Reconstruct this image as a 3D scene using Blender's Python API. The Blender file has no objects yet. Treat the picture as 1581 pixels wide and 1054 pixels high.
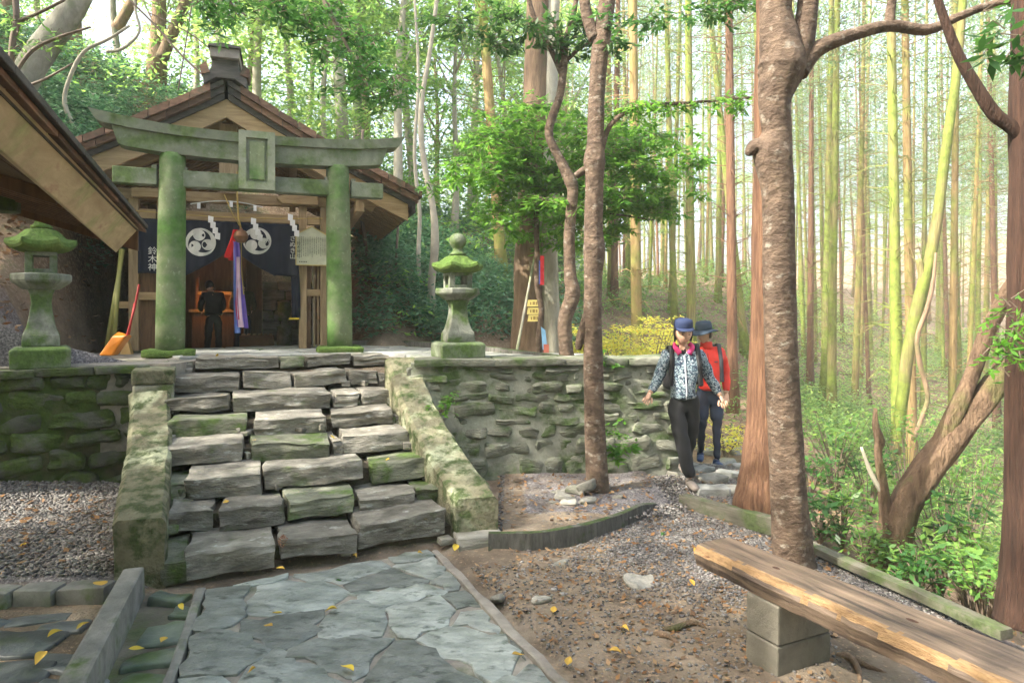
import bpy, math, random
import numpy as np
from mathutils import Vector, Matrix, noise
R = math.radians
C = bpy.context.scene.collection
sc = bpy.context.scene
random.seed(7)

# ---------------------------------------------------------------- camera, sky, sun, exposure
F = 1054.0                      # focal length in photo pixels (24 mm on 36 mm)
CX, HY, EYE = 790.5, 485.0, 1.6
cam = bpy.data.cameras.new('camera'); camo = bpy.data.objects.new('camera', cam); C.objects.link(camo)
cam.sensor_width = 36; cam.lens = 24; cam.clip_start = .05; cam.clip_end = 1000
camo.location = (0, 0, EYE); camo.rotation_euler = (R(90), 0, 0)
cam.shift_y = -(527 - HY) / 1581.0
sc.camera = camo
world = bpy.data.worlds.new('World'); sc.world = world; world.use_nodes = True
TO_SUN = Vector((-.66, -.30, .72)).normalized()
wn = world.node_tree; bg = wn.nodes['Background']; sky = wn.nodes.new('ShaderNodeTexSky')
sky.sky_type = 'NISHITA'; sky.sun_disc = False
sky.sun_elevation = math.asin(TO_SUN.z); sky.sun_rotation = math.atan2(TO_SUN.x, TO_SUN.y)
sky.air_density = 1.0; sky.dust_density = 7.0; sky.ozone_density = 1.0
wn.links.new(sky.outputs[0], bg.inputs[0]); bg.inputs[1].default_value = .15
sun = bpy.data.lights.new('sun', 'SUN'); suno = bpy.data.objects.new('sun', sun); C.objects.link(suno)
sun.energy = 3.2; sun.angle = R(.6); sun.color = (1, .93, .80)
suno.rotation_euler = TO_SUN.to_track_quat('Z', 'Y').to_euler()
sc.view_settings.view_transform = 'Standard'; sc.view_settings.look = 'None'
sc.view_settings.exposure = 2.28; sc.view_settings.gamma = 1
sc.cycles.max_bounces = 7; sc.cycles.diffuse_bounces = 4; sc.cycles.transmission_bounces = 5; sc.cycles.transparent_max_bounces = 8
sc.cycles.volume_bounces = 1; sc.cycles.use_denoising = True
sc.cycles.sample_clamp_indirect = 6

def G(px, py, z=0.0):
    Y = (EYE - z) * F / (py - HY); return Vector(((px - CX) / F * Y, Y, z))
def P(px, py, Y):
    return Vector(((px - CX) / F * Y, Y, EYE - (py - HY) / F * Y))

# ---------------------------------------------------------------- helpers
def tag(o, label=None, cat=None, group=None, kind=None):
    if label: o['label'] = label
    if cat: o['category'] = cat
    if group: o['group'] = group
    if kind: o['kind'] = kind
    return o
def thing(name, label, cat, loc=(0, 0, 0), rz=0.0, group=None):
    o = bpy.data.objects.new(name, None); C.objects.link(o); o.empty_display_size = .1
    o.location = loc; o.rotation_euler = (0, 0, rz)
    return tag(o, label, cat, group)
def link(name, me, parent=None, loc=None, rot=None, scale=None):
    o = bpy.data.objects.new(name, me); C.objects.link(o); o.parent = parent
    if loc is not None: o.location = loc
    if rot is not None: o.rotation_euler = rot
    if scale is not None: o.scale = scale
    return o
def np_mesh(name, verts, quads=None, tris=None, mat=None, smooth=False):
    me = bpy.data.meshes.new(name)
    verts = np.asarray(verts, dtype=np.float32)
    me.vertices.add(len(verts)); me.vertices.foreach_set('co', verts.ravel())
    loops = []; starts = []; n = 0; totals = []
    if quads is not None and len(quads):
        q = np.asarray(quads, dtype=np.int32); loops.append(q.ravel()); starts.append(np.arange(len(q)) * 4); n = len(q) * 4
    if tris is not None and len(tris):
        t = np.asarray(tris, dtype=np.int32); loops.append(t.ravel()); starts.append(np.arange(len(t)) * 3 + n)
    L = np.concatenate(loops).astype(np.int32); S = np.concatenate(starts).astype(np.int32)
    me.loops.add(len(L)); me.loops.foreach_set('vertex_index', L)
    me.polygons.add(len(S)); me.polygons.foreach_set('loop_start', S)
    if smooth: me.polygons.foreach_set('use_smooth', np.ones(len(S), dtype=bool))
    me.update(calc_edges=True)
    if mat: me.materials.append(mat)
    return me
class MB:
    def __init__(s): s.v = []; s.f = []
    def add(s, vs, fs, M=None):
        b = len(s.v)
        s.v += [tuple(M @ Vector(v)) if M else tuple(v) for v in vs]
        s.f += [tuple(i + b for i in f) for f in fs]; return s
    def box(s, x0, x1, y0, y1, z0, z1, M=None):
        vs = [(x, y, z) for z in (z0, z1) for y in (y0, y1) for x in (x0, x1)]
        return s.add(vs, [(0, 2, 3, 1), (4, 5, 7, 6), (0, 1, 5, 4), (2, 6, 7, 3), (0, 4, 6, 2), (1, 3, 7, 5)], M)
    def hexa(s, lo, hi):            # 4 lower pts, 4 upper pts (ccw from above)
        return s.add(list(lo) + list(hi), [(3, 2, 1, 0), (4, 5, 6, 7), (0, 1, 5, 4), (1, 2, 6, 5), (2, 3, 7, 6), (3, 0, 4, 7)])
    def bar(s, a, b, w, h, up=(0, 0, 1)):
        a = Vector(a); b = Vector(b); d = (b - a).normalized(); u = Vector(up); r = d.cross(u).normalized(); u = r.cross(d)
        vs = [p + r * x * w / 2 + u * y * h / 2 for p in (a, b) for x, y in ((-1, -1), (1, -1), (1, 1), (-1, 1))]
        return s.add(vs, [(0, 1, 2, 3), (7, 6, 5, 4), (0, 4, 5, 1), (1, 5, 6, 2), (2, 6, 7, 3), (3, 7, 4, 0)])
    def prism(s, poly, y0, y1):     # poly in (x,z), extruded along y
        n = len(poly); vs = [(x, y0, z) for x, z in poly] + [(x, y1, z) for x, z in poly]
        fs = [tuple(range(n)), tuple(range(2 * n - 1, n - 1, -1))] + [(i, i + n, (i + 1) % n + n, (i + 1) % n) for i in range(n)]
        return s.add(vs, fs)
    def slab(s, poly, z0, z1):      # poly in (x,y) extruded along z
        n = len(poly); vs = [(x, y, z0) for x, y in poly] + [(x, y, z1) for x, y in poly]
        fs = [tuple(range(n - 1, -1, -1)), tuple(range(n, 2 * n))] + [(i, (i + 1) % n, (i + 1) % n + n, i + n) for i in range(n)]
        return s.add(vs, fs)
    def tube(s, pts, rad, n=8, wob=0.0, seed=0, cap=True):
        pts = [Vector(p) for p in pts]; k = len(pts)
        if not hasattr(rad, '__len__'): rad = [rad] * k
        ref = Vector((.13, .21, 1)).normalized(); vs = []
        d0 = (pts[1] - pts[0]).normalized()
        r = d0.cross(ref)
        if r.length < .1: r = d0.cross(Vector((1, 0, 0)))
        r.normalize()
        for i, p in enumerate(pts):
            d = (pts[min(i + 1, k - 1)] - pts[max(i - 1, 0)]).normalized()
            r = (r - d * r.dot(d)).normalized(); u = d.cross(r)
            for j in range(n):
                a = 2 * math.pi * j / n; q = r * math.cos(a) + u * math.sin(a)
                rr = rad[i]
                if wob: rr *= 1 + wob * noise.noise(Vector((q.x * 1.6 + seed * 9.1, q.y * 1.6 + p.z * .7, q.z + p.z * 1.9))) + wob * .38 * noise.noise(Vector((q.x * 4 + seed, q.y * 4, p.z * 7)))
                vs.append(p + q * rr)
        fs = [(i * n + j, i * n + (j + 1) % n, (i + 1) * n + (j + 1) % n, (i + 1) * n + j) for i in range(k - 1) for j in range(n)]
        if cap: fs += [tuple(range(n - 1, -1, -1)), tuple((k - 1) * n + j for j in range(n))]
        return s.add(vs, fs)
    def lathe(s, prof, n=24, rot=0.0, M=None, sq=None):   # prof [(r,z)]
        vs = []; k = len(prof)
        for r, z in prof:
            for j in range(n):
                a = rot + 2 * math.pi * j / n; vs.append((r * math.cos(a), r * math.sin(a), z))
        fs = [(i * n + j, i * n + (j + 1) % n, (i + 1) * n + (j + 1) % n, (i + 1) * n + j) for i in range(k - 1) for j in range(n)]
        fs += [tuple(range(n - 1, -1, -1)), tuple((k - 1) * n + j for j in range(n))]
        return s.add(vs, fs, M)
    def mesh(s, name, mat=None, smooth=False):
        me = bpy.data.meshes.new(name); me.from_pydata([tuple(v) for v in s.v], [], s.f); me.update()
        if smooth: me.polygons.foreach_set('use_smooth', [True] * len(me.polygons))
        if mat: me.materials.append(mat)
        return me
    def build(s, name, mat=None, parent=None, smooth=False, bevel=0, **k):
        o = link(name, s.mesh(name, mat, smooth), parent, **k)
        if bevel:
            m = o.modifiers.new('bevel', 'BEVEL'); m.width = bevel; m.segments = 2; m.limit_method = 'ANGLE'; m.angle_limit = R(35)
        return o
def catmull(pts, m=4):
    pts = [Vector(p) for p in pts]; out = []
    for i in range(len(pts) - 1):
        a, b, c, d = pts[max(i - 1, 0)], pts[i], pts[i + 1], pts[min(i + 2, len(pts) - 1)]
        for k in range(m):
            t = k / m
            out.append(.5 * ((2 * b) + (c - a) * t + (2 * a - 5 * b + 4 * c - d) * t * t + (3 * b - a - 3 * c + d) * t ** 3))
    out.append(pts[-1]); return out
def lerp_list(v, n):
    x = np.linspace(0, len(v) - 1, n); return list(np.interp(x, range(len(v)), v))
def fbm(p, o=3): return noise.fractal(p, 1.0, 2.0, o)

def rock_mesh(name, w, d, h, seed, mat, n=(5, 3, 3), rough=.03, rnd=.25, strata=.0, lean=0.0):
    """an irregular quarried block centred on x,y with its bottom at z=0; rounded edges, noise, thin layers on the sides"""
    nx, ny, nz = [max(3, q) for q in n]; idx = {}; V = []; Fc = []
    er = min(.9, max(.012, rnd * min(w, d, h) / 2 * .8))
    def ax(i, m, half):
        if i == 0: return -1.0
        if i == m: return 1.0
        e = 1 - min(.45, er / half); return -e + 2 * e * (i - 1) / (m - 2) if m > 2 else 0.0
    def vid(i, j, k):
        if (i, j, k) not in idx: idx[(i, j, k)] = len(V); V.append((ax(i, nx, w / 2), ax(j, ny, d / 2), ax(k, nz, h / 2)))
        return idx[(i, j, k)]
    for i in range(nx):
        for j in range(ny):
            Fc.append((vid(i, j, 0), vid(i, j + 1, 0), vid(i + 1, j + 1, 0), vid(i + 1, j, 0)))
            Fc.append((vid(i, j, nz), vid(i + 1, j, nz), vid(i + 1, j + 1, nz), vid(i, j + 1, nz)))
    for i in range(nx):
        for k in range(nz):
            Fc.append((vid(i, 0, k), vid(i + 1, 0, k), vid(i + 1, 0, k + 1), vid(i, 0, k + 1)))
            Fc.append((vid(i, ny, k), vid(i, ny, k + 1), vid(i + 1, ny, k + 1), vid(i + 1, ny, k)))
    for j in range(ny):
        for k in range(nz):
            Fc.append((vid(0, j, k), vid(0, j, k + 1), vid(0, j + 1, k + 1), vid(0, j + 1, k)))
            Fc.append((vid(nx, j, k), vid(nx, j + 1, k), vid(nx, j + 1, k + 1), vid(nx, j, k + 1)))
    S = Vector((seed * 3.17 % 50, seed * 7.7 % 50, seed * 1.3 % 50)); out = []
    hw, hd, hh = w / 2, d / 2, h / 2; rr = rnd * min(hw, hd, hh)
    tx = (noise.noise(S) * .12, noise.noise(S + Vector((5, 0, 0))) * .12)
    for (a, b, c) in V:
        p = Vector((a * hw, b * hd, c * hh))
        q = Vector((max(-hw + rr, min(hw - rr, p.x)), max(-hd + rr, min(hd - rr, p.y)), max(-hh + rr, min(hh - rr, p.z))))
        dlt = p - q
        if dlt.length > 0: p = q + dlt.normalized() * min(dlt.length, rr)
        m = max(w, .3)
        g = Vector((noise.noise(p * 2.2 / m + S), noise.noise(p * 2.2 / m + S * 1.7), noise.noise(p * 2.2 / m - S)))
        f = Vector((noise.noise(p * 11 + S), noise.noise(p * 11 + S * 2), noise.noise(p * 9 - S)))
        p = p + Vector((g.x * rough * 1.6, g.y * rough * 2, g.z * rough * .8)) + f * rough * .45
        if strata and abs(c) < .99: p.y += strata * noise.noise(Vector((p.x * 2 + seed, 3, c * 9 + p.x * 3)))
        p.x += c * hh * tx[0] * 1.5 ; p.z += a * hh * tx[1] * 1.5 + lean * a
        p.z += hh; out.append(p)
    me = bpy.data.meshes.new(name); me.from_pydata(out, [], Fc); me.update(); me.materials.append(mat)
    me.polygons.foreach_set('use_smooth', [True] * len(me.polygons))
    me.set_sharp_from_angle(angle=R(38)) if hasattr(me, 'set_sharp_from_angle') else None
    return me

def skin_mesh(name, verts, edges, radii, mat, sub=2, root=0):
    me = bpy.data.meshes.new(name + '_tmp'); me.from_pydata([tuple(v) for v in verts], edges, []); me.update()
    o = bpy.data.objects.new(name + '_tmp', me); C.objects.link(o)
    sk = o.modifiers.new('skin', 'SKIN'); sk.use_smooth_shade = True
    sv = me.skin_vertices[0].data
    for i, r in enumerate(radii):
        sv[i].radius = (r, r) if not hasattr(r, '__len__') else r
        sv[i].use_root = (i == root)
    if sub: m = o.modifiers.new('sub', 'SUBSURF'); m.levels = sub; m.render_levels = sub
    dg = bpy.context.evaluated_depsgraph_get(); dg.update()
    out = bpy.data.meshes.new_from_object(o.evaluated_get(dg), depsgraph=dg); out.name = name
    C.objects.unlink(o); bpy.data.objects.remove(o); bpy.data.meshes.remove(me)
    out.materials.clear(); out.materials.append(mat)
    for p in out.polygons: p.use_smooth = True
    return out
def join_meshes(name, meshes):
    """several meshes (each with one material) into one"""
    V = []; Fs = []; MI = []; mats = []
    for me in meshes:
        b = len(V); V += [tuple(v.co) for v in me.vertices]
        m = me.materials[0]
        if m not in mats: mats.append(m)
        for p in me.polygons: Fs.append(tuple(i + b for i in p.vertices)); MI.append(mats.index(m))
    out = bpy.data.meshes.new(name); out.from_pydata(V, [], Fs); out.update()
    for m in mats: out.materials.append(m)
    out.polygons.foreach_set('material_index', MI); out.polygons.foreach_set('use_smooth', [True] * len(Fs))
    return out

# ---------------------------------------------------------------- materials
def nd(nt, t, **k):
    n = nt.nodes.new(t)
    for a, b in k.items():
        if a.startswith('i_'): n.inputs[a[2:].replace('_', ' ')].default_value = b
        else: setattr(n, a, b)
    return n
def ramp(nt, src, stops):
    r = nt.nodes.new('ShaderNodeValToRGB'); e = r.color_ramp.elements
    while len(e) < len(stops): e.new(.5)
    for el, (p, c) in zip(e, stops):
        el.position = p; el.color = (*c, 1) if hasattr(c, '__len__') else (c, c, c, 1)
    nt.links.new(src, r.inputs[0]); return r
def mixc(nt, fac, a, b):
    m = nt.nodes.new('ShaderNodeMix'); m.data_type = 'RGBA'
    for s, v in ((m.inputs[0], fac), (m.inputs[6], a), (m.inputs[7], b)):
        if hasattr(v, 'links'): nt.links.new(v, s)
        elif hasattr(v, '__len__'): s.default_value = (*v, 1)
        else: s.default_value = v
    return m.outputs[2]
def material(name, c1, c2, scale=6, rough=.8, bump=.3, bscale=30, stretch=(1, 1, 1), moss=None, moss_amt=.5, mscale=3, moss_up=False,
             spots=None, sscale=20, spot_amt=.35, var=.25, bdist=.01, spec=.4, wet=False, rot=(0, 0, 0), cracks=0, coord='Object', wear_toplight=None):
    m = bpy.data.materials.new(name); m.use_nodes = True; nt = m.node_tree; b = nt.nodes['Principled BSDF']
    tc = nd(nt, 'ShaderNodeTexCoord'); mp = nd(nt, 'ShaderNodeMapping'); mp.inputs['Scale'].default_value = stretch; mp.inputs['Rotation'].default_value = rot
    oi = nd(nt, 'ShaderNodeObjectInfo'); ad = nd(nt, 'ShaderNodeVectorMath', operation='ADD'); sm = nd(nt, 'ShaderNodeVectorMath', operation='SCALE')
    cx = nd(nt, 'ShaderNodeCombineXYZ'); 
    for k in range(3): nt.links.new(oi.outputs['Random'], cx.inputs[k])
    nt.links.new(cx.outputs[0], sm.inputs[0]); sm.inputs['Scale'].default_value = 37.0
    nt.links.new(tc.outputs[coord], ad.inputs[0]); nt.links.new(sm.outputs[0], ad.inputs[1]); nt.links.new(ad.outputs[0], mp.inputs[0])
    def noi(s, det=6, vec=None, dist=0):
        n = nd(nt, 'ShaderNodeTexNoise'); n.inputs['Scale'].default_value = s; n.inputs['Detail'].default_value = det; n.inputs['Distortion'].default_value = dist
        n.inputs['Roughness'].default_value = .62
        nt.links.new(vec or mp.outputs[0], n.inputs[0]); return n.outputs[0]
    n1 = noi(scale, dist=.4)
    mid = tuple((a + c) / 2 for a, c in zip(c1, c2))
    col = ramp(nt, n1, [(.30, c1), (.5, mid), (.68, c2)]).outputs[0]
    if spots is not None:
        r = ramp(nt, noi(sscale, 4), [(1 - spot_amt - .08, 0), (1 - spot_amt + .04, 1)]) ; col = mixc(nt, r.outputs[0], col, spots)
    if cracks:
        v = nd(nt, 'ShaderNodeTexVoronoi', feature='DISTANCE_TO_EDGE'); v.inputs['Scale'].default_value = cracks; nt.links.new(mp.outputs[0], v.inputs[0])
        r = ramp(nt, v.outputs[0], [(0, .55), (.04, 1)]); mm = nd(nt, 'ShaderNodeMix', data_type='RGBA', blend_type='MULTIPLY'); mm.inputs[0].default_value = .7
        nt.links.new(col, mm.inputs[6]); nt.links.new(r.outputs[0], mm.inputs[7]); col = mm.outputs[2]
    if wear_toplight is not None:        # upper faces paler from foot wear plus top light painted in, broken up by noise
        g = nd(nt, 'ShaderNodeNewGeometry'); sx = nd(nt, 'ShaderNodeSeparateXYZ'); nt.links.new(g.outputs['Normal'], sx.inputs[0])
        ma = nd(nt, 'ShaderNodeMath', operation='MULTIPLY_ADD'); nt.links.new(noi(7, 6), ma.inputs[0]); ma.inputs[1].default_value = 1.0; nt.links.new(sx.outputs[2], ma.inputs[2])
        r = ramp(nt, ma.outputs[0], [(1.0, 0), (1.5, .75)]); col = mixc(nt, r.outputs[0], col, wear_toplight)
    if moss is not None:
        mn = noi(mscale, 5, ad.outputs[0])
        if moss_up:
            g = nd(nt, 'ShaderNodeNewGeometry'); sx = nd(nt, 'ShaderNodeSeparateXYZ'); nt.links.new(g.outputs['Normal'], sx.inputs[0])
            ma = nd(nt, 'ShaderNodeMath', operation='MULTIPLY_ADD'); nt.links.new(sx.outputs[2], ma.inputs[0]); ma.inputs[1].default_value = moss_up; nt.links.new(mn, ma.inputs[2]); mn = ma.outputs[0]
        t = .5 + (.5 - moss_amt) * .5
        r = ramp(nt, mn, [(t - .06, 0), (t + .09, 1)])
        m2 = tuple(x * .5 for x in moss); mc = ramp(nt, noi(mscale * 7, 4, ad.outputs[0]), [(.3, m2), (.7, moss)])
        col = mixc(nt, r.outputs[0], col, mc.outputs[0])
    if var:
        hs = nd(nt, 'ShaderNodeHueSaturation'); mr = nd(nt, 'ShaderNodeMapRange'); nt.links.new(oi.outputs['Random'], mr.inputs[0])
        mr.inputs[3].default_value = 1 - var; mr.inputs[4].default_value = 1 + var; nt.links.new(mr.outputs[0], hs.inputs['Value']); nt.links.new(col, hs.inputs['Color']); col = hs.outputs[0]
    nt.links.new(col, b.inputs['Base Color'])
    b.inputs['Specular IOR Level'].default_value = spec
    if wet:
        r = ramp(nt, noi(scale * .6, 3), [(.35, rough * .55), (.6, rough)]); nt.links.new(r.outputs[0], b.inputs['Roughness'])
    else: b.inputs['Roughness'].default_value = rough
    if bump:
        bp = nd(nt, 'ShaderNodeBump'); bp.inputs['Strength'].default_value = bump; bp.inputs['Distance'].default_value = bdist
        nn = noi(bscale, 8); nt.links.new(nn, bp.inputs['Height']); nt.links.new(bp.outputs[0], b.inputs['Normal'])
    return m
def plain(name, c, rough=.7, metal=0, emit=0, spec=.4, bump=0, bscale=200):
    m = bpy.data.materials.new(name); m.use_nodes = True; nt = m.node_tree; b = nt.nodes['Principled BSDF']
    n = nd(nt, 'ShaderNodeTexNoise'); n.inputs['Scale'].default_value = 9; n.inputs['Detail'].default_value = 5
    tc = nd(nt, 'ShaderNodeTexCoord'); nt.links.new(tc.outputs['Object'], n.inputs[0])
    r = ramp(nt, n.outputs[0], [(.3, tuple(x * .82 for x in c)), (.7, tuple(min(1, x * 1.12) for x in c))])
    nt.links.new(r.outputs[0], b.inputs['Base Color']); b.inputs['Roughness'].default_value = rough; b.inputs['Metallic'].default_value = metal
    b.inputs['Specular IOR Level'].default_value = spec
    if bump:
        n2 = nd(nt, 'ShaderNodeTexNoise'); n2.inputs['Scale'].default_value = bscale; nt.links.new(tc.outputs['Object'], n2.inputs[0])
        bp = nd(nt, 'ShaderNodeBump'); bp.inputs['Strength'].default_value = bump; bp.inputs['Distance'].default_value = .004
        nt.links.new(n2.outputs[0], bp.inputs['Height']); nt.links.new(bp.outputs[0], b.inputs['Normal'])
    if emit: b.inputs['Emission Color'].default_value = (*c, 1); b.inputs['Emission Strength'].default_value = emit
    return m
def leaf_mat(name, cols, trans=.45, rough=.45, spec=.5, big=None):
    m = bpy.data.materials.new(name); m.use_nodes = True; nt = m.node_tree; b = nt.nodes['Principled BSDF']; out = nt.nodes['Material Output']
    g = nd(nt, 'ShaderNodeNewGeometry'); k = len(cols)
    r = ramp(nt, g.outputs['Random Per Island'], [((i + .0) / max(1, k - 1), c) for i, c in enumerate(cols)])
    col = r.outputs[0]
    oi = nd(nt, 'ShaderNodeObjectInfo'); hs = nd(nt, 'ShaderNodeHueSaturation'); mr = nd(nt, 'ShaderNodeMapRange'); nt.links.new(oi.outputs['Random'], mr.inputs[0])
    mr.inputs[3].default_value = .75; mr.inputs[4].default_value = 1.25; nt.links.new(mr.outputs[0], hs.inputs['Value'])
    nt.links.new(col, hs.inputs['Color']); col = hs.outputs[0]
    nt.links.new(col, b.inputs['Base Color']); b.inputs['Roughness'].default_value = rough; b.inputs['Specular IOR Level'].default_value = spec
    t = nd(nt, 'ShaderNodeBsdfTranslucent'); h2 = nd(nt, 'ShaderNodeHueSaturation'); h2.inputs['Value'].default_value = 1.7; h2.inputs['Hue'].default_value = .485
    nt.links.new(col, h2.inputs['Color']); nt.links.new(h2.outputs[0], t.inputs[0])
    mx = nd(nt, 'ShaderNodeMixShader'); mx.inputs[0].default_value = trans
    nt.links.new(b.outputs[0], mx.inputs[1]); nt.links.new(t.outputs[0], mx.inputs[2]); nt.links.new(mx.outputs[0], out.inputs[0])
    return m
MOSS = (.13, .22, .025); MOSSD = (.045, .075, .018)
M = {}
M['slate'] = material('slate', (.16, .155, .13), (.33, .32, .28), 5, .7, .8, 14, (1, 1, 5), MOSS, .2, 2.2, False, spots=(.42, .42, .38), sscale=9, spot_amt=.3, bdist=.02)
M['step'] = material('step_slate', (.085, .078, .062), (.29, .275, .235), 5, .7, .9, 13, (1, 1.2, 2.6), (.12, .17, .05), .2, 3.6, False, spots=(.40, .41, .38), sscale=8, spot_amt=.32, bdist=.03, wear_toplight=(.36, .36, .335))
M['step_moss'] = material('step_slate_mossy', (.085, .09, .065), (.25, .26, .19), 5, .75, .9, 13, (1, 1.2, 2.6), (.11, .18, .04), .46, 4.6, False, spots=(.34, .35, .30), sscale=8, spot_amt=.3, bdist=.03, wear_toplight=(.31, .33, .28))
M['wallstone'] = material('wall_slate', (.10, .105, .08), (.27, .275, .22), 5, .75, 1.0, 14, (1, 1, 2.6), (.09, .15, .04), .40, 3.4, False, spots=(.38, .42, .38), sscale=7, spot_amt=.3, bdist=.03)
M['wallmoss'] = material('mossy_wall_stone', (.05, .055, .042), (.13, .135, .10), 5, .85, 1.0, 16, (1, 1, 2), (.075, .12, .02), .56, 4.5, False, bdist=.03)
M['mortar'] = material('old_mortar', (.15, .155, .125), (.34, .35, .29), 4, .9, .9, 18, moss=(.09, .14, .045), moss_amt=.46, mscale=2.5, bdist=.02)
M['mortar_moss'] = material('mossy_mortar', (.05, .05, .03), (.13, .12, .06), 4, .9, .9, 22, moss=(.07, .115, .02), moss_amt=.55, mscale=2.5, bdist=.02)
M['concrete'] = material('weathered_concrete', (.17, .165, .125), (.34, .33, .26), 5, .88, .9, 35, moss=(.12, .17, .04), moss_amt=.40, mscale=4, spots=(.44, .48, .33), sscale=3.2, spot_amt=.34, bdist=.02)
M['parapet'] = material('parapet_concrete', (.13, .12, .075), (.27, .26, .17), 6, .9, 1.0, 26, moss=(.085, .12, .04), moss_amt=.46, mscale=9, spots=(.40, .43, .29), sscale=2.4, spot_amt=.42, bdist=.04)
M['kerb'] = material('kerb_concrete', (.12, .12, .11), (.24, .24, .22), 8, .85, .6, 60, moss=(.08, .13, .03), moss_amt=.30, mscale=4)
M['darkkerb'] = material('dark_damp_kerb', (.06, .058, .052), (.17, .165, .15), 8, .8, 1.0, 30, moss=(.07, .11, .03), moss_amt=.26, mscale=8, moss_up=.2, stretch=(3, 3, .6))
M['flag'] = material('path_slate', (.115, .135, .12), (.33, .355, .335), 4.4, .55, 1.0, 12, (1.2, 2.0, 1), (.10, .12, .075), .2, 2.2, spots=(.075, .09, .08), sscale=9, spot_amt=.36, bdist=.016, wet=True, var=.45, spec=.5, rot=(0, 0, .35))
M['joint'] = material('path_mortar', (.13, .115, .10), (.28, .26, .225), 6, .85, .7, 60, moss=(.1, .12, .06), moss_amt=.28, mscale=3)
M['terrace'] = material('terrace_slab', (.19, .195, .18), (.38, .39, .37), 5, .6, .8, 16, moss=(.13, .19, .06), moss_amt=.30, mscale=3, var=.2, bdist=.015)
M['granite_moss'] = material('mossy_torii_stone', (.12, .145, .08), (.20, .24, .13), 5, .85, .5, 70, moss=(.085, .19, .035), moss_amt=.52, mscale=1.6, spots=(.27, .32, .2), sscale=22, spot_amt=.33, bdist=.006, var=.05)
M['torii_beam'] = material('torii_beam_stone', (.14, .155, .11), (.24, .26, .19), 5, .85, .5, 50, moss=(.12, .18, .055), moss_amt=.48, mscale=2.4, spots=(.31, .32, .28), sscale=16, spot_amt=.3, bdist=.006, var=.06)
M['lantern'] = material('lantern_granite', (.10, .11, .085), (.27, .285, .235), 9, .88, .9, 60, moss=(.10, .165, .045), moss_amt=.48, mscale=4, spots=(.09, .09, .08), sscale=26, spot_amt=.28, bdist=.01, var=.1)
M['lantern_moss'] = material('lantern_moss_cap', (.08, .13, .03), (.16, .24, .05), 9, .95, 1.0, 60, moss=(.10, .18, .03), moss_amt=.55, mscale=4, moss_up=.2, bdist=.02, var=.1)
M['granite_dark'] = material('dark_lantern_stone', (.09, .11, .07), (.2, .23, .16), 9, .88, .9, 60, moss=(.10, .17, .04), moss_amt=.5, mscale=4, bdist=.01, var=.1)
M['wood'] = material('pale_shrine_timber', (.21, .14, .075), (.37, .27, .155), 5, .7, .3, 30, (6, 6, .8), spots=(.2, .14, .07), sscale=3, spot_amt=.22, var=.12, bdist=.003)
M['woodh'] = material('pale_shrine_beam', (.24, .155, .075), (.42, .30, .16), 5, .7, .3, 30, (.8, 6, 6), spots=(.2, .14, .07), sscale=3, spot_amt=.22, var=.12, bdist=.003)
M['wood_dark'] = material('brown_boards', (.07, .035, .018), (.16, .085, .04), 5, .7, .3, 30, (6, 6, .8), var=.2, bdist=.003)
M['rafter'] = material('rafter_wood', (.20, .12, .055), (.33, .21, .10), 5, .7, .2, 30, (1, 6, 6), var=.2, bdist=.003)
M['shingle'] = material('red_brown_shingle', (.10, .052, .034), (.22, .13, .085), 6, .8, .6, 40, (1, 3, 5), moss=(.09, .10, .06), moss_amt=.25, mscale=5, var=.4)
M['roofdark'] = material('dark_roof_board', (.035, .032, .03), (.10, .09, .08), 6, .7, .5, 40, (1, 3, 5), var=.3)
M['fascia'] = material('weathered_fascia_board', (.34, .25, .15), (.56, .46, .28), 3.5, .75, .5, 26, (.8, 3, 3), moss=(.42, .44, .2), moss_amt=.30, mscale=3, spots=(.36, .22, .15), sscale=3.5, spot_amt=.34, var=0, bdist=.003)
M['soffit'] = material('brown_soffit_board', (.09, .055, .03), (.17, .11, .06), 5, .75, .3, 30, (.7, 5, 5), var=.1)
M['bench'] = material('worn_bench_plank', (.060, .042, .030), (.215, .155, .11), 3, .5, .9, 16, (.7, 8, 8), spots=(.045, .032, .026), sscale=2.2, spot_amt=.40, var=0, bdist=.006, spec=.45)
M['bench_edge'] = material('split_orange_wood', (.19, .11, .05), (.40, .26, .13), 6, .7, 1.0, 30, (1.5, 6, 6), spots=(.16, .08, .04), sscale=9, spot_amt=.36, var=0, bdist=.01)
M['block'] = material('bench_block_concrete', (.13, .12, .095), (.27, .25, .20), 5, .9, .6, 90, moss=(.12, .13, .06), moss_amt=.3, mscale=2)
M['bark_smooth'] = material('smooth_brown_bark', (.050, .032, .022), (.165, .115, .080), 7, .85, 1.0, 15, (1.3, 1.3, 1.8), spots=(.24, .21, .17), sscale=9, spot_amt=.34, var=.06, bdist=.03)
M['bark_grey'] = material('pale_grey_bark', (.20, .19, .15), (.40, .38, .31), 4, .8, .6, 30, (2, 2, .7), moss=(.15, .2, .07), moss_amt=.36, mscale=2, bdist=.012)
M['bark_brown'] = material('brown_fissured_bark', (.12, .08, .05), (.28, .19, .12), 5, .85, 1.0, 26, (3, 3, .5), moss=(.13, .15, .05), moss_amt=.32, mscale=1.6, bdist=.02)
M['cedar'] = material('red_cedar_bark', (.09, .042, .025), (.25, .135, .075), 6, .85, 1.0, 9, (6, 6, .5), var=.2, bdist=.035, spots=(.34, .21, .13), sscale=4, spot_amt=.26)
M['cedar_near'] = material('dark_cedar_bark', (.026, .013, .009), (.085, .042, .026), 6, .85, 1.0, 9, (6, 6, .5), var=.1, bdist=.035)
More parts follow.
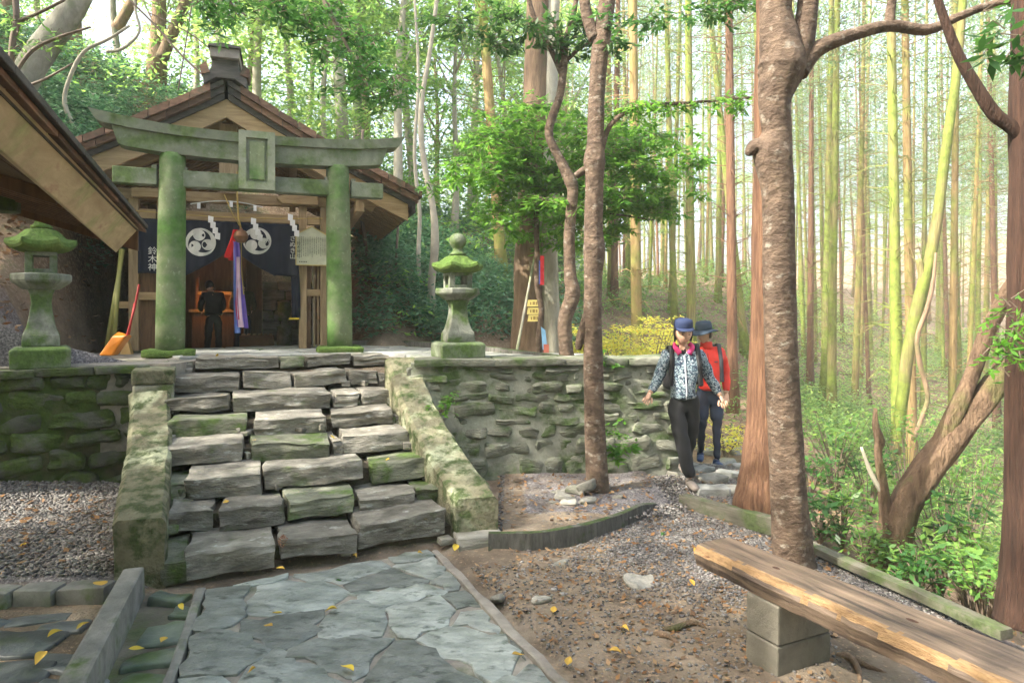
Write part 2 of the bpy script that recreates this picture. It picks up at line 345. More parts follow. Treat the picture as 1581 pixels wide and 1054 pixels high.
M['cedar_orange'] = material('orange_cedar_bark', (.19, .12, .05), (.34, .245, .105), 5, .85, .9, 14, (5, 5, .4), moss=(.24, .27, .055), moss_amt=.48, mscale=.7, var=.2, bdist=.02)
M['cedar_moss'] = material('mossy_cedar_bark', (.12, .10, .045), (.28, .25, .09), 5, .85, 1.0, 12, (5, 5, .5), moss=(.21, .27, .045), moss_amt=.56, mscale=1.1, var=.25, bdist=.02)
M['rotten'] = material('rotten_trunk_bark', (.07, .042, .026), (.24, .16, .10), 4, .9, 1.0, 14, (2.5, 2.5, .8), moss=(.16, .18, .05), moss_amt=.28, mscale=2, spots=(.06, .03, .02), sscale=7, spot_amt=.32, bdist=.05)
M['twig'] = plain('twig_bark', (.16, .12, .09))
M['twig_pale'] = plain('pale_twig_bark', (.36, .33, .26))
M['dirt'] = None
M['pebble'] = material('pebble_grey', (.09, .085, .09), (.33, .31, .31), 9, .6, .4, 40, var=.65)
M['rock'] = material('loose_rock', (.15, .145, .12), (.34, .33, .29), 6, .75, .9, 20, (1, 1, 2), moss=(.1, .14, .05), moss_amt=.2, spots=(.42, .42, .4), sscale=7, spot_amt=.3, var=.3, bdist=.02)
M['rock_pale'] = material('pale_path_stone', (.16, .165, .15), (.34, .35, .33), 6, .6, .8, 20, (1, 1, 2), moss=(.12, .18, .05), moss_amt=.25, var=.2, bdist=.02)
M['lf_green'] = leaf_mat('bright_green_leaf', [(.05, .17, .025), (.09, .25, .03), (.14, .32, .04), (.07, .20, .03)], .55)
M['lf_near'] = leaf_mat('deep_green_leaf', [(.025, .085, .022), (.045, .14, .03), (.06, .17, .03)], .45)
M['lf_mid'] = leaf_mat('mid_green_leaf', [(.07, .18, .045), (.13, .27, .06), (.20, .34, .07), (.10, .22, .08)], .55)
M['lf_pale'] = leaf_mat('pale_green_leaf', [(.14, .28, .08), (.22, .38, .10), (.32, .44, .12), (.16, .30, .13)], .6)
M['lf_blue'] = leaf_mat('bluish_green_leaf', [(.035, .095, .055), (.06, .15, .08), (.10, .20, .10), (.04, .11, .045)], .35, .35, .6)
M['lf_yellow'] = leaf_mat('yellow_autumn_leaf', [(.50, .46, .05), (.62, .60, .12), (.38, .46, .07), (.56, .44, .05)], .5)
M['lf_cedar'] = leaf_mat('cedar_needle', [(.09, .19, .08), (.15, .26, .11), (.21, .30, .14), (.20, .17, .11)], .5, .6, .3)
M['litter'] = leaf_mat('dead_leaf', [(.17, .085, .035), (.28, .15, .06), (.12, .075, .045), (.36, .24, .13), (.20, .12, .07)], .15, .7, .3)
M['lf_orange'] = leaf_mat('fallen_orange_leaf', [(.5, .24, .04), (.58, .38, .05), (.42, .2, .05)], .1, .6)
M['lf_gold'] = leaf_mat('fallen_yellow_leaf', [(.66, .50, .05), (.6, .42, .04)], .15, .5)

# ---------------------------------------------------------------- frames
def frame(ox, oy, deg):
    c, s = math.cos(R(deg)), math.sin(R(deg))
    def f(u, v, z=0.0): return Vector((ox + u * c - v * s, oy + u * s + v * c, z))
    return f
YS = 21.0
ST = frame(-2.09, 4.11, YS)        # stairs: u right, v up the steps
YH = 18.0
SH = frame(-3.317, 7.9, YH)        # shrine
PZ = 1.17
def sm(a, b, x):
    t = np.clip((x - a) / (b - a), 0, 1); return t * t * (3 - 2 * t)
def xb(y): return np.interp(y, [-5, 2, 3.6, 5.0, 5.7, 7, 8.5, 12, 20, 40], [3.0, 2.75, 2.55, 2.15, 2.15, 2.75, 3.2, 4.6, 7, 12])
def wall_y(x):
    return np.where(x < -3.35, 5.72 + .6575 * (x + 4.29), np.where(x < -.95, 6.45, 6.4 + .132 * (x + 1)))
def H(x, y):
    x = np.asarray(x, float); y = np.asarray(y, float)
    t = -.8 * (x + 1) + .6 * (y - 9.8)
    hill = .75 * (np.log1p(np.exp(np.clip(t * 3, -30, 30))) / 3)
    cap = 3.4 + 1.0 * np.maximum(0, -x - 3.5); hill = cap * np.tanh(hill / cap)
    back = sm(.22, .5, y - wall_y(x))
    lvl = 1.05 * sm(2.6, 1.0, x) * back * np.where(x > 1.72, 0, 1)
    lvl = lvl - .35 * sm(7.6, 9.5, y) * sm(-.6, .6, x) * back
    low = -.12 * sm(1.7, 2.2, x) * sm(7, 8, y)
    # shrine cut-out
    c, s = math.cos(R(YH)), math.sin(R(YH)); dx, dy = x + 3.317, y - 7.9
    w = dx * c + dy * s; v = -dx * s + dy * c
    cut = sm(2.0, 1.45, np.abs(w)) * sm(6.6, 5.9, v) * sm(-1.5, -.5, v)
    wide = sm(1.8, .6, -t)
    z = (hill * sm(.0, 1.5, t + .8) + lvl + low)
    z = z * (1 - cut) + .90 * cut
    r = x - xb(y)
    rr = np.log1p(np.exp(np.clip(r * 4, -30, 30))) / 4
    fall = -np.minimum(rr * .55, 2.6 + 0 * rr)
    far = np.maximum(0, y - 15) * .075 * sm(0, 6, r + 4)
    side = np.maximum(0, x - 40) * .2
    z = z + fall + far + side
    n = .05 * np.sin(x * 1.7 + 1.3 * np.sin(y * .9)) * np.cos(y * 1.3 + x * .4)
    wild = np.maximum(sm(.1, .8, r), np.maximum(sm(.2, 1.0, t) * (1 - cut), sm(9.5, 11, y) * (1 - cut)))
    z = z + n * 2.2 * wild + n * .12
    return z
def Hs(x, y): return float(H(np.array([x]), np.array([y]))[0])
def Gh(px, py, it=12):
    """where the line of sight through a photo pixel meets the terrain"""
    lo, hi = 2.0, 90.0
    prev = None
    for Y in np.concatenate([np.arange(2, 15, .05), np.arange(15, 90, .3)]):
        X = (px - CX) / F * Y; z = EYE - (py - HY) / F * Y
        if z <= Hs(X, Y): return Vector((X, Y, Hs(X, Y)))
    return P(px, py, 60)

# ---------------------------------------------------------------- ground
def ground_material():
    m = bpy.data.materials.new('forest_ground'); m.use_nodes = True; nt = m.node_tree; b = nt.nodes['Principled BSDF']
    tc = nd(nt, 'ShaderNodeTexCoord'); at = nd(nt, 'ShaderNodeAttribute', attribute_name='gravel'); at2 = nd(nt, 'ShaderNodeAttribute', attribute_name='wild')
    def noi(s, d=6):
        n = nd(nt, 'ShaderNodeTexNoise'); n.inputs['Scale'].default_value = s; n.inputs['Detail'].default_value = d; n.inputs['Roughness'].default_value = .65
        nt.links.new(tc.outputs['Object'], n.inputs[0]); return n.outputs[0]
    dirt = ramp(nt, noi(2.6), [(.3, (.10, .075, .052)), (.5, (.185, .145, .105)), (.7, (.28, .235, .18))]).outputs[0]
    fleck = ramp(nt, noi(34, 3), [(.58, 0), (.66, 1)]).outputs[0]
    dirt = mixc(nt, fleck, dirt, (.30, .215, .14))
    gr = ramp(nt, noi(60, 3), [(.3, (.05, .047, .05)), (.5, (.14, .13, .135)), (.68, (.32, .30, .30))]).outputs[0]
    gf = nd(nt, 'ShaderNodeMath', operation='MULTIPLY_ADD'); nt.links.new(noi(3.2, 5), gf.inputs[0]); gf.inputs[1].default_value = .9; nt.links.new(at.outputs['Fac'], gf.inputs[2])
    gfr = ramp(nt, gf.outputs[0], [(.75, 0), (1.0, 1)]).outputs[0]
    base = mixc(nt, gfr, dirt, gr)
    wild = ramp(nt, noi(1.2, 8), [(.30, (.05, .035, .02)), (.45, (.13, .085, .05)), (.58, (.22, .15, .095)), (.72, (.10, .12, .045))]).outputs[0]
    wf = ramp(nt, noi(26, 4), [(.5, 0), (.6, 1)]).outputs[0]; wild = mixc(nt, wf, wild, (.28, .20, .14))
    base = mixc(nt, at2.outputs['Fac'], base, wild)
    nt.links.new(base, b.inputs['Base Color']); b.inputs['Roughness'].default_value = .9; b.inputs['Specular IOR Level'].default_value = .3
    bp = nd(nt, 'ShaderNodeBump'); bp.inputs['Strength'].default_value = .9; bp.inputs['Distance'].default_value = .02
    hh = nd(nt, 'ShaderNodeMath', operation='ADD'); nt.links.new(noi(38, 5), hh.inputs[0]); nt.links.new(noi(9, 5), hh.inputs[1])
    nt.links.new(hh.outputs[0], bp.inputs['Height']); nt.links.new(bp.outputs[0], b.inputs['Normal'])
    return m
def axis(segs):
    out = []
    for a, b, st in segs: out += list(np.arange(a, b, st))
    return np.array(out + [segs[-1][1]])
gx = axis([(-70, -14, 3), (-14, -6, .5), (-6, 5.5, .09), (5.5, 14, .5), (14, 110, 3)])
gy = axis([(-40, -1, 3), (-1, 2, .3), (2, 10, .09), (10, 16, .25), (16, 30, .7), (30, 130, 3)])
X, Y = np.meshgrid(gx, gy); Z = H(X, Y)
# small real unevenness close by
def vnoise(x, y, s, seed):
    rs = np.random.RandomState(seed); g = rs.rand(64, 64); xi = np.floor(x * s).astype(int); yi = np.floor(y * s).astype(int); fx = x * s - xi; fy = y * s - yi
    fx = fx * fx * (3 - 2 * fx); fy = fy * fy * (3 - 2 * fy)
    q = lambda a, b: g[a % 64, b % 64]
    return (q(xi, yi) * (1 - fx) + q(xi + 1, yi) * fx) * (1 - fy) + (q(xi, yi + 1) * (1 - fx) + q(xi + 1, yi + 1) * fx) * fy - .5
ROUGH = lambda x, y: .03 * vnoise(x, y, 2.3, 1) + .012 * vnoise(x, y, 7, 2)
Z = Z + ROUGH(X, Y) * np.where(Y < 12, 1, 0)
# lower the ground a little under paving and stair
c, s = math.cos(R(YS)), math.sin(R(YS)); U = (X + 2.09) * c + (Y - 4.11) * s; V = -(X + 2.09) * s + (Y - 4.11) * c
pathm = (V < .1) & (Y > .5) & (X > -1.85 + .32 * (3.88 - Y) - .25) & (X < -.506 + .44 * (4.62 - Y) + .12)
Z = np.where(pathm, np.minimum(Z, -.045), Z)
gut = (X < -1.70 + .32 * (3.88 - Y)) & (Y < 3.98) & (Y > 1)
Z = np.where(gut, np.minimum(Z, -.03), Z)
Z = np.where((Y > 3.98) & (Y < 6.0) & (X < -2.35) & (Y < wall_y(X)), Z + .035, Z)
bed = (X > -.15) & (Y > 4.62 + .55 * np.clip(X + .1, 0, 9) + .35*np.clip(X-.6,0,9)) & (Y < 6.9) & (X < 1.35)
Z = np.where(bed, Z + .06, Z)
rr = X - xb(Y)
grav = np.clip(1.15 - .9 * np.hypot((X - 1.5) / 1.0, (Y - 4.9) / 1.05), 0, 1) + np.where((Y > 5.3) & (Y < 8) & (X > .1), .5, 0) + np.where((Y > 3.98) & (X < -2.2) & (Y < 6.6), .9, 0)
grav = grav + np.where((X > 1.75) & (Y < 4.8) & (Y > 2), .6, 0)
wild = np.clip(np.maximum(sm(-.05, .5, rr), np.maximum(sm(.0, .8, Z - 1.35), sm(9.0, 10.5, Y))), 0, 1) * 1.0
nyy, nxx = X.shape
ii = np.arange(nyy * nxx).reshape(nyy, nxx); quads = np.stack([ii[:-1, :-1], ii[:-1, 1:], ii[1:, 1:], ii[1:, :-1]], -1).reshape(-1, 4)
gme = np_mesh('ground', np.stack([X, Y, Z], -1).reshape(-1, 3), quads, mat=ground_material(), smooth=True)
for nm, arr in (('gravel', grav), ('wild', wild)):
    a = gme.attributes.new(nm, 'FLOAT', 'POINT'); a.data.foreach_set('value', np.clip(arr, 0, 1).astype(np.float32).ravel())
tag(link('ground', gme), kind='structure')
def Zg(x, y): return Hs(x, y) + float(ROUGH(np.array([x]), np.array([y]))[0])

# ---------------------------------------------------------------- Voronoi paving pieces
def clip_poly(poly, n, d):
    out = []
    for i in range(len(poly)):
        a, b = poly[i], poly[(i + 1) % len(poly)]
        da, db = a.dot(n) - d, b.dot(n) - d
        if da <= 0: out.append(a)
        if da * db < 0: out.append(a + (b - a) * (da / (da - db)))
    return out
def cells(poly, seeds, gap):
    poly = [Vector(p[:2]) for p in poly]; res = []
    for i, sd in enumerate(seeds):
        q = poly[:]
        for j, t in enumerate(seeds):
            if i == j: continue
            n = (t - sd); L = n.length
            if L > 2.5: continue
            n = n / L; q = clip_poly(q, n, ((sd + t) / 2).dot(n) - gap / 2)
            if len(q) < 3: break
        if len(q) >= 3: res.append(q)
    return res
def stone_slab(q, z0, z1, seed, rag=.014, inset=.012):
    """thin irregular slab: ragged outline, rounded upper arris, slightly wavy top"""
    pts = []
    n = len(q); cen = sum(q, Vector((0, 0))) / n
    for i in range(n):
        a, b = q[i], q[(i + 1) % n]; L = (b - a).length; k = max(1, int(L / .07)); nn = Vector((b - a).orthogonal()).normalized() if L > 1e-4 else Vector((0, 0))
        for j in range(k):
            p = a.lerp(b, j / k); w = noise.noise(Vector((p.x * 9, p.y * 9, seed))) * rag * 1.6
            if j == 0: p = p.lerp(cen, .045)
            pts.append(p + nn * w)
    m = len(pts); V = []; Fs = []
    tilt = (noise.noise(Vector((seed, 0, 0))) * .02, noise.noise(Vector((0, seed, 0))) * .02)
    def top(p): return z1 + (p.x - cen.x) * tilt[0] + (p.y - cen.y) * tilt[1] + .006 * noise.noise(Vector((p.x * 6, p.y * 6, seed)))
    V += [(p.x, p.y, z0) for p in pts]
    V += [(p.x, p.y, top(p) - inset * .7) for p in pts]
    ins = [p + (cen - p).normalized() * inset for p in pts]; V += [(p.x, p.y, top(p)) for p in ins]
    ins2 = [p.lerp(cen, .5) for p in ins]; V += [(p.x, p.y, top(p) + .004 * noise.noise(Vector((p.x * 12, p.y * 12, seed)))) for p in ins2]
    V.append((cen.x, cen.y, top(cen)))
    for r in range(3):
        for i in range(m): j = (i + 1) % m; Fs.append((r * m + i, r * m + j, (r + 1) * m + j, (r + 1) * m + i))
    Fs += [(3 * m + i, 3 * m + (i + 1) % m, 4 * m) for i in range(m)]
    return V, Fs
def paving(parent, poly, seeds, gap, z0, z1, mat, name, rag=.014, seed0=0, inset=.012):
    for i, q in enumerate(cells(poly, seeds, gap)):
        if len(q) < 3: continue
        V, Fs = stone_slab(q, z0, z1 + random.uniform(-.004, .006), seed0 + i * 1.37, rag, inset)
        me = bpy.data.meshes.new(name); me.from_pydata(V, [], Fs); me.update(); me.materials.append(mat)
        me.polygons.foreach_set('use_smooth', [True] * len(me.polygons))
        try: me.set_sharp_from_angle(angle=R(40))
        except Exception: pass
        link(name, me, parent)

# path of slate flags
path_poly = [(-1.76, 3.97), (-1.46, 3.0), (-1.08, 1.7), (.78, 1.7), (.16, 3.0), (-.56, 4.62)]
pv = MB(); pv.slab([(p[0], p[1]) for p in path_poly][::-1], -.06, -.002)
pth = pv.build('paved_path', M['joint']); tag(pth, kind='structure')
rs = random.Random(5); seeds = []
tries = 0
while len(seeds) < 52 and tries < 6000:
    tries += 1
    p = Vector((rs.uniform(-1.7, .8), rs.uniform(1.6, 4.6)))
    if all(Vector(((p - q).x * rs.choice([.85, 1.0]), (p - q).y * 1.15)).length > rs.choice([.2, .3, .40]) for q in seeds): seeds.append(p)
paving(pth, path_poly, seeds, .012, -.03, .008, M['flag'], 'flagstone', .045, 0, .006)
def kerb_run(name, pts, w, h0, h1, mat, label, cat='kerb', parts=False, smooth=False, wob=.0):
    mb = MB()
    pts = [Vector(p) for p in pts]; n = len(pts); L = []
    for i, p in enumerate(pts):
        d = (pts[min(i + 1, n - 1)] - pts[max(i - 1, 0)]); d.z = 0; d.normalize(); r = Vector((d.y, -d.x, 0))
        ww = w * (1 + wob * noise.noise(p * 3)); hh = h1 + wob * .05 * noise.noise(p * 4 + Vector((9, 0, 0)))
        L.append([p - r * ww / 2 + Vector((0, 0, h0)), p + r * ww / 2 + Vector((0, 0, h0)), p + r * (ww / 2 - .008) + Vector((0, 0, hh - .004)), p + r * (ww / 2 - .02) + Vector((0, 0, hh)), p - r * (ww / 2 - .02) + Vector((0, 0, hh)), p - r * (ww / 2 - .008) + Vector((0, 0, hh - .004))])
    vs = [q for l in L for q in l]; k = 6
    fs = [(i * k + j, i * k + (j + 1) % k, (i + 1) * k + (j + 1) % k, (i + 1) * k + j) for i in range(n - 1) for j in range(k)] + [tuple(range(k))[::-1], tuple((n - 1) * k + j for j in range(k))]
    mb.add(vs, fs); o = mb.build(name, mat)
    if label: tag(o, label, cat)
    return o
kerb_run('stone_kerb', catmull([(-.52, 4.60, 0), (.18, 3.02, 0), (.85, 1.6, 0)], 12), .07, -.08, .018, M['joint'], 'low mortar edging on the right side of the slate path', wob=.5)
kerb_run('stone_kerb', catmull([(-1.80, 3.95, 0), (-1.50, 3.0, 0), (-1.08, 1.6, 0)], 12), .06, -.08, .022, M['kerb'], 'narrow concrete edging along the left side of the slate path', wob=.3)
g0, g1 = G(200, 918, .03), G(130, 1054, .03)
d_ = (g1 - g0).normalized()
kerb_run('concrete_kerb', [g0 - d_ * .12, g0.lerp(g1, .5), g1 + d_ * 1.6], .12, -.12, .11, M['kerb'], 'straight grey concrete kerb running out from the foot of the left parapet', 'kerb')
for n_, (a, b) in enumerate([((-60, 927), (28, 921)), ((30, 921), (94, 919)), ((96, 919), (172, 915))]):
    p0, p1 = G(a[0], a[1]), G(b[0], b[1])
    me = rock_mesh('kerb_stone', (p1 - p0).length, .14, .12, 300 + n_, M['kerb'], (6, 2, 2), .008, .2)
    o = link('kerb_stone', me, None, loc=((p0.x + p1.x) / 2, (p0.y + p1.y) / 2, -.06))
    tag(o, ['low kerb stone at the picture\'s left edge below the gravel bed', 'middle kerb stone below the left gravel bed', 'kerb stone beside the foot of the left parapet, edging the gravel'][n_], 'kerb stone', 'stones edging the left gravel bed')
# cobbles of the two gutters
gt = MB(); gt.slab([(-6, 3.92), (-6, 1.5), (-1.1, 1.5), (-1.77, 3.98), (-2.3, 4.02)], -.07, -.035)
gto = gt.build('gutter_floor', material('gutter_mud', (.07, .06, .045), (.17, .15, .12), 4, .6, .8, 30, moss=(.1, .13, .05), moss_amt=.35, mscale=3)); tag(gto, kind='structure')
mgut = material('gutter_cobble', (.06, .085, .075), (.19, .22, .18), 4, .45, .6, 18, moss=(.10, .16, .05), moss_amt=.45, mscale=3, var=.35, wet=True)
mgut2 = material('dark_blue_cobble', (.05, .06, .065), (.15, .165, .17), 4, .4, .6, 18, moss=(.10, .14, .05), moss_amt=.25, mscale=3, var=.35, wet=True)
for i, (px, py, w, d, hh, mt) in enumerate([(262, 922, .2, .17, .06, 0), (256, 975, .26, .2, .05, 0), (236, 1012, .24, .16, .05, 0), (228, 1045, .27, .16, .04, 0), (285, 940, .14, .15, .04, 0), (20, 990, .42, .26, .05, 1), (95, 965, .24, .16, .04, 1), (10, 1035, .36, .16, .05, 1), (90, 1020, .3, .18, .04, 1), (60, 950, .3, .12, .03, 1), (-40, 960, .3, .2, .04, 1), (100, 1060, .3, .18, .04, 1), (40, 1075, .3, .2, .04, 1), (200, 1075, .25, .2, .04, 0)]):
    p = G(px, py, -.01)
    link('cobble', rock_mesh('cobble', w, d, hh, 40 + i, mgut2 if mt else mgut, (5, 4, 2), .02, .7), gto, loc=(p.x, p.y, -.06), rot=(0, 0, random.uniform(-.4, .4)))

# ---------------------------------------------------------------- stone stair
stair = thing('stone_staircase', 'broad weathered slate staircase climbing to the torii between two parapets', 'staircase', ST(0, 0, 0), R(YS))
core = MB()
HR, TR = .146, .385
for k in range(8):
    core.box(-.05 - .12 * k * TR * .4, 1.86, k * TR + .14, 3.3, (k * HR) - .1 if k else -.15, (k + 1) * HR - .06)
core.build('bed_soil', material('stair_soil', (.035, .028, .018), (.10, .08, .055), 6, .9, .8, 40, moss=(.07, .09, .025), moss_amt=.3, mscale=6, bdist=.02), stair)
def u_of(px, v):      # stair-frame u at which the row at v is seen at photo column px
    a = (px - CX) / F; c, s = math.cos(R(YS)), math.sin(R(YS))
    return (a * (4.11 + v * c) + 2.09 + v * s) / (c - a * s)
rows = [
 (0, [(250, 285, -.03, 1, -.04), (286, 424, .0, 0, 0), (429, 551, .0, 0, 0), (556, 692, .06, 0, .10)]),
 (1, [(256, 330, 0, 0, .02), (341, 438, -.01, 0, 0), (443, 550, 0, 1, .02), (556, 646, -.02, 0, .03), (648, 694, -.01, 1, .06)]),
 (2, [(254, 284, -.05, 1, 0), (287, 405, 0, 0, -.02), (408, 562, .01, 0, -.02), (577, 666, 0, 1, 0)]),
 (3, [(254, 376, .015, 0, -.02), (386, 511, 0, 1, 0), (513, 526, -.02, 0, 0), (529, 634, .01, 0, .02), (638, 658, -.02, 0, 0)]),
 (4, [(258, 381, 0, 1, -.02), (392, 502, -.01, 0, 0), (516, 608, .01, 0, .01), (611, 632, -.04, 0, 0)]),
 (5, [(256, 354, 0, 0, 0), (359, 509, .005, 0, 0), (515, 552, -.01, 0, 0), (555, 606, -.01, 0, 0)]),
 (6, [(256, 371, 0, 0, 0), (374, 448, .01, 0, 0), (450, 532, .015, 0, -.02), (536, 582, .005, 0, 0), (585, 600, -.02, 0, 0)]),
 (7, [(255, 300, -.01, 0, 0), (302, 432, 0, 0, .0), (434, 470, -.01, 1, 0), (472, 540, 0, 0, 0), (545, 598, .0, 0, 0)]),
]
sid = 0
for k, sts in rows:
    for (a, b, dz, ms, dv) in sts:
        v = k * TR
        ua, ub = u_of(a, v), u_of(b, v); w = (ub - ua) * .985; sid += 1
        hh = HR - random.uniform(-.012, .022) if k < 7 else .11
        d = TR + .12 if k < 7 else .5
        if dz == .06: hh = .17
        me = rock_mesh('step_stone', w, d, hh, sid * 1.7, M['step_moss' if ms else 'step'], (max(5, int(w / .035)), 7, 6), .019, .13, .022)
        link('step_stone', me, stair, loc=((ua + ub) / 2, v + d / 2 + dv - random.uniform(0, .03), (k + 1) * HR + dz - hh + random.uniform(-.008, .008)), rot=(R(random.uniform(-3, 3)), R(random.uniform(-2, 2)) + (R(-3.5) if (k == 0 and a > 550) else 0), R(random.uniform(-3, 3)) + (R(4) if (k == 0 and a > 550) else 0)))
# small wedging stones in the joints
for i in range(46):
    k = random.randint(0, 6); u = random.uniform(0, 1.75) if i % 2 else random.choice([.02, 1.74, 1.68, .05]); v = k * TR + random.uniform(.0, .08)
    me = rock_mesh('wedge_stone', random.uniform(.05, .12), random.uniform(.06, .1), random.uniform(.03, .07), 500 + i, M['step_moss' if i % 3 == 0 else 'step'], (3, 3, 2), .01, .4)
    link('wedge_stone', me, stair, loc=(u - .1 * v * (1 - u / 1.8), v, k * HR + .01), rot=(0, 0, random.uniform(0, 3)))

# ---------------------------------------------------------------- parapets
def parapet(name, label, secs, mat, seed):
    """secs: (left xy, right xy, ztop) from front to back; the front face is broken off square"""
    V = []; k = len(secs); Fs = []; N = 7
    for i, (l, r, zt) in enumerate(secs):
        l = Vector((l[0], l[1], 0)); r = Vector((r[0], r[1], 0)); d = (r - l)
        col = [l + Vector((0, 0, -.1)), l + Vector((0, 0, zt * .45)), l + d * .0 + Vector((0, 0, zt - .03)), l + d * .09 + Vector((0, 0, zt)), l + d * .91 + Vector((0, 0, zt + .004)), r + Vector((0, 0, zt - .03)), r + Vector((0, 0, zt * .45)), r + Vector((0, 0, -.1))]
        for j, p in enumerate(col):
            q = p * 7 + Vector((seed, 0, 0)); am = .022 if j in (1, 2, 5, 6) else .012
            V.append(p + Vector((noise.noise(q), noise.noise(q + Vector((7, 0, 0))), noise.noise(q + Vector((0, 7, 0))))) * am * (0 if j in (0, 7) else 1))
    m = 8
    for i in range(k - 1):
        for j in range(m - 1): Fs.append((i * m + j, (i + 1) * m + j, (i + 1) * m + j + 1, i * m + j + 1))
    Fs.append(tuple(range(m))); Fs.append(tuple((k - 1) * m + j for j in range(m))[::-1])
    me = bpy.data.meshes.new(name); me.from_pydata(V, [], Fs); me.update(); me.materials.append(mat)
    return tag(link(name, me), label, 'parapet')
def interp_secs(keys, n):
    out = []
    for i in range(n):
        t = i / (n - 1) * (len(keys) - 1); a = min(int(t), len(keys) - 2); f = t - a
        A, B = keys[a], keys[a + 1]
        out.append((Vector(A[0]).lerp(Vector(B[0]), f), Vector(A[1]).lerp(Vector(B[1]), f), A[2] + (B[2] - A[2]) * f))
    return out
lk = [((-2.37, 4.06), (-2.08, 4.10), .375), ((-2.64, 4.6), (-2.34, 4.66), .48), ((-2.93, 5.2), (-2.62, 5.26), .62), ((-3.2, 5.72), (-2.89, 5.78), .80), ((-3.3, 5.9), (-2.98, 5.96), .93)]
parapet('stair_parapet', 'mossy sloping concrete parapet on the left side of the stair', interp_secs(lk, 26), M['parapet'], 3)
tb = thing('parapet_block', 'two squared blocks capping the top of the left parapet', 'block', (-3.19, 6.1, 0), R(25))
MB().box(-.165, .155, -.17, .55, .6, .985).build('lower_block', M['concrete'], tb, bevel=.015)
MB().box(-.175, .165, -.18, .55, .99, 1.115).build('cap_block', M['parapet'], tb, bevel=.015)
rk = [((-.395, 4.80), (-.10, 4.88), .30), ((-.62, 5.28), (-.32, 5.36), .46), ((-.86, 5.8), (-.57, 5.88), .68), ((-1.06, 6.24), (-.76, 6.32), .90), ((-1.2, 6.6), (-.90, 6.66), 1.13), ((-1.25, 6.74), (-.94, 6.8), 1.17)]
parapet('stair_parapet', 'sloping concrete parapet right of the stair with pale worn patches on its top', interp_secs(rk, 28), M['parapet'], 11)
ft = rock_mesh('footing_stone', .34, .2, .10, 77, M['slate'], (5, 3, 2), .02, .4)
tag(link('footing_stone', ft, None, loc=(-.23, 4.79, -.03), rot=(0, 0, .3)), 'green grey stone wedged under the front of the right parapet', 'stone')

# ---------------------------------------------------------------- retaining walls
def rubble_wall(name, label, a, b, z0, z1, depth, courses, mat, mmat, seed, wmin=.15, wmax=.45, capmat=None, skip=()):
    a = Vector((a[0], a[1], 0)); b = Vector((b[0], b[1], 0)); L = (b - a).length; rz = math.atan2(b.y - a.y, b.x - a.x)
    t = thing(name, label, 'wall', a, rz)
    MB().box(-.02, L + .02, .030 if mat is M['wallstone'] else .045, depth, z0 - .1, z1 - .04).build('mortar_core', mmat, t)
    rs = random.Random(seed); zz = z0; sd = seed * 10
    hs = courses; tot = sum(hs); sc_ = (z1 - z0 - .06) / tot
    for ci, h in enumerate(hs):
        h *= sc_; x = -rs.uniform(0, .1)
        while x < L:
            w = rs.uniform(wmin, wmax) * (1.3 if h > .16 else 1); w = min(w, L - x + .04)
            if w < .07: break
            hh = h * rs.uniform(.62, 1.08); sd += 1
            me = rock_mesh('stone', w * .95, .17, hh, sd, mat, (max(3, min(8, int(w / .05))), 4, 4), .024, .6, .02)
            link('stone', me, t, loc=(x + w / 2, .095 + rs.uniform(-.012, .022), zz + rs.uniform(0, h - hh + .01)), rot=(0, R(rs.uniform(-7, 7)), R(rs.uniform(-5, 5))))
            x += w
        zz += h
    x = 0
    while x < L:
        w = min(rs.uniform(.35, .8), L - x)
        if w < .1: break
        sd += 1
        me = rock_mesh('coping_stone', w * .99, depth * .9, .07, sd, capmat or mat, (max(4, int(w / .08)), 3, 2), .010, .35)
        link('coping_stone', me, t, loc=(x + w / 2, depth * .42 + rs.uniform(-.02, .01), z1 - .068))
        x += w
    return t
rubble_wall('retaining_wall', 'rubble slate retaining wall streaked with moss right of the stair', (-.93, 6.42), (1.66, 6.76), 0.0, 1.17, .55,
            [.26, .20, .15, .11, .15, .10, .13, .10, .09], M['wallstone'], M['mortar'], 4)
rubble_wall('retaining_wall', 'dark green mossy retaining wall left of the stair under the lantern', (-6.2, 4.46), (-3.34, 6.30), 0.0, 1.13, .5,
            [.22, .2, .17, .2, .16, .15], M['wallmoss'], M['mortar_moss'], 9, .2, .5)
# wall end, round the corner behind the hikers
rubble_wall('retaining_wall', 'short rough end of the right retaining wall beside the footpath', (1.72, 7.12), (1.56, 8.5), -.1, 1.05, .45,
            [.3, .22, .25, .2, .16], M['wallstone'], M['mortar'], 15, .25, .55)
# ---------------------------------------------------------------- terrace
tz = PZ - .028
tp = [(-3.34, 6.32), (-3.15, 6.3), tuple(ST(.0, 2.9)[:2]), tuple(ST(1.8, 2.9)[:2]), (-.93, 6.62), (1.62, 6.98), (.95, 7.25), (-.35, 8.35), (-1.9, 9.6), (-3.2, 9.6), (-4.5, 8.3), (-6.6, 7.3), (-6.2, 4.75)]
terr = MB(); terr.slab(tp, .3, tz); to = terr.build('terrace', M['joint']); tag(to, kind='structure')
rs = random.Random(9); seeds = []; tries = 0
while len(seeds) < 60 and tries < 9000:
    tries += 1; p = Vector((rs.uniform(-5.2, 1.6), rs.uniform(5.6, 9.6)))
    if all((p - q).length > .5 for q in seeds): seeds.append(p)
tp_core = [(-3.3, 6.75), tuple(ST(.0, 3.05)[:2]), tuple(ST(1.8, 3.05)[:2]), (-.93, 6.95), (1.1, 7.12), (-.4, 8.25), (-1.9, 9.5), (-3.2, 9.5), (-4.4, 8.25)]
paving(to, tp_core, seeds, .02, tz - .03, tz + .028, M['terrace'], 'floor_slab', .02, 300)
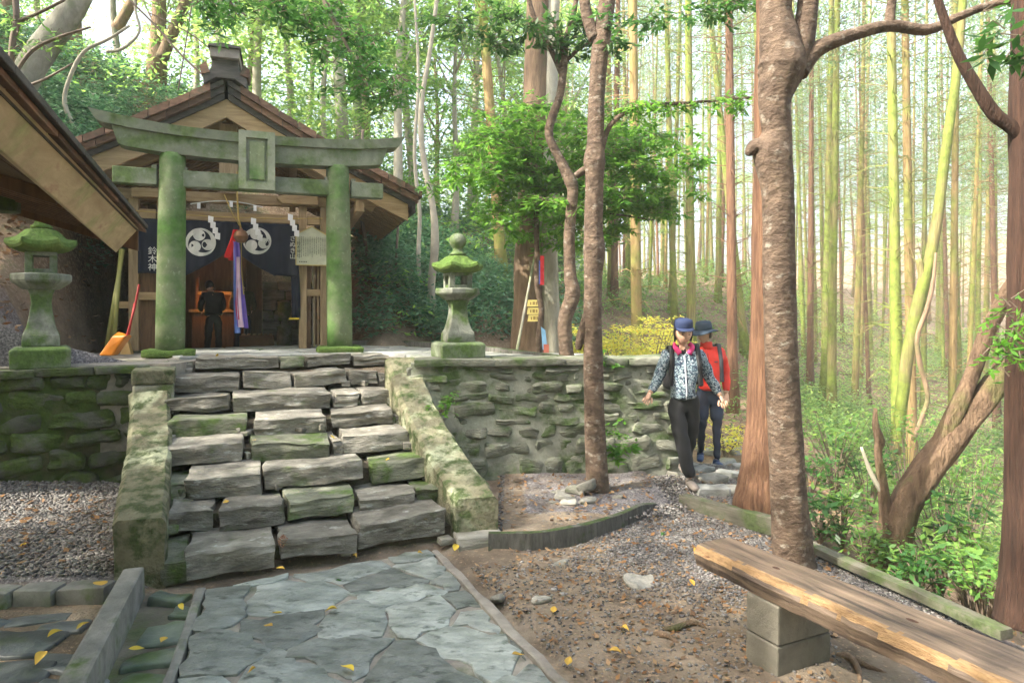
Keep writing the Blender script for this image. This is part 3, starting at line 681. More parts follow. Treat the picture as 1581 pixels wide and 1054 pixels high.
kerb_run('terrace_kerb', [P(540, 528, 9.5) + Vector((-.2, 0, 0)), P(628, 530, 9.45), P(690, 533, 8.8), P(760, 540, 7.9), P(868, 554, 7.0)], .10, -.1, .035, M['darkkerb'], 'low dark stone kerb bounding the back of the terrace', 'kerb')
# curved low kerb of the gravel bed
kerb_run('garden_kerb', catmull([(-.16, 4.66, 0), (.2, 4.68, 0), (.60, 4.92, 0), (.88, 5.2, 0), (1.1, 5.5, -.03), (1.22, 5.68, -.08)], 5), .065, -.08, .115, M['darkkerb'], 'curved dark mossy kerb holding the small gravel bed below the wall', 'kerb', wob=.25)
M['mossboard'] = material('weathered_mossy_board', (.09, .085, .06), (.20, .19, .15), 5, .85, .9, 24, (.8, 6, 6), moss=(.10, .14, .05), moss_amt=.45, mscale=5, bdist=.01)
# timbers at the path edge
def timber(name, a, b, w, h, mat, label, cat='timber', z=0):
    a = Vector(a); b = Vector(b); L = (b - a).length; rz = math.atan2(b.y - a.y, b.x - a.x)
    me = rock_mesh(name, L, w, h, len(name) + L * 7, mat, (14, 2, 2), .008, .2)
    return tag(link(name, me, None, loc=((a.x + b.x) / 2, (a.y + b.y) / 2, z - .03), rot=(0, -math.asin(max(-1, min(1, (b.z - a.z) / L))), rz)), label, cat)
timber('edging_timber', (1.42, 5.72, 0), (2.02, 4.95, 0), .10, .13, M['mossboard'], 'squared mossy timber lying beside the footpath below the cedar')
timber('edging_timber', (2.05, 4.72, 0), (2.50, 3.45, -.02), .09, .05, M['mossboard'], 'long thin mossy board edging the gravel behind the bench')
timber('fallen_log', (2.66, 3.5, 0), (3.5, 3.0, -.1), .2, .18, M['rotten'], 'rotten brown log lying at the foot of the right edge cedar', 'log', z=-.05)

# ---------------------------------------------------------------- torii
TX, TY = -2.791, 7.516
tor = thing('torii_gate', 'green mossy stone torii gate standing at the top of the stair', 'torii', (TX, TY, PZ), R(YS))
for sgn in (-1, 1):
    mb = MB(); pr = [(.142, 0), (.143, .3), (.140, .8), (.135, 1.4), (.128, 2.06), (.122, 2.12)]
    mb.lathe([(r, z) for z, r in []] or [(r * (1 + .0), z) for r, z in pr], 28)
    o = mb.build('pillar', M['granite_moss'], tor, smooth=True, loc=(sgn * .875, 0, 0)); o.rotation_euler = (0, R(-sgn * .7), 0)
    link('foot_stone', rock_mesh('foot_stone', .50, .40, .085, 61 + sgn, M['lantern_moss'], (7, 6, 2), .02, .9), tor, loc=(sgn * .875, -.02, -.02))
def beam_curve(name, half, z0f, z1f, dep, mat, cant=0.06, n=28):
    V = []; Fs = []
    for i in range(n + 1):
        w = -half + 2 * half * i / n; a = z0f(w); b = z1f(w); sh = 0
        wb = w * (1 - cant / half) if abs(w) >= half - 1e-6 else w
        for (y, z, ww) in ((-dep * .46, a, wb), (dep * .46, a, wb), (dep * .5, b, w), (-dep * .5, b, w)):
            nn = .004 * noise.noise(Vector((ww * 8, y * 20, z * 8)))
            V.append((ww, y + nn, z + nn))
    for i in range(n):
        for j in range(4): Fs.append((i * 4 + j, i * 4 + (j + 1) % 4, (i + 1) * 4 + (j + 1) % 4, (i + 1) * 4 + j))
    Fs += [(3, 2, 1, 0), tuple(n * 4 + j for j in range(4))]
    mb = MB(); mb.add(V, Fs); return mb.build(name, mat, tor)
cv = lambda w: .082 * (abs(w) / 1.4) ** 2.6
beam_curve('lower_lintel', 1.40, lambda w: 2.085 + cv(w), lambda w: 2.275 + cv(w) * .9, .23, M['torii_beam'])
beam_curve('top_lintel', 1.60, lambda w: 2.277 + cv(w) * .9, lambda w: 2.372 + cv(w) * 1.05, .31, M['torii_beam'], .07)
for a, b in ((-1.40, -.995), (-.752, .752), (.995, 1.36)):
    MB().box(a, b, -.07, .07, 1.775, 1.945).build('tie_beam', M['torii_beam'], tor, bevel=.008)
for x in (-.73, .73, -1.02, 1.02):
    MB().box(x - .025, x + .025, -.045, .045, 1.946, 1.985).build('wedge', M['concrete'], tor, bevel=.004)
tb_ = MB(); tb_.box(-.20, .165, -.285, -.16, 1.74, 2.37); o = tb_.build('name_tablet', M['torii_beam'], tor, bevel=.012); o.rotation_euler = (R(-4), 0, 0); o.location = (0, .05 - .13, 0)
fr = MB(); fr.box(-.20, -.125, -.315, -.287, 1.74, 2.37).box(.09, .165, -.315, -.287, 1.74, 2.37).box(-.125, .09, -.315, -.287, 1.74, 1.815).box(-.125, .09, -.315, -.287, 2.295, 2.37)
link('tablet_frame', fr.mesh('tablet_frame', M['torii_beam']), o)
MB().box(-.095, .06, -.300, -.287, 1.85, 2.26).build('tablet_panel', M['granite_moss'], o, bevel=.005)
MB().box(-.1, .07, -.16, -.118, 1.95, 2.1).build('tablet_tenon', M['torii_beam'], tor)
# debris on the tie beam
tl = []
for i in range(26):
    w = random.choice([-1, 1, 1]) * random.uniform(.05, 1.3); tl.append((w, random.uniform(-.05, .05), 1.95 + random.uniform(0, .012)))

# ---------------------------------------------------------------- shrine
shr = thing('wooden_shrine', 'small gabled wooden shrine with layered shingle roof behind the torii', 'shrine', (-3.317, 7.9, PZ), R(YH))
HALF, APX, EAV, VB = 2.303, 3.18, 1.975, 4.9
mm_ = (APX - EAV) / HALF
def roofz(w): a = abs(w); return APX - mm_ * a - .045 * math.sin(min(1, a / HALF) * math.pi)
def roof_layer(name, sgn, v0, v1, dz0, dz1, w0, w1, mat, parent, n=10):
    mb = MB(); V = []; Fs = []
    for i in range(n + 1):
        w = w0 + (w1 - w0) * i / n; z = roofz(w)
        V += [(sgn * w, v0, z + dz0), (sgn * w, v1, z + dz0), (sgn * w, v1, z + dz1), (sgn * w, v0, z + dz1)]
    for i in range(n):
        for j in range(4):
            f = (i * 4 + j, i * 4 + (j + 1) % 4, (i + 1) * 4 + (j + 1) % 4, (i + 1) * 4 + j); Fs.append(f if sgn > 0 else f[::-1])
    Fs += [(3, 2, 1, 0), tuple(n * 4 + j for j in range(4))]
    mb.add(V, Fs); return mb.build(name, mat, parent)
roof = thing('roof', None, None); roof.parent = shr
for sgn in (-1, 1):
    roof_layer('roof_covering', sgn, .03, VB, -.065, -.005, .02, HALF - .01, M['roofdark'], roof)
    roof_layer('roof_underlayer', sgn, .075, VB - .05, -.145, -.067, .02, HALF - .05, M['roofdark'], roof)
    roof_layer('roof_board', sgn, .12, VB - .1, -.215, -.147, .02, HALF - .09, M['roofdark'], roof)
    roof_layer('soffit', sgn, .30, VB - .2, -.262, -.217, .02, HALF - .12, M['soffit'], roof)
    roof_layer('barge_board', sgn, .155, .205, -.43, -.218, .0, HALF - .16, M['woodh'], shr)
    # shingle courses showing along the verge
    for crs, (v0, dz0, dz1) in enumerate(((0, -.075, .008), (.045, -.15, -.078))):
        ed = np.linspace(.16, HALF - (.0 if crs == 0 else .04), 11 - crs)
        for a, b in zip(ed[:-1], ed[1:]):
            jig = random.uniform(-.006, .006)
            roof_layer('shingle', sgn, v0 + jig, v0 + .30, dz0 + jig * .5, dz1 + random.uniform(-.004, .006), a + .004, b - .004, M['shingle'], roof, n=2)
    for v in np.arange(.42, VB - .3, .175):
        mb = MB(); a, b = .1, HALF - .10
        mb.bar((sgn * a, v, roofz(a) - .292), (sgn * b, v, roofz(b) - .292), .05, .058); mb.build('rafter', M['rafter'], roof)
    mb = MB(); mb.box(sgn * (HALF - .11), sgn * (HALF - .07), .12, VB - .1, EAV - .25, EAV - .09); mb.build('eave_fascia', M['roofdark'], roof)
# ridge
mb = MB(); mb.prism([(-.23, 3.06), (-.10, 3.15), (.10, 3.15), (.23, 3.06), (.235, 3.17), (.15, 3.25), (.14, 3.36), (-.14, 3.36), (-.15, 3.25), (-.235, 3.17)], -.03, VB); mb.build('ridge_saddle', M['roofdark'], roof, bevel=.008)
mb = MB(); mb.prism([(-.155, 3.363), (.155, 3.363), (.155, 3.47), (-.155, 3.47)], -.10, VB + .05); mb.build('ridge_beam', material('ridge_end_wood', (.17, .15, .13), (.30, .27, .24), 5, var=0), roof, bevel=.004)
mb = MB(); mb.prism([(-.175, 3.473), (.175, 3.473), (.165, 3.495), (0, 3.515), (-.165, 3.495)], -.13, VB + .08); mb.build('ridge_cap', M['roofdark'], roof)
for sgn in (-1, 1):
    mb = MB(); mb.prism([(sgn * .16, 3.20), (sgn * .25, 3.17), (sgn * .27, 3.26), (sgn * .2, 3.32)], -.05, .25); mb.build('ridge_end_scroll', M['shingle'], roof)
# gable: king post, tie beams, purlin
ky = .34
mb = MB(); mb.box(-.10, .11, ky, ky + .13, 1.92, 2.78); kp = mb.build('king_post', M['wood'], shr, bevel=.006)
hp = []
for i in range(26):
    t = 2 * math.pi * i / 26; hp.append(Vector((.0045 * 16 * math.sin(t) ** 3 + .005, ky - .004, 2.44 + .0036 * (13 * math.cos(t) - 5 * math.cos(2 * t) - 2 * math.cos(3 * t) - math.cos(4 * t)))))
mb = MB(); mb.tube(hp + [hp[0]], .005, 5, cap=False); link('heart_carving', mb.mesh('heart_carving', M['wood_dark']), kp)
MB().box(-1.25, 1.25, .50, .62, 1.79, 1.915).build('upper_tie_beam', M['woodh'], shr, bevel=.01)
for sgn in (-1, 1):
    mb = MB(); mb.bar((sgn * .05, .42, 2.72), (sgn * 1.75, .42, 1.80), .07, .12); mb.build('gable_brace', M['woodh'], shr, bevel=.005)
    mb = MB(); mb.prism([(sgn * .62, 1.80), (sgn * 1.05, 1.80), (sgn * 1.05, 1.91), (sgn * .62, 1.91), (sgn * .55, 1.87)], .38, .499); mb.build('beam_nose', M['woodh'], shr, bevel=.01)
    mb = MB(); mb.box(sgn * 1.55 - .05, sgn * 1.55 + .05, .2, VB - .3, 1.72, 1.86); mb.build('purlin', M['wood'], shr)
    mb = MB(); mb.box(sgn * .75 - .05, sgn * .75 + .05, .2, VB - .3, 2.30, 2.43); mb.build('purlin', M['wood'], shr)
mb = MB(); mb.box(-.06, .06, .25, VB - .3, 2.72, 2.86); mb.build('ridge_purlin', M['wood_dark'], shr)
PXS = [-1.035, -.745, .865, 1.127]
for i, x in enumerate(PXS):
    wd = (.105, .08, .095, .10)[i]
    mb = MB(); mb.box(x - wd / 2, x + wd / 2, .445, .555, .0, 1.785); mb.build('post', M['wood'], shr, bevel=.006)
for (a, b, y0, y1, z0, z1, nm) in [(-1.22, 1.28, .452, .548, 1.56, 1.672, 'front_beam'), ]:
    for p, q in zip([a] + [x + .055 for x in PXS], [x - .055 for x in PXS] + [b]):
        if q - p > .02: MB().box(p, q, y0, y1, z0, z1).build(nm, M['woodh'], shr, bevel=.006)
# left bay boards and rail, right bay rails
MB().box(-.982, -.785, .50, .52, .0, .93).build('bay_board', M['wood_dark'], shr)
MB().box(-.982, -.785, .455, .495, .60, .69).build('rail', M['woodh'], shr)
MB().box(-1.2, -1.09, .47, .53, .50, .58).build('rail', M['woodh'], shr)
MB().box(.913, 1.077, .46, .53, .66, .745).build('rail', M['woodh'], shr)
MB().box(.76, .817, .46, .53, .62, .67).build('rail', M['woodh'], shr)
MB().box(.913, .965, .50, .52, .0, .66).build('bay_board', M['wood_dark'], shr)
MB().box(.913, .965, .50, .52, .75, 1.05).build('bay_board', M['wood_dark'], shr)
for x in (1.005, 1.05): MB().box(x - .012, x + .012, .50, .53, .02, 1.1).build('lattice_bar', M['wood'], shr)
pw = plain('pale_slit_light', (.62, .58, .5))  # pale strips painted in place of the light beyond the lattice slits
MB().box(.985, .999, .56, .60, .05, .63).build('slit_light', pw, shr)
MB().box(.985, .999, .56, .60, .76, 1.1).build('slit_light', pw, shr)
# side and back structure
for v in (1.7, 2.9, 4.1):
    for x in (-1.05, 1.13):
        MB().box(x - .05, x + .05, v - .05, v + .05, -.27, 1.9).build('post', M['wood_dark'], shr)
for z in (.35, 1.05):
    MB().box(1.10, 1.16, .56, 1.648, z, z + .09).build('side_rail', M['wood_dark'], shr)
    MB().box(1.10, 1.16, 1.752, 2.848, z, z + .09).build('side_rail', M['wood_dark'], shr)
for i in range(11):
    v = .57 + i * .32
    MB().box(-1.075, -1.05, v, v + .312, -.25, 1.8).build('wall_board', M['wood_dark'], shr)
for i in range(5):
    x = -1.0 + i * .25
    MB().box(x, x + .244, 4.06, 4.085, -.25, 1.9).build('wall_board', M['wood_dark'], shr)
MB().box(-1.1, 1.2, .52, 4.2, -.32, -.262).build('floor', M['terrace'], shr)
MB().box(-1.1, 1.2, .56, .72, -.262, .006).build('threshold_stone', M['terrace'], shr)
# dry stone wall seen through the right half
rw = random.Random(3)
sw = thing('dry_stone_wall', 'rough dry stone wall seen through the dark shrine doorway', 'wall', SH(.25, 4.3, .86), R(YH))
z = 0
for ci in range(8):
    x = 0; h = rw.uniform(.13, .2)
    while x < 1.7:
        w = rw.uniform(.15, .38); me = rock_mesh('stone', w * .95, .25, h, ci * 20 + x * 9, M['slate'], (4, 3, 3), .015, .4)
        link('stone', me, sw, loc=(x + w / 2, rw.uniform(-.02, .03), z)); x += w
    z += h
MB().box(0, 1.9, .08, .3, -.1, z).build('backing', M['mortar_moss'], sw)
# altar with a lit lamp, offering box, small stone lantern
al = thing('altar', 'dark wooden altar cabinet inside the shrine', 'altar', SH(-.52, 3.9, .91), R(YH))
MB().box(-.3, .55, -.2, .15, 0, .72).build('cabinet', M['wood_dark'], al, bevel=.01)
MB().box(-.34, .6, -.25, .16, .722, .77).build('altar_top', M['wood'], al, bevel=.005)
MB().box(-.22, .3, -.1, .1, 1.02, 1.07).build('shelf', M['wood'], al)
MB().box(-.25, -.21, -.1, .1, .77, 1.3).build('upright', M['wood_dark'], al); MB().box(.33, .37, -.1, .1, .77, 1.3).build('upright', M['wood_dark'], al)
lp = thing('altar_lamp', 'glowing orange lamp burning on the altar inside the shrine', 'lamp', SH(-.50, 3.68, 1.685), R(YH))
MB().lathe([(.05, 0), (.07, .03), (.072, .2), (.05, .25)], 14).build('lamp_shade', plain('glowing_lamp', (1.0, .33, .05), emit=2.2), lp, smooth=True)
MB().lathe([(.08, -.02), (.08, -.002)], 14).build('lamp_foot', M['wood_dark'], lp)
pl = bpy.data.lights.new('lamp_light', 'POINT'); plo = bpy.data.objects.new('lamp_light', pl); C.objects.link(plo); plo.parent = lp; plo.location = (0, -.14, .12)
pl.energy = 1.6; pl.color = (1, .45, .12); pl.shadow_soft_size = .04
ob = thing('offering_box', 'brown slatted offering box inside the shrine doorway', 'box', SH(.22, 2.9, .91), R(YH))
MB().box(-.25, .25, -.16, .16, 0, .36).build('box_body', material('offering_box_wood', (.16, .07, .03), (.27, .13, .06), 5, var=0), ob, bevel=.01)
for i in range(6): MB().box(-.22 + i * .08, -.18 + i * .08, -.15, .15, .362, .385).build('slat', M['wood'], ob)
vs = thing('stone_vase', 'small pale stone pedestal vase before the dry stone wall', 'vase', SH(.62, 3.9, .91), R(YH))
MB().lathe([(.12, 0), (.12, .45), (.14, .47), (.05, .52), (.045, .6), (.10, .68), (.12, .8), (.10, .86), (.13, .9)], 16).build('vase_body', M['lantern'], vs, smooth=True)

# ---------------------------------------------------------------- curtain with crests
navy = material('navy_curtain_cloth', (.003, .005, .016), (.007, .011, .030), 5, .9, .3, 300, var=0, bdist=.002)
white = material('white_dye', (.52, .52, .50), (.66, .66, .64), 9, .9, .2, 300, var=0, bdist=.002)
cu = thing('shrine_curtain', 'navy blue shrine curtain drawn up in the middle, with two white comma crests', 'curtain', SH(0, 0, PZ), R(YH))
CY = .415
def cur_y(x, z):
    e = abs(x - .03)
    return CY + .012 * math.sin(x * 17 + z * 3) + .02 * math.sin(x * 31 + 4 * z) * max(0, 1 - abs(e - .0) / .22) + .006 * math.sin(x * 53)
def bottom(x):
    e = abs(x - .04); tcurve = min(1, e / .50)
    return .90 + .40 * (1 - tcurve ** .62) if e < .50 else .90 - .012 * math.sin(x * 9)
def curtain_mesh():
    V = []; Q = []; nx, nz = 110, 16; xs = np.linspace(-.98, .815, nx)
    for x in xs:
        b = bottom(x)
        for k in range(nz + 1):
            z = b + (1.552 - b) * k / nz; V.append((x, cur_y(x, z), z))
    for i in range(nx - 1):
        for k in range(nz): a = i * (nz + 1) + k; Q.append((a, a + nz + 1, a + nz + 2, a + 1))
    return V, Q
V, Q = curtain_mesh(); o = link('cloth', np_mesh('cloth', V, Q, mat=navy, smooth=True), cu)
so = o.modifiers.new('thick', 'SOLIDIFY'); so.thickness = .004; so.offset = 1
# right side drop of cloth to the rail
V = []; Q = []
for i in range(9):
    x = .715 + .10 * i / 8
    for k in range(9): zz = .38 + 1.15 * k / 8; V.append((x + .02 * math.sin(zz * 3), CY + .012 + .012 * math.sin(i * 1.9), zz))
for i in range(8):
    for k in range(8): a = i * 9 + k; Q.append((a, a + 9, a + 10, a + 1))
o = link('side_cloth', np_mesh('side_cloth', V, Q, mat=navy, smooth=True), cu); so = o.modifiers.new('thick', 'SOLIDIFY'); so.thickness = .004
MB().box(.70, .82, CY - .002, CY + .03, .365, .385).build('yellow_tie', plain('yellow_tie', (.6, .45, .03)), cu)
def comma_crest(cx, cz, Rr, name='crest'):
    mb = MB(); off = .007
    def pt(x, z, o=off): return (cx + x, cur_y(cx + x, cz + z) - o, cz + z)
    for k in range(3):
        a0 = R(100 + 120 * k); hr = Rr * .40; hx, hz = Rr * .50 * math.cos(a0), Rr * .50 * math.sin(a0)
        ring = [pt(hx, hz)] + [pt(hx + hr * math.cos(2 * math.pi * i / 20), hz + hr * math.sin(2 * math.pi * i / 20)) for i in range(20)]
        mb.add(ring, [(0, 1 + i, 1 + (i + 1) % 20) for i in range(20)])
        n = 22; V = []; 
        for i in range(n + 1):
            t = i / n; a = a0 - R(8) + t * R(158); ro = Rr * (.90 + .10 * min(1, t * 5)); ri = Rr * (.50 + .49 * t ** .75)
            V += [pt(ri * math.cos(a), ri * math.sin(a), off + .0012), pt(ro * math.cos(a), ro * math.sin(a), off + .0012)]
        mb.add(V, [(2 * i, 2 * i + 1, 2 * i + 3, 2 * i + 2) for i in range(n)])
    return mb.build(name, white, cu)
def on_plane(px, py, v):      # point of the shrine plane v seen at a photo pixel, in shrine coords (u,z)
    a = (px - CX) / F; c, s = math.cos(R(YH)), math.sin(R(YH))
    u = (a * (7.9 + v * c) + 3.317 + v * s) / (c - a * s); p = SH(u, v)
    return u, EYE - (py - HY) / F * p.y - PZ
u1, z1 = on_plane(310, 374, CY); u2, z2 = on_plane(397, 372, CY)
comma_crest(u1, z1, .168); comma_crest(u2, z2, .165)
# lettering on the curtain
def text_mesh(body, size, mat, name='lettering', ext=.0006):
    cd = bpy.data.curves.new('txt', 'FONT'); cd.body = body; cd.size = size; cd.extrude = ext; cd.align_x = 'CENTER'; cd.resolution_u = 2; cd.space_line = .95
    o = bpy.data.objects.new('txt', cd); C.objects.link(o); dg = bpy.context.evaluated_depsgraph_get(); dg.update()
    me = bpy.data.meshes.new_from_object(o.evaluated_get(dg), depsgraph=dg); me.name = name
    C.objects.unlink(o); bpy.data.objects.remove(o); me.materials.clear(); me.materials.append(mat); return me
for (body, px, py, size) in (('鈴\n木\n神', 236, 392, .098), ('さ\nぬ\nき\n山', 452, 372, .075)):
    u, zz = on_plane(px, py, CY)
    for ci, ch in enumerate(body.split('\n')): link('lettering', text_mesh(ch, size, white), cu, loc=(u, CY - .022, zz - ci * size * .98), rot=(R(90), 0, 0))
# ---------------------------------------------------------------- rope, shide papers, bell, ribbons
yel = plain('yellow_rope', (.42, .30, .09)); paper = plain('white_paper', (.78, .78, .8))
RY = .36
rope = thing('shide_rope', 'thin straw rope stretched under the front beam of the shrine', 'rope', SH(0, 0, PZ), R(YH))
pts = []
for i in range(21):
    x = -1.0 + 2.1 * i / 20; pts.append((x, RY, 1.600 + .03 * ((x - .05) / 1.0) ** 2))
MB().tube(pts, .006, 5).build('rope_strand', yel, rope, smooth=True)
for n_, (px, py, s_) in enumerate([(323, 333, 1), (389, 336, 1), (446, 330, 1)]):
    u, zt = on_plane(px, py, RY)
    t = thing('paper_streamer', ['white zigzag paper streamer before the left comma crest', 'white zigzag paper streamer before the right comma crest', 'white zigzag paper streamer beside the wooden notice board'][n_], 'streamer', SH(u, RY - .01, PZ + zt), R(YH), 'zigzag paper streamers on the rope')
    mb = MB(); w, h = .055, .078
    for k in range(4):
        x0 = k * .018 - .02; z0 = -k * h * .86; yy = -.002 * k
        mb.hexa([(x0, yy, z0 - h), (x0 + w, yy, z0 - h - .018), (x0 + w, yy + .0015, z0 - h - .018), (x0, yy + .0015, z0 - h)], [(x0 + .01, yy, z0), (x0 + w + .012, yy, z0 - .018), (x0 + w + .012, yy + .0015, z0 - .018), (x0 + .01, yy + .0015, z0)])
    mb.build('paper', paper, t, rot=(0, R(-6), 0))
# knotted cord with white tufts inside the gable
sh2 = thing('tassel_cord', 'white twisted cord with small paper tufts sagging under the gable', 'cord', SH(0, 0, PZ), R(YH))
pts = [(-.42 + i * .09, .40, 1.74 + .06 * math.cos((i - 4.5) / 4.5 * 1.5)) for i in range(10)]
MB().tube(pts, .007, 5).build('cord_strand', plain('white_cord', (.6, .6, .56)), sh2)
for i in (1, 5, 8): MB().box(pts[i][0] - .015, pts[i][0] + .02, .385, .40, pts[i][2] - .07, pts[i][2]).build('paper_tuft', paper, sh2)
u, zb = on_plane(372, 365, .27)
bell = thing('shrine_bell', 'round bronze shrine bell hanging before the curtain', 'bell', SH(u, .27, PZ + zb), R(YH))
mb = MB(); mb.lathe([(.004, -.082), (.045, -.072), (.075, -.035), (.083, -.004), (.086, 0), (.083, .004), (.076, .035), (.05, .068), (.02, .08), (.015, .1), (.004, .1)], 22)
mb.build('bell_body', plain('dull_bronze', (.20, .10, .055), .5, .5), bell, smooth=True)
MB().box(-.05, .05, -.004, .004, -.083, -.078).build('bell_slot', M['roofdark'], bell)
br = thing('bell_rope', 'yellow rope holding the bell below the shrine gable', 'rope', SH(u, .27, PZ + zb), R(YH))
MB().tube([(0, 0, .09), (-.03, .02, .25), (-.045, .05, .5), (-.05, .08, .8)], .011, 6).build('rope_strand', yel, br, smooth=True)
MB().tube([(0, 0, .10), (-.1, .02, .28), (-.19, .06, .5)], .006, 5).build('rope_strand', yel, br, smooth=True)
def ribbon(parent, name, x0, x1, ztop, zbot, w, mat, y, ph):
    V = []; Q = []; n = 22; m = 5
    for i in range(n + 1):
        t = i / n; z = ztop + (zbot - ztop) * t; xc = x0 + (x1 - x0) * t + .006 * math.sin(t * 5 + ph)
        for j in range(m): q = (j / (m - 1) - .5); V.append((xc + q * w * (.75 + .5 * t), y + .012 * math.cos(j * 2.4 + ph + t * 2), z))
    for i in range(n):
        for j in range(m - 1): a = i * m + j; Q.append((a, a + 1, a + m + 1, a + m))
    return link(name, np_mesh(name, V, Q, mat=mat, smooth=True), parent)
rb = thing('bell_streamers', 'long purple, blue and pink cloth streamers hanging from the shrine bell', 'streamers', SH(u, .27, PZ + zb), R(YH))
ribbon(rb, 'purple_ribbon', -.055, .01, -.07, -1.08, .075, plain('purple_cloth', (.12, .07, .38)), -.02, 0)
ribbon(rb, 'blue_ribbon', -.075, -.035, -.06, -1.16, .05, plain('blue_cloth', (.12, .2, .52)), .0, 1)
ribbon(rb, 'pink_ribbon', -.035, .0, -.25, -1.09, .05, plain('pink_cloth', (.66, .46, .58)), -.035, 2)
ribbon(rb, 'purple_ribbon', -.03, .055, -.08, -1.10, .04, plain('violet_cloth', (.16, .09, .42)), -.01, 3)
ribbon(rb, 'red_ribbon', -.045, -.03, -.62, -1.0, .03, plain('crimson_cloth', (.5, .02, .08)), -.03, 2)
ribbon(rb, 'yellow_cord', .0, .03, -.07, -.7, .012, yel, -.045, 2)
rc = thing('red_cloth', 'bright red cloth knotted beside the shrine bell', 'cloth', SH(u - .095, .28, PZ + zb), R(YH))
ribbon(rc, 'cloth_fold', .03, -.045, .08, -.26, .07, plain('red_cloth', (.62, .008, .012)), -.01, .4)
ribbon(rc, 'cloth_fold', .0, -.02, .0, -.29, .05, plain('red_cloth_2', (.5, .006, .012)), .01, 2)
# ---------------------------------------------------------------- notice board
ua, za = on_plane(457, 409, .40); ub, zb2 = on_plane(505, 409, .40); um, zm = on_plane(483, 350, .40); us, zs = on_plane(457, 362, .40)
nb = thing('notice_board', 'pentagonal cream notice board with columns of dark Japanese writing, fixed to the shrine posts', 'sign', SH((ua + ub) / 2, .40, PZ + za), R(YH))
hw = (ub - ua) / 2; ht = zs - za; hp_ = zm - za
MB().prism([(-hw, 0), (hw, 0), (hw, ht), (0, hp_), (-hw, ht)], -.012, .012).build('board', plain('cream_board', (.50, .52, .40), .6), nb)
fr = MB()
pp = [(-hw, 0), (hw, 0), (hw, ht), (0, hp_), (-hw, ht)]
for i in range(5):
    a, b = pp[i], pp[(i + 1) % 5]; fr.bar((a[0], -.001, a[1]), (b[0], -.001, b[1]), .034, .012, up=(0, 1, 0) if False else (0, 0, 1) if abs(a[1] - b[1]) < .3 else (1, 0, 0))
fr.build('board_frame', plain('yellow_edge', (.48, .38, .15)), nb)
ink = plain('black_ink', (.05, .06, .06)); lt = MB(); rl = random.Random(4)
for c_ in range(13):
    x = hw * .86 - c_ * hw * 1.72 / 12.5; z = ht * .93; zend = .10 if c_ < 11 else .06
    while z > zend + rl.uniform(0, .05):
        s_ = .010
        for k in range(3):
            if rl.random() < .75: lt.box(x - s_ * rl.uniform(.3, .6), x + s_ * rl.uniform(.3, .6), -.0146, -.0125, z - k * .0042, z - k * .0042 + .0018)
        lt.box(x - .001 + rl.uniform(-.003, .003), x + .001, -.0146, -.0125, z - .010, z + .002)
        z -= .0165
for k in range(5): lt.box(-hw * .8 + k * .02, -hw * .8 + k * .02 + .013, -.0146, -.0125, .035, .048)
lt.build('lettering', ink, nb)
for ci, ch in enumerate('鈴木神社'): link('lettering', text_mesh(ch, .05, ink), nb, loc=(-hw * .84, -.0135, ht * .66 - ci * .05), rot=(R(90), 0, 0))
for sgn in (-1,): MB().box(-.02, .02, .012, .044, .02, ht).build('batten', M['wood_dark'], nb)
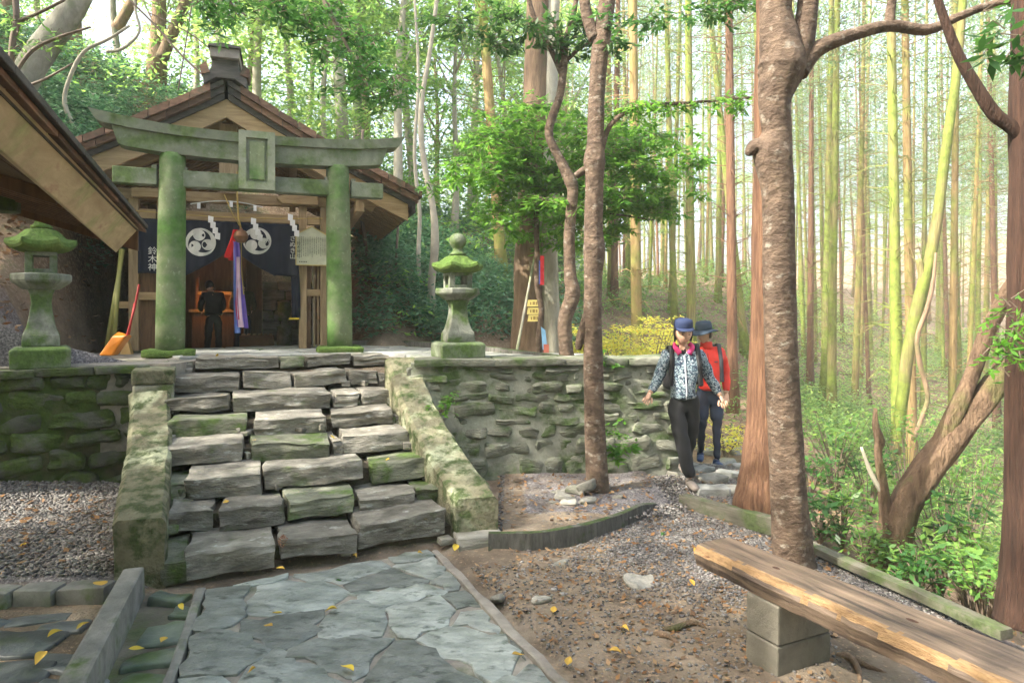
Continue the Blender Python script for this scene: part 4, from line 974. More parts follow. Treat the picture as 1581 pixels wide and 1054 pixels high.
# ---------------------------------------------------------------- lanterns
def lantern(label, loc, rz, sc_, hexcap=True):
    t = thing('stone_lantern', label, 'stone lantern', loc, R(rz), 'pair of stone lanterns flanking the stair')
    if loc[0] < -3: t.scale = (.90, .90, 1.09)
    k = sc_; r2 = math.sqrt(2)
    MB().lathe([(.27 * r2 * k, 0), (.275 * r2 * k, .165 * k), (.235 * r2 * k, .19 * k)], 4, R(45)).build('base_block', M['granite_dark'], t, bevel=.012)
    pr = [(.185, .191), (.18, .29), (.145, .36), (.115, .48), (.100, .58), (.112, .66), (.135, .70)]
    pr = catmull([(a, b, 0) for a, b in pr], 3)
    MB().lathe([(p.x * r2 * k * .93, p.y * k) for p in pr], 4, R(45)).build('shaft', M['lantern'], t, bevel=.012)
    MB().lathe([(.17 * k, .702 * k), (.27 * k, .765 * k), (.285 * k, .785 * k), (.285 * k, .835 * k), (.27 * k, .845 * k)], 6, R(0)).build('middle_platform', M['lantern'], t, bevel=.008)
    lb = thing('light_box', None, None); lb.parent = t
    for a in range(4):
        an = R(45 + 90 * a); x, y = .135 * k * math.cos(an) * 1.15, .135 * k * math.sin(an) * 1.15
        MB().box(x - .035 * k, x + .035 * k, y - .035 * k, y + .035 * k, .846 * k, 1.03 * k).build('light_box_post', M['lantern'], lb, bevel=.006)
    MB().box(-.14 * k, .14 * k, -.14 * k, .14 * k, .846 * k, .885 * k).build('light_box_sill', M['lantern'], lb, bevel=.004)
    MB().box(-.145 * k, .145 * k, -.145 * k, .145 * k, 1.0 * k, 1.035 * k).build('light_box_head', M['lantern'], lb, bevel=.004)
    # cap: hexagonal with lifted corners
    V = []; n = 6; rings = [(.20, 1.036), (.315, 1.06), (.335, 1.085), (.325, 1.12), (.24, 1.17), (.15, 1.235), (.09, 1.25)]; seg = 5; Fs = []
    for ri, (r, z) in enumerate(rings):
        for c_ in range(n):
            a0, a1 = 2 * math.pi * c_ / n, 2 * math.pi * (c_ + 1) / n; p0 = Vector((math.cos(a0), math.sin(a0))); p1 = Vector((math.cos(a1), math.sin(a1)))
            for j in range(seg):
                q = p0.lerp(p1, j / seg); e = abs(j / seg - 0 if j / seg < .5 else 1 - j / seg) * 2
                up = .035 * (1 - e) ** 2 if 1 <= ri <= 3 else 0
                nn = .014 * noise.noise(Vector((q.x * r * 14, q.y * r * 14, z * 9 + loc[0]))) * (1 if ri > 1 else .4)
                V.append((q.x * r * k * (1 + nn * 2), q.y * r * k * (1 + nn * 2), (z + up + nn) * k))
    m = n * seg
    for ri in range(len(rings) - 1):
        for j in range(m): Fs.append((ri * m + j, ri * m + (j + 1) % m, (ri + 1) * m + (j + 1) % m, (ri + 1) * m + j))
    Fs += [tuple(range(m))[::-1], tuple((len(rings) - 1) * m + j for j in range(m))]
    mb = MB(); mb.add(V, Fs); mb.build('cap', M['lantern_moss'], t, smooth=False, bevel=.004)
    pr = [(.105, 1.25), (.11, 1.27), (.085, 1.285), (.07, 1.30), (.062, 1.325), (.068, 1.345), (.098, 1.38), (.112, 1.42), (.108, 1.465), (.08, 1.505), (.03, 1.525), (.005, 1.527)]
    MB().lathe([(a * k * .95, b * k) for a, b in pr], 22).build('finial', M['lantern_moss'] if loc[0] < -3 else M['granite_dark'], t, smooth=True)
    return t
lantern('mossy stone lantern on the terrace at the far left, under the foreground roof', (-4.17, 6.05, 1.13), 33, .90)
lantern('stone lantern with a green moss cap on the terrace right of the torii', (-.545, 6.86, PZ + .0), 21, .815)

# ---------------------------------------------------------------- foreground roof corner
e_ = Vector((-.392, .920, 0)); w_ = Vector((-.920, -.392, 0)); cr = Vector((-2.443, 4.5, 2.2))
ez = math.atan2(e_.y, e_.x)
pav = thing('pavilion_roof', 'weathered timber roof corner of a pavilion overhanging from the upper left', 'roof', cr, ez)
# local frame: x along the eave (away from camera), y = to the left (uphill side), roof rises with y
def pbox(name, x0, x1, y0, y1, z0, z1, mat, bev=.004, slope=.5, parent=None):
    mb = MB(); mb.hexa([(x0, y0, z0 + slope * y0), (x1, y0, z0 + slope * y0), (x1, y1, z0 + slope * y1), (x0, y1, z0 + slope * y1)], [(x0, y0, z1 + slope * y0), (x1, y0, z1 + slope * y0), (x1, y1, z1 + slope * y1), (x0, y1, z1 + slope * y1)])
    return mb.build(name, mat, parent or pav, bevel=bev)
mbf = MB(); mbf.hexa([(-3.6, .07, -.12), (0, .145, -.20), (0, .175, -.165), (-3.6, .12, -.09)], [(-3.6, .01, -.03), (0, .01, -.03), (0, .06, -.022), (-3.6, .06, -.022)]); mbf.build('eave_board', M['fascia'], pav, bevel=.005)
rng = np.linspace(-3.6, .05, 9)
for a, b in zip(rng[:-1], rng[1:]):
    pbox('roof_shingle', a + .003, b - .003, -.035, .5, -.02, .004, M['roofdark'], .003, .30)
    pbox('roof_shingle', a + .12, b + .11, -.015, .5, -.042, -.022, M['shingle'], .003, .30)
pbox('roof_deck', -3.6, .03, .02, 2.4, -.06, -.044, M['roofdark'], 0, .30)
for i, y in enumerate(np.arange(.078, 2.3, .24)):
    pbox('soffit_board', -3.6, -.0, y, y + .232, -.085, -.062, M['soffit'], .002, .30)
for x in np.arange(-.06, -1.3, -.13):
    pbox('rafter', x - .03, x, .24, 2.3, -.15, -.087, M['wood_dark'], .003, .30)
pbox('gable_trim', .002, .028, .02, 2.4, -.19, -.046, M['wood_dark'], .003, .30)
bm0 = MB(); bm0.box(-.62, -.48, .55, 2.6, -.04, .075); bm0.build('mossy_beam', M['wallmoss'], pav, bevel=.01)
pp_ = MB(); pp_.box(-.63, -.5, 1.9, 2.05, -2.1, -.05); pp_.build('post', M['wood_dark'], pav)
pp_ = MB(); pp_.box(-3.4, -3.27, .62, .75, -2.1, -.15); pp_.build('post', M['wood_dark'], pav)

# ---------------------------------------------------------------- bench
A_, B_ = Vector((.938, 3.50, 0)), Vector((1.549, 2.24, 0)); d1 = (B_ - A_).normalized()
bz = math.atan2(d1.y, d1.x)
bench = thing('wooden_bench', 'long worn plank bench on concrete blocks in the right foreground', 'bench', (A_.x, A_.y, 0), bz)
# local: x along towards camera, y = left of that = away from the path (back side)
def seat_mesh():
    nx, V, Fs = 130, [], []; Lx = 2.6
    for i in range(nx + 1):
        x = Lx * i / nx; wd = .262 + .035 * x; a = .012 * noise.noise(Vector((x * 3, 0, 0))) + .007 * noise.noise(Vector((x * 17, 0, 0))); b = .004 * noise.noise(Vector((x * 5, 9, 0)))
        e0 = -.02 if i == 0 else 0
        zt = .42 + .003 * noise.noise(Vector((x * 4, 3, 0)))
        col = [(x, a + .006, .315 + b), (x, a - .004, .375), (x, a + .004, zt - .024 + a * .6), (x, a + .017, zt - .003), (x, a + .04, zt), (x, wd * .5, zt + .003), (x, wd - .02, zt), (x, wd, zt - .015), (x, wd - .008, .315)]
        if i == 0: col = [(p[0] + .02 * noise.noise(Vector((p[1] * 20, p[2] * 20, 1))), p[1], p[2]) for p in col]
        V += col
    m = 9
    for i in range(nx):
        for j in range(m): Fs.append((i * m + j, (i + 1) * m + j, (i + 1) * m + (j + 1) % m, i * m + (j + 1) % m))
    Fs += [tuple(range(m)), tuple(nx * m + j for j in range(m))[::-1]]
    me = bpy.data.meshes.new('seat_plank'); me.from_pydata(V, [], Fs); me.update(); me.materials.append(M['bench']); me.materials.append(M['bench_edge'])
    for p in me.polygons:
        c_ = p.center
        if c_.y < .03 and c_.z > .386: p.material_index = 1
    return me
bz2 = bench
link('seat_plank', seat_mesh(), bench, rot=None)
# mirrored y so that +y local points to the back
for k, (x0, mt) in enumerate(((.36, 0), (2.1, 0))):
    t2 = MB(); t2.box(x0, x0 + .19, -.012, .325, -.1, .135); t2.build('support_block', M['block'], bench, bevel=.008)
    t2 = MB(); t2.box(x0, x0 + .19, -.008, .322, .139, .312); t2.build('support_block', M['block'], bench, bevel=.008)
kn = MB()
for (x, y, r) in ((1.05, .16, .012), (.42, .12, .008), (1.7, .2, .01)): kn.lathe([(r * 1.6, .4205), (r * .8, .4245)], 10, 0, Matrix.Translation((x, y, 0)) @ Matrix.Scale(2.0, 4, (1, 0, 0)))
kn.build('knot', M['cedar_near'], bench)
# ---------------------------------------------------------------- odds and ends by the shrine
p = P(176, 546, 7.15); scp = thing('orange_scoop', 'orange plastic scoop leaning beside the left shrine post', 'scoop', (p.x, p.y, PZ), R(10))
mb = MB(); mb.hexa([(-.13, -.06, .0), (.0, -.06, .0), (.02, .06, .0), (-.11, .06, 0)], [(-.01, -.02, .2), (.13, -.04, .21), (.15, .09, .2), (.01, .09, .25)]); o = mb.build('scoop_body', plain('orange_plastic', (.62, .20, .02), .35), scp, bevel=.012)
MB().tube([(.1, .05, .18), (.16, .12, .5), (.19, .16, .75)], .012, 8).build('scoop_handle', plain('red_handle', (.35, .02, .02), .4), scp)
for i, (x0, x1, mt, lb) in enumerate([(164, 190, 'bamboo', 'yellow green bamboo pole leaning against the left side of the shrine'), (174, 187, 'bamboo', 'second bamboo pole leaning close to the left shrine post'), (196, 200, 'red', 'thin red handled broom leaning by the left shrine post')]):
    if mt == 'bamboo':
        a = P(x0, 540, 7.6); b = P(x1, 385, 7.95); mb = MB(); mb.tube([Vector((a.x, a.y, PZ)), a.lerp(b, .5), b], [.028, .025, .02], 8)
        tag(mb.build('bamboo_pole', material('bamboo_skin%d' % i, (.16, .17, .04), (.36, .33, .11), 3, .5, .1, 9, (1, 1, .4), var=0), None, smooth=True), lb, 'pole')
    else:
        t = thing('broom', lb, 'broom', (P(x0, 540, 7.35).x, 7.35, PZ)); MB().tube([(0, 0, .1), (-.03, .2, .55)], .01, 6).build('handle', plain('red_broom', (.4, .02, .02)), t)
        MB().hexa([(-.06, -.03, 0), (.06, -.03, 0), (.06, .03, 0), (-.06, .03, 0)], [(-.02, -.02, .14), (.02, -.02, .14), (.02, .02, .14), (-.02, .02, .14)]).build('broom_head', plain('broom_bristle', (.3, .2, .08)), t)

# ---------------------------------------------------------------- foliage generators
def leaves(cent, L, rng, flat=.6, wr=.34, droop=.25, dirs=None, jit=.3):
    """one folded four-sided leaf per centre; L = leaf length (scalar or array)"""
    n = len(cent); L = np.broadcast_to(np.asarray(L, float), (n,)) * rng.uniform(1 - jit, 1 + jit, n)
    az = rng.uniform(0, 2 * np.pi, n)
    d = np.stack([np.cos(az), np.sin(az), rng.normal(-droop, .35, n)], -1)
    if dirs is not None: d = d * .7 + dirs
    d /= np.linalg.norm(d, axis=1, keepdims=True)
    up = np.stack([rng.normal(0, flat, n), rng.normal(0, flat, n), np.ones(n)], -1)
    s = np.cross(d, up); s /= np.linalg.norm(s, axis=1, keepdims=True) + 1e-9
    nn = np.cross(s, d)
    a = cent; m = cent + d * (L * .45)[:, None] - nn * (L * .05)[:, None]
    w = (L * wr * .5)[:, None]
    V = np.stack([a, m + s * w, cent + d * L[:, None], m - s * w], 1).reshape(-1, 3)
    return V
def leaf_mesh(name, V, mat):
    n = len(V) // 4; return np_mesh(name, V, np.arange(n * 4).reshape(n, 4), mat=mat)
def blob(rng, c, r, n, hollow=.35):
    u = rng.normal(size=(n, 3)); u /= np.linalg.norm(u, axis=1, keepdims=True)
    rad = rng.uniform(hollow, 1, n) ** .6
    return np.asarray(c) + u * rad[:, None] * np.asarray(r)
def crown_pts(rng, R_, Hh, nclus, nleaf, layers=True, cr=.42):
    """clumps on the outer shell of an uneven crown centred at the origin"""
    out = []
    for i in range(nclus):
        a = rng.uniform(0, 2 * np.pi); t = rng.uniform(-1, 1); rad = np.sqrt(max(0, 1 - t * t)) * rng.uniform(.35, 1.05)
        c = np.array([np.cos(a) * rad * R_, np.sin(a) * rad * R_, t * Hh]); k = rng.uniform(.5, 1.3)
        r = cr * k; out.append(blob(rng, c, (r * 1.2, r * 1.2, r * (.38 if layers else .8)), int(nleaf * k * k)))
    return np.concatenate(out)
def broadleaf(seed, h, r0, crown_z, R_, Hh, nclus, nleaf, L, lmat, bmat, lean=(0, 0)):
    """trunk mesh (with limbs) and crown mesh of a tree standing at the origin"""
    rng = np.random.RandomState(seed); rd = random.Random(seed); mb = MB()
    pts = [Vector((lean[0] * t + .12 * math.sin(t * 6 + seed) * min(1, t * 3), lean[1] * t + .12 * math.cos(t * 5 + seed) * min(1, t * 3), h * t)) for t in np.linspace(0, 1, 14)]
    mb.tube(pts, [r0 * (1 + .5 * max(0, .12 - t) / .12) * (1 - .72 * t) for t in np.linspace(0, 1, 14)], 8, .12, seed)
    top = pts[-1]
    for i in range(9):
        t = rd.uniform(.45, .97); p = pts[int(t * 13)]; a = rd.uniform(0, 6.28); q = Vector((lean[0] + math.cos(a) * R_ * rd.uniform(.5, .95), lean[1] + math.sin(a) * R_ * rd.uniform(.5, .95), crown_z + rd.uniform(-.6, .8) * Hh))
        m_ = p.lerp(q, .5) + Vector((rd.uniform(-.2, .2), rd.uniform(-.2, .2), rd.uniform(.0, .4)))
        rr = r0 * (1 - .72 * t) * .5; mb.tube(catmull([p, m_, q], 3), lerp_list([rr, rr * .55, rr * .15], 7), 5)
    tm = mb.mesh('trunk', bmat, True)
    cp = crown_pts(rng, R_, Hh, nclus, nleaf) + np.array([lean[0], lean[1], crown_z])
    return tm, leaf_mesh('crown', leaves(cp, L, rng), lmat)
def place_tree(name, tm, cm, loc, label, cat='tree', group=None, rz=0, s=1.0, sz=None):
    t = thing(name, label, cat, loc, rz, group); t.scale = (s, s, sz or s)
    link('trunk', tm, t); 
    if cm: link('crown', cm, t)
    return t
def px_path(lst, Y):
    """trunk centre line and radii from photo columns at a real distance Y (a number or one per point)"""
    pts, rad = [], []
    for i, (px, py, w) in enumerate(lst):
        y = Y[i] if hasattr(Y, '__len__') else Y
        pts.append(P(px, py, y)); rad.append(w / 2 / F * y)
    return pts, rad
def fine(pts, rad, m=4): return catmull(pts, m), lerp_list(rad, (len(pts) - 1) * m + 1)
def trunk_obj(label, mat, limbs, Y, seed, n=14, wob=.14, name='tree', cat='tree', group=None, base=None):
    pts, rad = px_path(limbs[0], Y); b = base or pts[0]
    t = thing(name, label, cat, b, 0, group)
    for i, l in enumerate(limbs):
        pts, rad = px_path(l, Y) if not hasattr(l[0], 'x') else l
        pts, rad = fine([p - Vector(b) for p in pts], rad, 9 if n > 12 else 4); mb = MB(); mb.tube(pts, rad, (n * 2 if n > 12 else n) if i == 0 else 10, wob, seed + i)
        mb.build('trunk' if i == 0 else 'branch', mat, t, smooth=True)
    return t
def sprays(t, base, pathpts, n_side, L, rng, lmat, tw=.004, spread=.45, per=16, name='foliage', flat=.5):
    """leafy side twigs along a branch path (world points); twigs and leaves become parts of tree t"""
    mb = MB(); V = []
    pp = [Vector(p) for p in pathpts]
    for i in range(n_side):
        k = rng.randint(0, len(pp)); p = pp[k] + Vector(rng.normal(0, .03, 3))
        a = rng.uniform(0, 6.28); d = Vector((math.cos(a), math.sin(a), rng.uniform(-.35, .25))); q = p + d * rng.uniform(.4, 1) * spread
        mid = p.lerp(q, .5) + Vector((0, 0, .04)); mb.tube([p - base, mid - base, q - base], [tw, tw * .7, tw * .3], 4, cap=False)
        tt = rng.uniform(.15, 1.05, per)
        c = np.array([list(p.lerp(q, float(x))) for x in tt]) + rng.normal(0, .018, (per, 3)) - np.array(base)
        V.append(leaves(c, L, rng, flat=flat, dirs=np.array([list(d)] * per) * .6))
    link(name, leaf_mesh(name, np.concatenate(V), lmat), t)['kind'] = 'stuff'; mb.build('twig', M['twig'], t)['kind'] = 'stuff'

rng = np.random.RandomState(11)
# ---------------------------------------------------------------- near trees
main = trunk_obj('thick smooth barked brown tree with knobs and a low fork, beside the bench', M['bark_smooth'], [
    [(1228, 900, 78), (1225, 862, 60), (1219, 780, 54), (1213, 690, 51), (1209, 600, 49), (1204, 500, 48), (1202, 400, 47), (1200, 300, 47), (1193, 240, 58), (1199, 205, 44), (1197, 150, 50), (1208, 105, 72), (1205, 70, 60), (1198, 20, 46), (1200, -60, 48), (1190, -250, 42), (1170, -500, 34)],
    [(1215, 120, 44), (1236, 75, 38), (1246, 20, 32), (1252, -60, 28), (1270, -250, 22)],
    [(1232, 110, 36), (1262, 76, 26), (1320, 53, 20), (1375, 40, 18), (1432, 46, 17), (1480, 26, 13), (1530, 8, 12), (1620, -8, 10)],
    [(1372, 42, 16), (1376, 10, 14), (1384, -40, 11)],
    [(1198, 248, 46), (1182, 232, 38), (1168, 228, 28), (1160, 234, 20), (1160, 240, 10)],
    [(1202, 150, 34), (1188, 122, 28), (1178, 108, 20), (1174, 104, 10)]], 4.4, 3, 18, .10)
sprays(main, main.location, [P(1500 + 14 * i, 20 - 3 * i, 4.2) for i in range(6)], 4, .09, rng, M['lf_near'])
cedar2 = trunk_obj('flaring reddish cedar standing right behind the smooth knobby tree', M['cedar'], [
    [(1178, 805, 96), (1177, 770, 84), (1178, 720, 66), (1181, 640, 54), (1184, 500, 47), (1186, 300, 44), (1188, 100, 41), (1190, -100, 38), (1193, -500, 30)]], 5.4, 5, 20, .16, 'cedar_tree')
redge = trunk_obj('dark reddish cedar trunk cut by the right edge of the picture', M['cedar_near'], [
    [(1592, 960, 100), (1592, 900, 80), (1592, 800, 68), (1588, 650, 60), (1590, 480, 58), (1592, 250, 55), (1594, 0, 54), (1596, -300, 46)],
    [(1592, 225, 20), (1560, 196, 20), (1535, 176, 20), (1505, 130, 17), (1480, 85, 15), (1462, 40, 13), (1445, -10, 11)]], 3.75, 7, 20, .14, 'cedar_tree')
slim = trunk_obj('slender brown tree growing from the gravel bed in front of the retaining wall', M['bark_smooth'], [
    [(926, 790, 46), (924, 762, 37), (920, 700, 33), (917, 620, 31), (915, 520, 29), (915, 440, 28), (917, 385, 33), (916, 350, 27), (918, 280, 28), (918, 250, 34), (920, 215, 26), (921, 150, 25), (926, 80, 27), (933, 30, 26), (940, -30, 24), (950, -200, 18)],
    [(918, 60, 22), (905, 20, 18), (900, -40, 16)],
    [(922, 262, 20), (930, 226, 9), (945, 190, 8), (985, 165, 7), (1040, 160, 5), (1100, 156, 4), (1160, 150, 3)],
    [(912, 470, 14), (897, 520, 16), (894, 560, 14)][:2] + [(893, 540, 8)],
    [(918, 270, 8), (905, 262, 12), (889, 272, 11)]], 6.0, 9, 16, .10)
sprays(slim, slim.location, [P(960 + 25 * i, 172 - 2 * i, 6.0) for i in range(9)], 40, .075, rng, M['lf_green'], spread=.28, per=14)
sprays(slim, slim.location, [P(960 + 25 * i, 40 - 4 * i, 5.8) for i in range(9)], 42, .08, rng, M['lf_near'], spread=.32, per=14, name='foliage')
twist = trunk_obj('twisting thin brown tree rising behind the retaining wall left of the slender tree', M['bark_smooth'], [
    [(876, 565, 26), (874, 540, 23), (872, 495, 22), (884, 455, 24), (880, 420, 19), (879, 360, 17), (884, 300, 18), (880, 280, 20), (864, 245, 14), (848, 212, 13), (851, 185, 13), (864, 150, 12), (870, 105, 12), (874, 60, 9), (886, 20, 8), (895, -40, 7)],
    [(868, 115, 9), (850, 75, 8), (826, 30, 7), (812, -20, 6)], [(872, 100, 7), (862, 50, 6), (838, 5, 5)], [(874, 95, 7), (900, 72, 5), (935, 62, 4)]], 7.1, 21, 12, .16)
sprays(twist, twist.location, [P(700 + 22 * i, 30 + 12 * ((i * 5) % 4) , 7.0) for i in range(12)], 90, .10, rng, M['lf_near'], spread=.36, per=15)
big = thing('tree', 'massive old twin trunk tree behind the terrace, one stem brown and one pale grey', 'tree', P(832, 552, 8.9))
for lst, mt in (([(818, 570, 70), (816, 545, 56), (817, 480, 50), (818, 400, 46), (820, 320, 44), (824, 230, 42), (828, 120, 38), (830, 0, 36), (835, -250, 28)], M['bark_brown']), ([(852, 570, 48), (850, 545, 36), (847, 460, 33), (845, 380, 32), (842, 300, 30), (845, 200, 28), (850, 80, 24), (856, -60, 20), (860, -250, 14)], M['bark_grey'])):
    pts, rad = px_path(lst, 8.9); pts, rad = fine([p - big.location for p in pts], rad); MB().tube(pts, rad, 18, .14, 31).build('trunk', mt, big, smooth=True)
under = trunk_obj('small understorey tree with spreading bright green leaves before the twin trunk', M['bark_smooth'], [
    [(833, 555, 9), (832, 520, 10), (836, 480, 9), (830, 440, 10), (829, 390, 8), (828, 340, 8), (826, 280, 7), (822, 240, 5), (818, 200, 3)],
    [(827, 300, 5), (800, 262, 5), (760, 255, 4), (715, 262, 2)], [(829, 330, 5), (850, 295, 4), (885, 290, 3)], [(826, 275, 5), (800, 225, 4), (775, 190, 3)], [(829, 300, 4), (870, 330, 4), (940, 330, 3), (1010, 340, 2)]], 7.9, 41, 8, .1)
pl_ = []
for (px, py, sx, sy, n) in [(760, 200, 60, 22, 16), (800, 250, 90, 28, 26), (740, 275, 55, 20, 14), (850, 205, 70, 30, 20), (820, 300, 90, 30, 26), (900, 260, 70, 30, 18), (960, 230, 60, 24, 18), (990, 270, 60, 28, 20), (1000, 310, 50, 25, 16), (950, 320, 60, 26, 16), (860, 350, 40, 20, 6), (940, 360, 30, 18, 7), (780, 340, 50, 20, 8), (1020, 330, 26, 14, 6), (830, 170, 60, 20, 10), (975, 205, 40, 14, 8), (880, 300, 60, 26, 12)]:
    for i in range(n): pl_.append(P(px + rng.normal(0, sx * .6), py + rng.normal(0, sy * .6), 7.9 + rng.uniform(-.7, .7)))
sprays(under, under.location, pl_, 1150, .10, rng, M['lf_green'], spread=.34, per=14, flat=.45)
# hanging sprays near the top edge, left of centre
hang = thing('overhanging_branch', 'leafy dark green branch hanging into the picture above the shrine roof', 'branch', P(520, 30, 4.6))
mb = MB()
for l in ([(470, -60, 10), (500, 0, 8), (530, 60, 6), (560, 120, 4), (590, 165, 3)], [(380, -60, 8), (400, -10, 6), (430, 20, 4), (480, 45, 3)], [(300, -60, 8), (340, -10, 5), (380, 25, 3)]):
    pts, rad = px_path(l, 4.6); pts, rad = fine([p - hang.location for p in pts], rad); mb.tube(pts, rad, 5)
mb.build('branch', M['twig'], hang)
hp2 = [P(a + rng.normal(0, 14), b + rng.normal(0, 12), 4.6 + rng.uniform(-.4, .4)) for a, b in [(340, 5), (370, 15), (400, 0), (440, 20), (470, 40), (500, 30), (520, 60), (540, 45), (560, 95), (580, 120), (590, 150), (550, 75), (500, 80), (530, 10), (470, 5), (600, 160), (575, 60), (320, 25), (590, 135), (550, 130)] for _ in range(3)]
sprays(hang, hang.location, hp2, 190, .062, rng, M['lf_near'], spread=.17, per=13)
hang3 = thing('overhanging_branch', 'glossy broad leaves of a branch poking in at the top right corner', 'branch', P(1560, 60, 2.9))
sprays(hang3, hang3.location, [P(1545 + 12 * (i % 4), 40 + 14 * (i % 5), 2.9) for i in range(12)], 12, .085, rng, M['lf_near'], spread=.15, per=9)
hang4 = thing('overhanging_branch', 'bright green maple sprig crossing the right edge cedar at mid height', 'branch', P(1560, 510, 3.3))
sprays(hang4, hang4.location, [P(1545 + 12 * (i % 4), 475 + 16 * (i % 6), 3.2) for i in range(16)], 30, .05, rng, M['lf_green'], spread=.12, per=10)
# leaning broken trunk
bt = thing('leaning_tree', 'leaning broken tree with flaking rotten bark on the slope behind the bench', 'tree', P(1378, 890, 4.95))
for l, mt in (([(1374, 905, 66), (1378, 870, 50), (1390, 800, 50), (1410, 760, 46), (1440, 715, 42), (1476, 668, 40), (1516, 618, 38), (1552, 580, 36), (1600, 540, 32)], M['rotten']),
              ([(1446, 700, 24), (1472, 640, 27), (1492, 600, 24), (1508, 562, 22), (1522, 520, 21), (1540, 480, 20), (1555, 448, 20), (1574, 420, 18)], M['rotten']),
              ([(1374, 850, 24), (1368, 790, 17), (1362, 740, 14), (1356, 700, 11), (1359, 680, 15), (1352, 655, 10), (1352, 630, 5)], M['rotten']),
              ([(1362, 760, 8), (1345, 730, 7), (1330, 690, 4)], M['twig_pale'])):
    pts, rad = px_path(l, 4.95); pts, rad = fine([p - bt.location for p in pts], rad)
    MB().tube(pts, rad, 20, .30, 51).build('trunk' if l[0][2] > 40 else 'broken_stem', mt, bt, smooth=True)
# pale slanting tree and dark twigs at the upper left
ul = trunk_obj('thick pale grey tree slanting up the hillside at the upper left', M['bark_grey'], [
    [(20, 150, 50), (45, 110, 42), (70, 70, 40), (105, 25, 36), (135, -30, 32), (170, -110, 28)]], 9.2, 61, 12, .12)
tw = trunk_obj('dark thin branching stem in front of the hillside at the upper left edge', M['twig'], [
    [(16, 110, 9), (20, 60, 9), (26, 30, 10), (20, -30, 8)], [(26, 110, 6), (50, 78, 6), (90, 58, 5), (140, 42, 3)], [(36, 135, 5), (70, 122, 4), (112, 98, 2)], [(24, 35, 7), (60, 20, 5), (100, 0, 4)]], 5.2, 63, 6, .1)
sprays(tw, tw.location, [P(10 + 9 * i, 30 + (i * 37) % 60, 5.2) for i in range(10)], 16, .06, rng, M['lf_mid'], spread=.14, per=6)
lt = thing('tree', 'pair of reddish brown trunks behind the left stone lantern', 'tree', P(20, 560, 7.6))
for l in ([(8, 570, 30), (4, 480, 26), (2, 380, 22), (0, 300, 20), (-2, 150, 18)], [(30, 570, 34), (24, 500, 22), (22, 420, 15), (20, 340, 12), (18, 250, 10)]):
    pts, rad = px_path(l, 7.6); pts, rad = fine([p - lt.location for p in pts], rad); MB().tube(pts, rad, 10, .15, 5).build('trunk', M['bark_smooth'], lt, smooth=True)
# slim pale hillside stems
for i, (lst, Y_, lb, mt) in enumerate([
    ([(668, 540, 14), (668, 500, 13), (666, 440, 12), (672, 380, 13), (668, 320, 10), (658, 270, 9), (650, 210, 9), (652, 150, 8), (662, 90, 7), (672, 20, 6), (680, -60, 5)], 10.5, 'winding pale stem immediately left of the right stone lantern', 'twig_pale'),
    ([(654, 540, 7), (652, 470, 7), (646, 400, 7), (648, 330, 6), (640, 240, 6), (646, 120, 5), (640, 0, 4)], 11.5, 'thin crooked pale stem between the torii and the winding pale stem', 'twig_pale'),
    ([(583, 525, 7), (580, 470, 7), (570, 410, 6), (562, 360, 6), (556, 300, 5), (560, 200, 4)], 11, 'thin leaning stem on the litter covered bank right of the torii pillar', 'twig'),
    ([(616, 530, 4), (616, 460, 4), (612, 400, 4), (618, 300, 3)], 11.2, 'very thin straight sapling on the bank right of the torii', 'twig'),
    ([(118, 200, 6), (100, 160, 7), (108, 120, 6), (130, 80, 6), (165, 62, 5), (200, 40, 4)], 10, 'crooked pale vine like stem on the hillside above the foreground roof', 'twig_pale'),
    ([(165, 80, 5), (190, 75, 5), (215, 50, 4), (210, 20, 4), (205, -20, 4)], 11, 'curling pale vine hanging over the hillside left of the shrine ridge', 'twig_pale'),
    ([(250, 90, 20), (262, 60, 18), (280, 20, 16), (300, -30, 14)], 15, 'dark slanting tree at the hill crest left of the shrine ridge', 'bark_brown'),
    ([(180, 45, 18), (205, 0, 16), (230, -50, 14)], 16, 'dark slanting trunk high on the hill crest above the foreground roof', 'bark_brown')]):
    trunk_obj(lb, M[mt], [lst], Y_, 70 + i, 7, .15, 'sapling' if lst[0][2] < 16 else 'tree', 'tree')
# hanging vines crossing the sky
vn = thing('hanging_vine', 'thin dark vines slanting down towards the shrine ridge', 'vine', P(260, 60, 8))
for l in ([(200, 0, 3), (240, 40, 3), (275, 80, 3), (315, 118, 3)], [(300, -20, 2), (288, 60, 2), (275, 140, 2)], [(230, 20, 2), (290, 50, 2), (330, 80, 2)]):
    pts, rad = px_path(l, 8); pts, rad = fine([p - vn.location for p in pts], rad); MB().tube(pts, rad, 4).build('vine_strand', M['twig'], vn)
# walking sticks, ribbons and plaques by the big tree
st_ = thing('leaning_stick', 'long straight stick leaning against the twin trunk tree', 'stick', P(796, 552, 7.6))
MB().tube([(0, 0, 0), P(838, 330, 8.3) - st_.location], [.017, .012], 7).build('stick_shaft', M['bark_grey'], st_)
rbn = thing('prayer_ribbon', 'red and blue cloth ribbon tied to the small tree before the twin trunk', 'ribbon', P(837, 395, 7.75))
MB().box(-.022, .022, -.003, .003, -.33, 0).build('red_strip', plain('red_strip', (.55, .03, .04)), rbn)
MB().box(-.036, -.018, .0, .006, -.32, -.05).build('blue_strip', plain('blue_strip', (.06, .14, .5)), rbn)
rbn2 = thing('prayer_ribbon', 'faded blue and red rags at the foot of the twin trunk tree', 'ribbon', P(842, 515, 7.8))
MB().hexa([(-.03, 0, -.18), (.03, 0, -.22), (.03, .02, -.22), (-.03, .02, -.18)], [(-.05, 0, .08), (.0, 0, .04), (0, .02, .04), (-.05, .02, .08)]).build('blue_rag', plain('blue_rag', (.2, .4, .62)), rbn2)
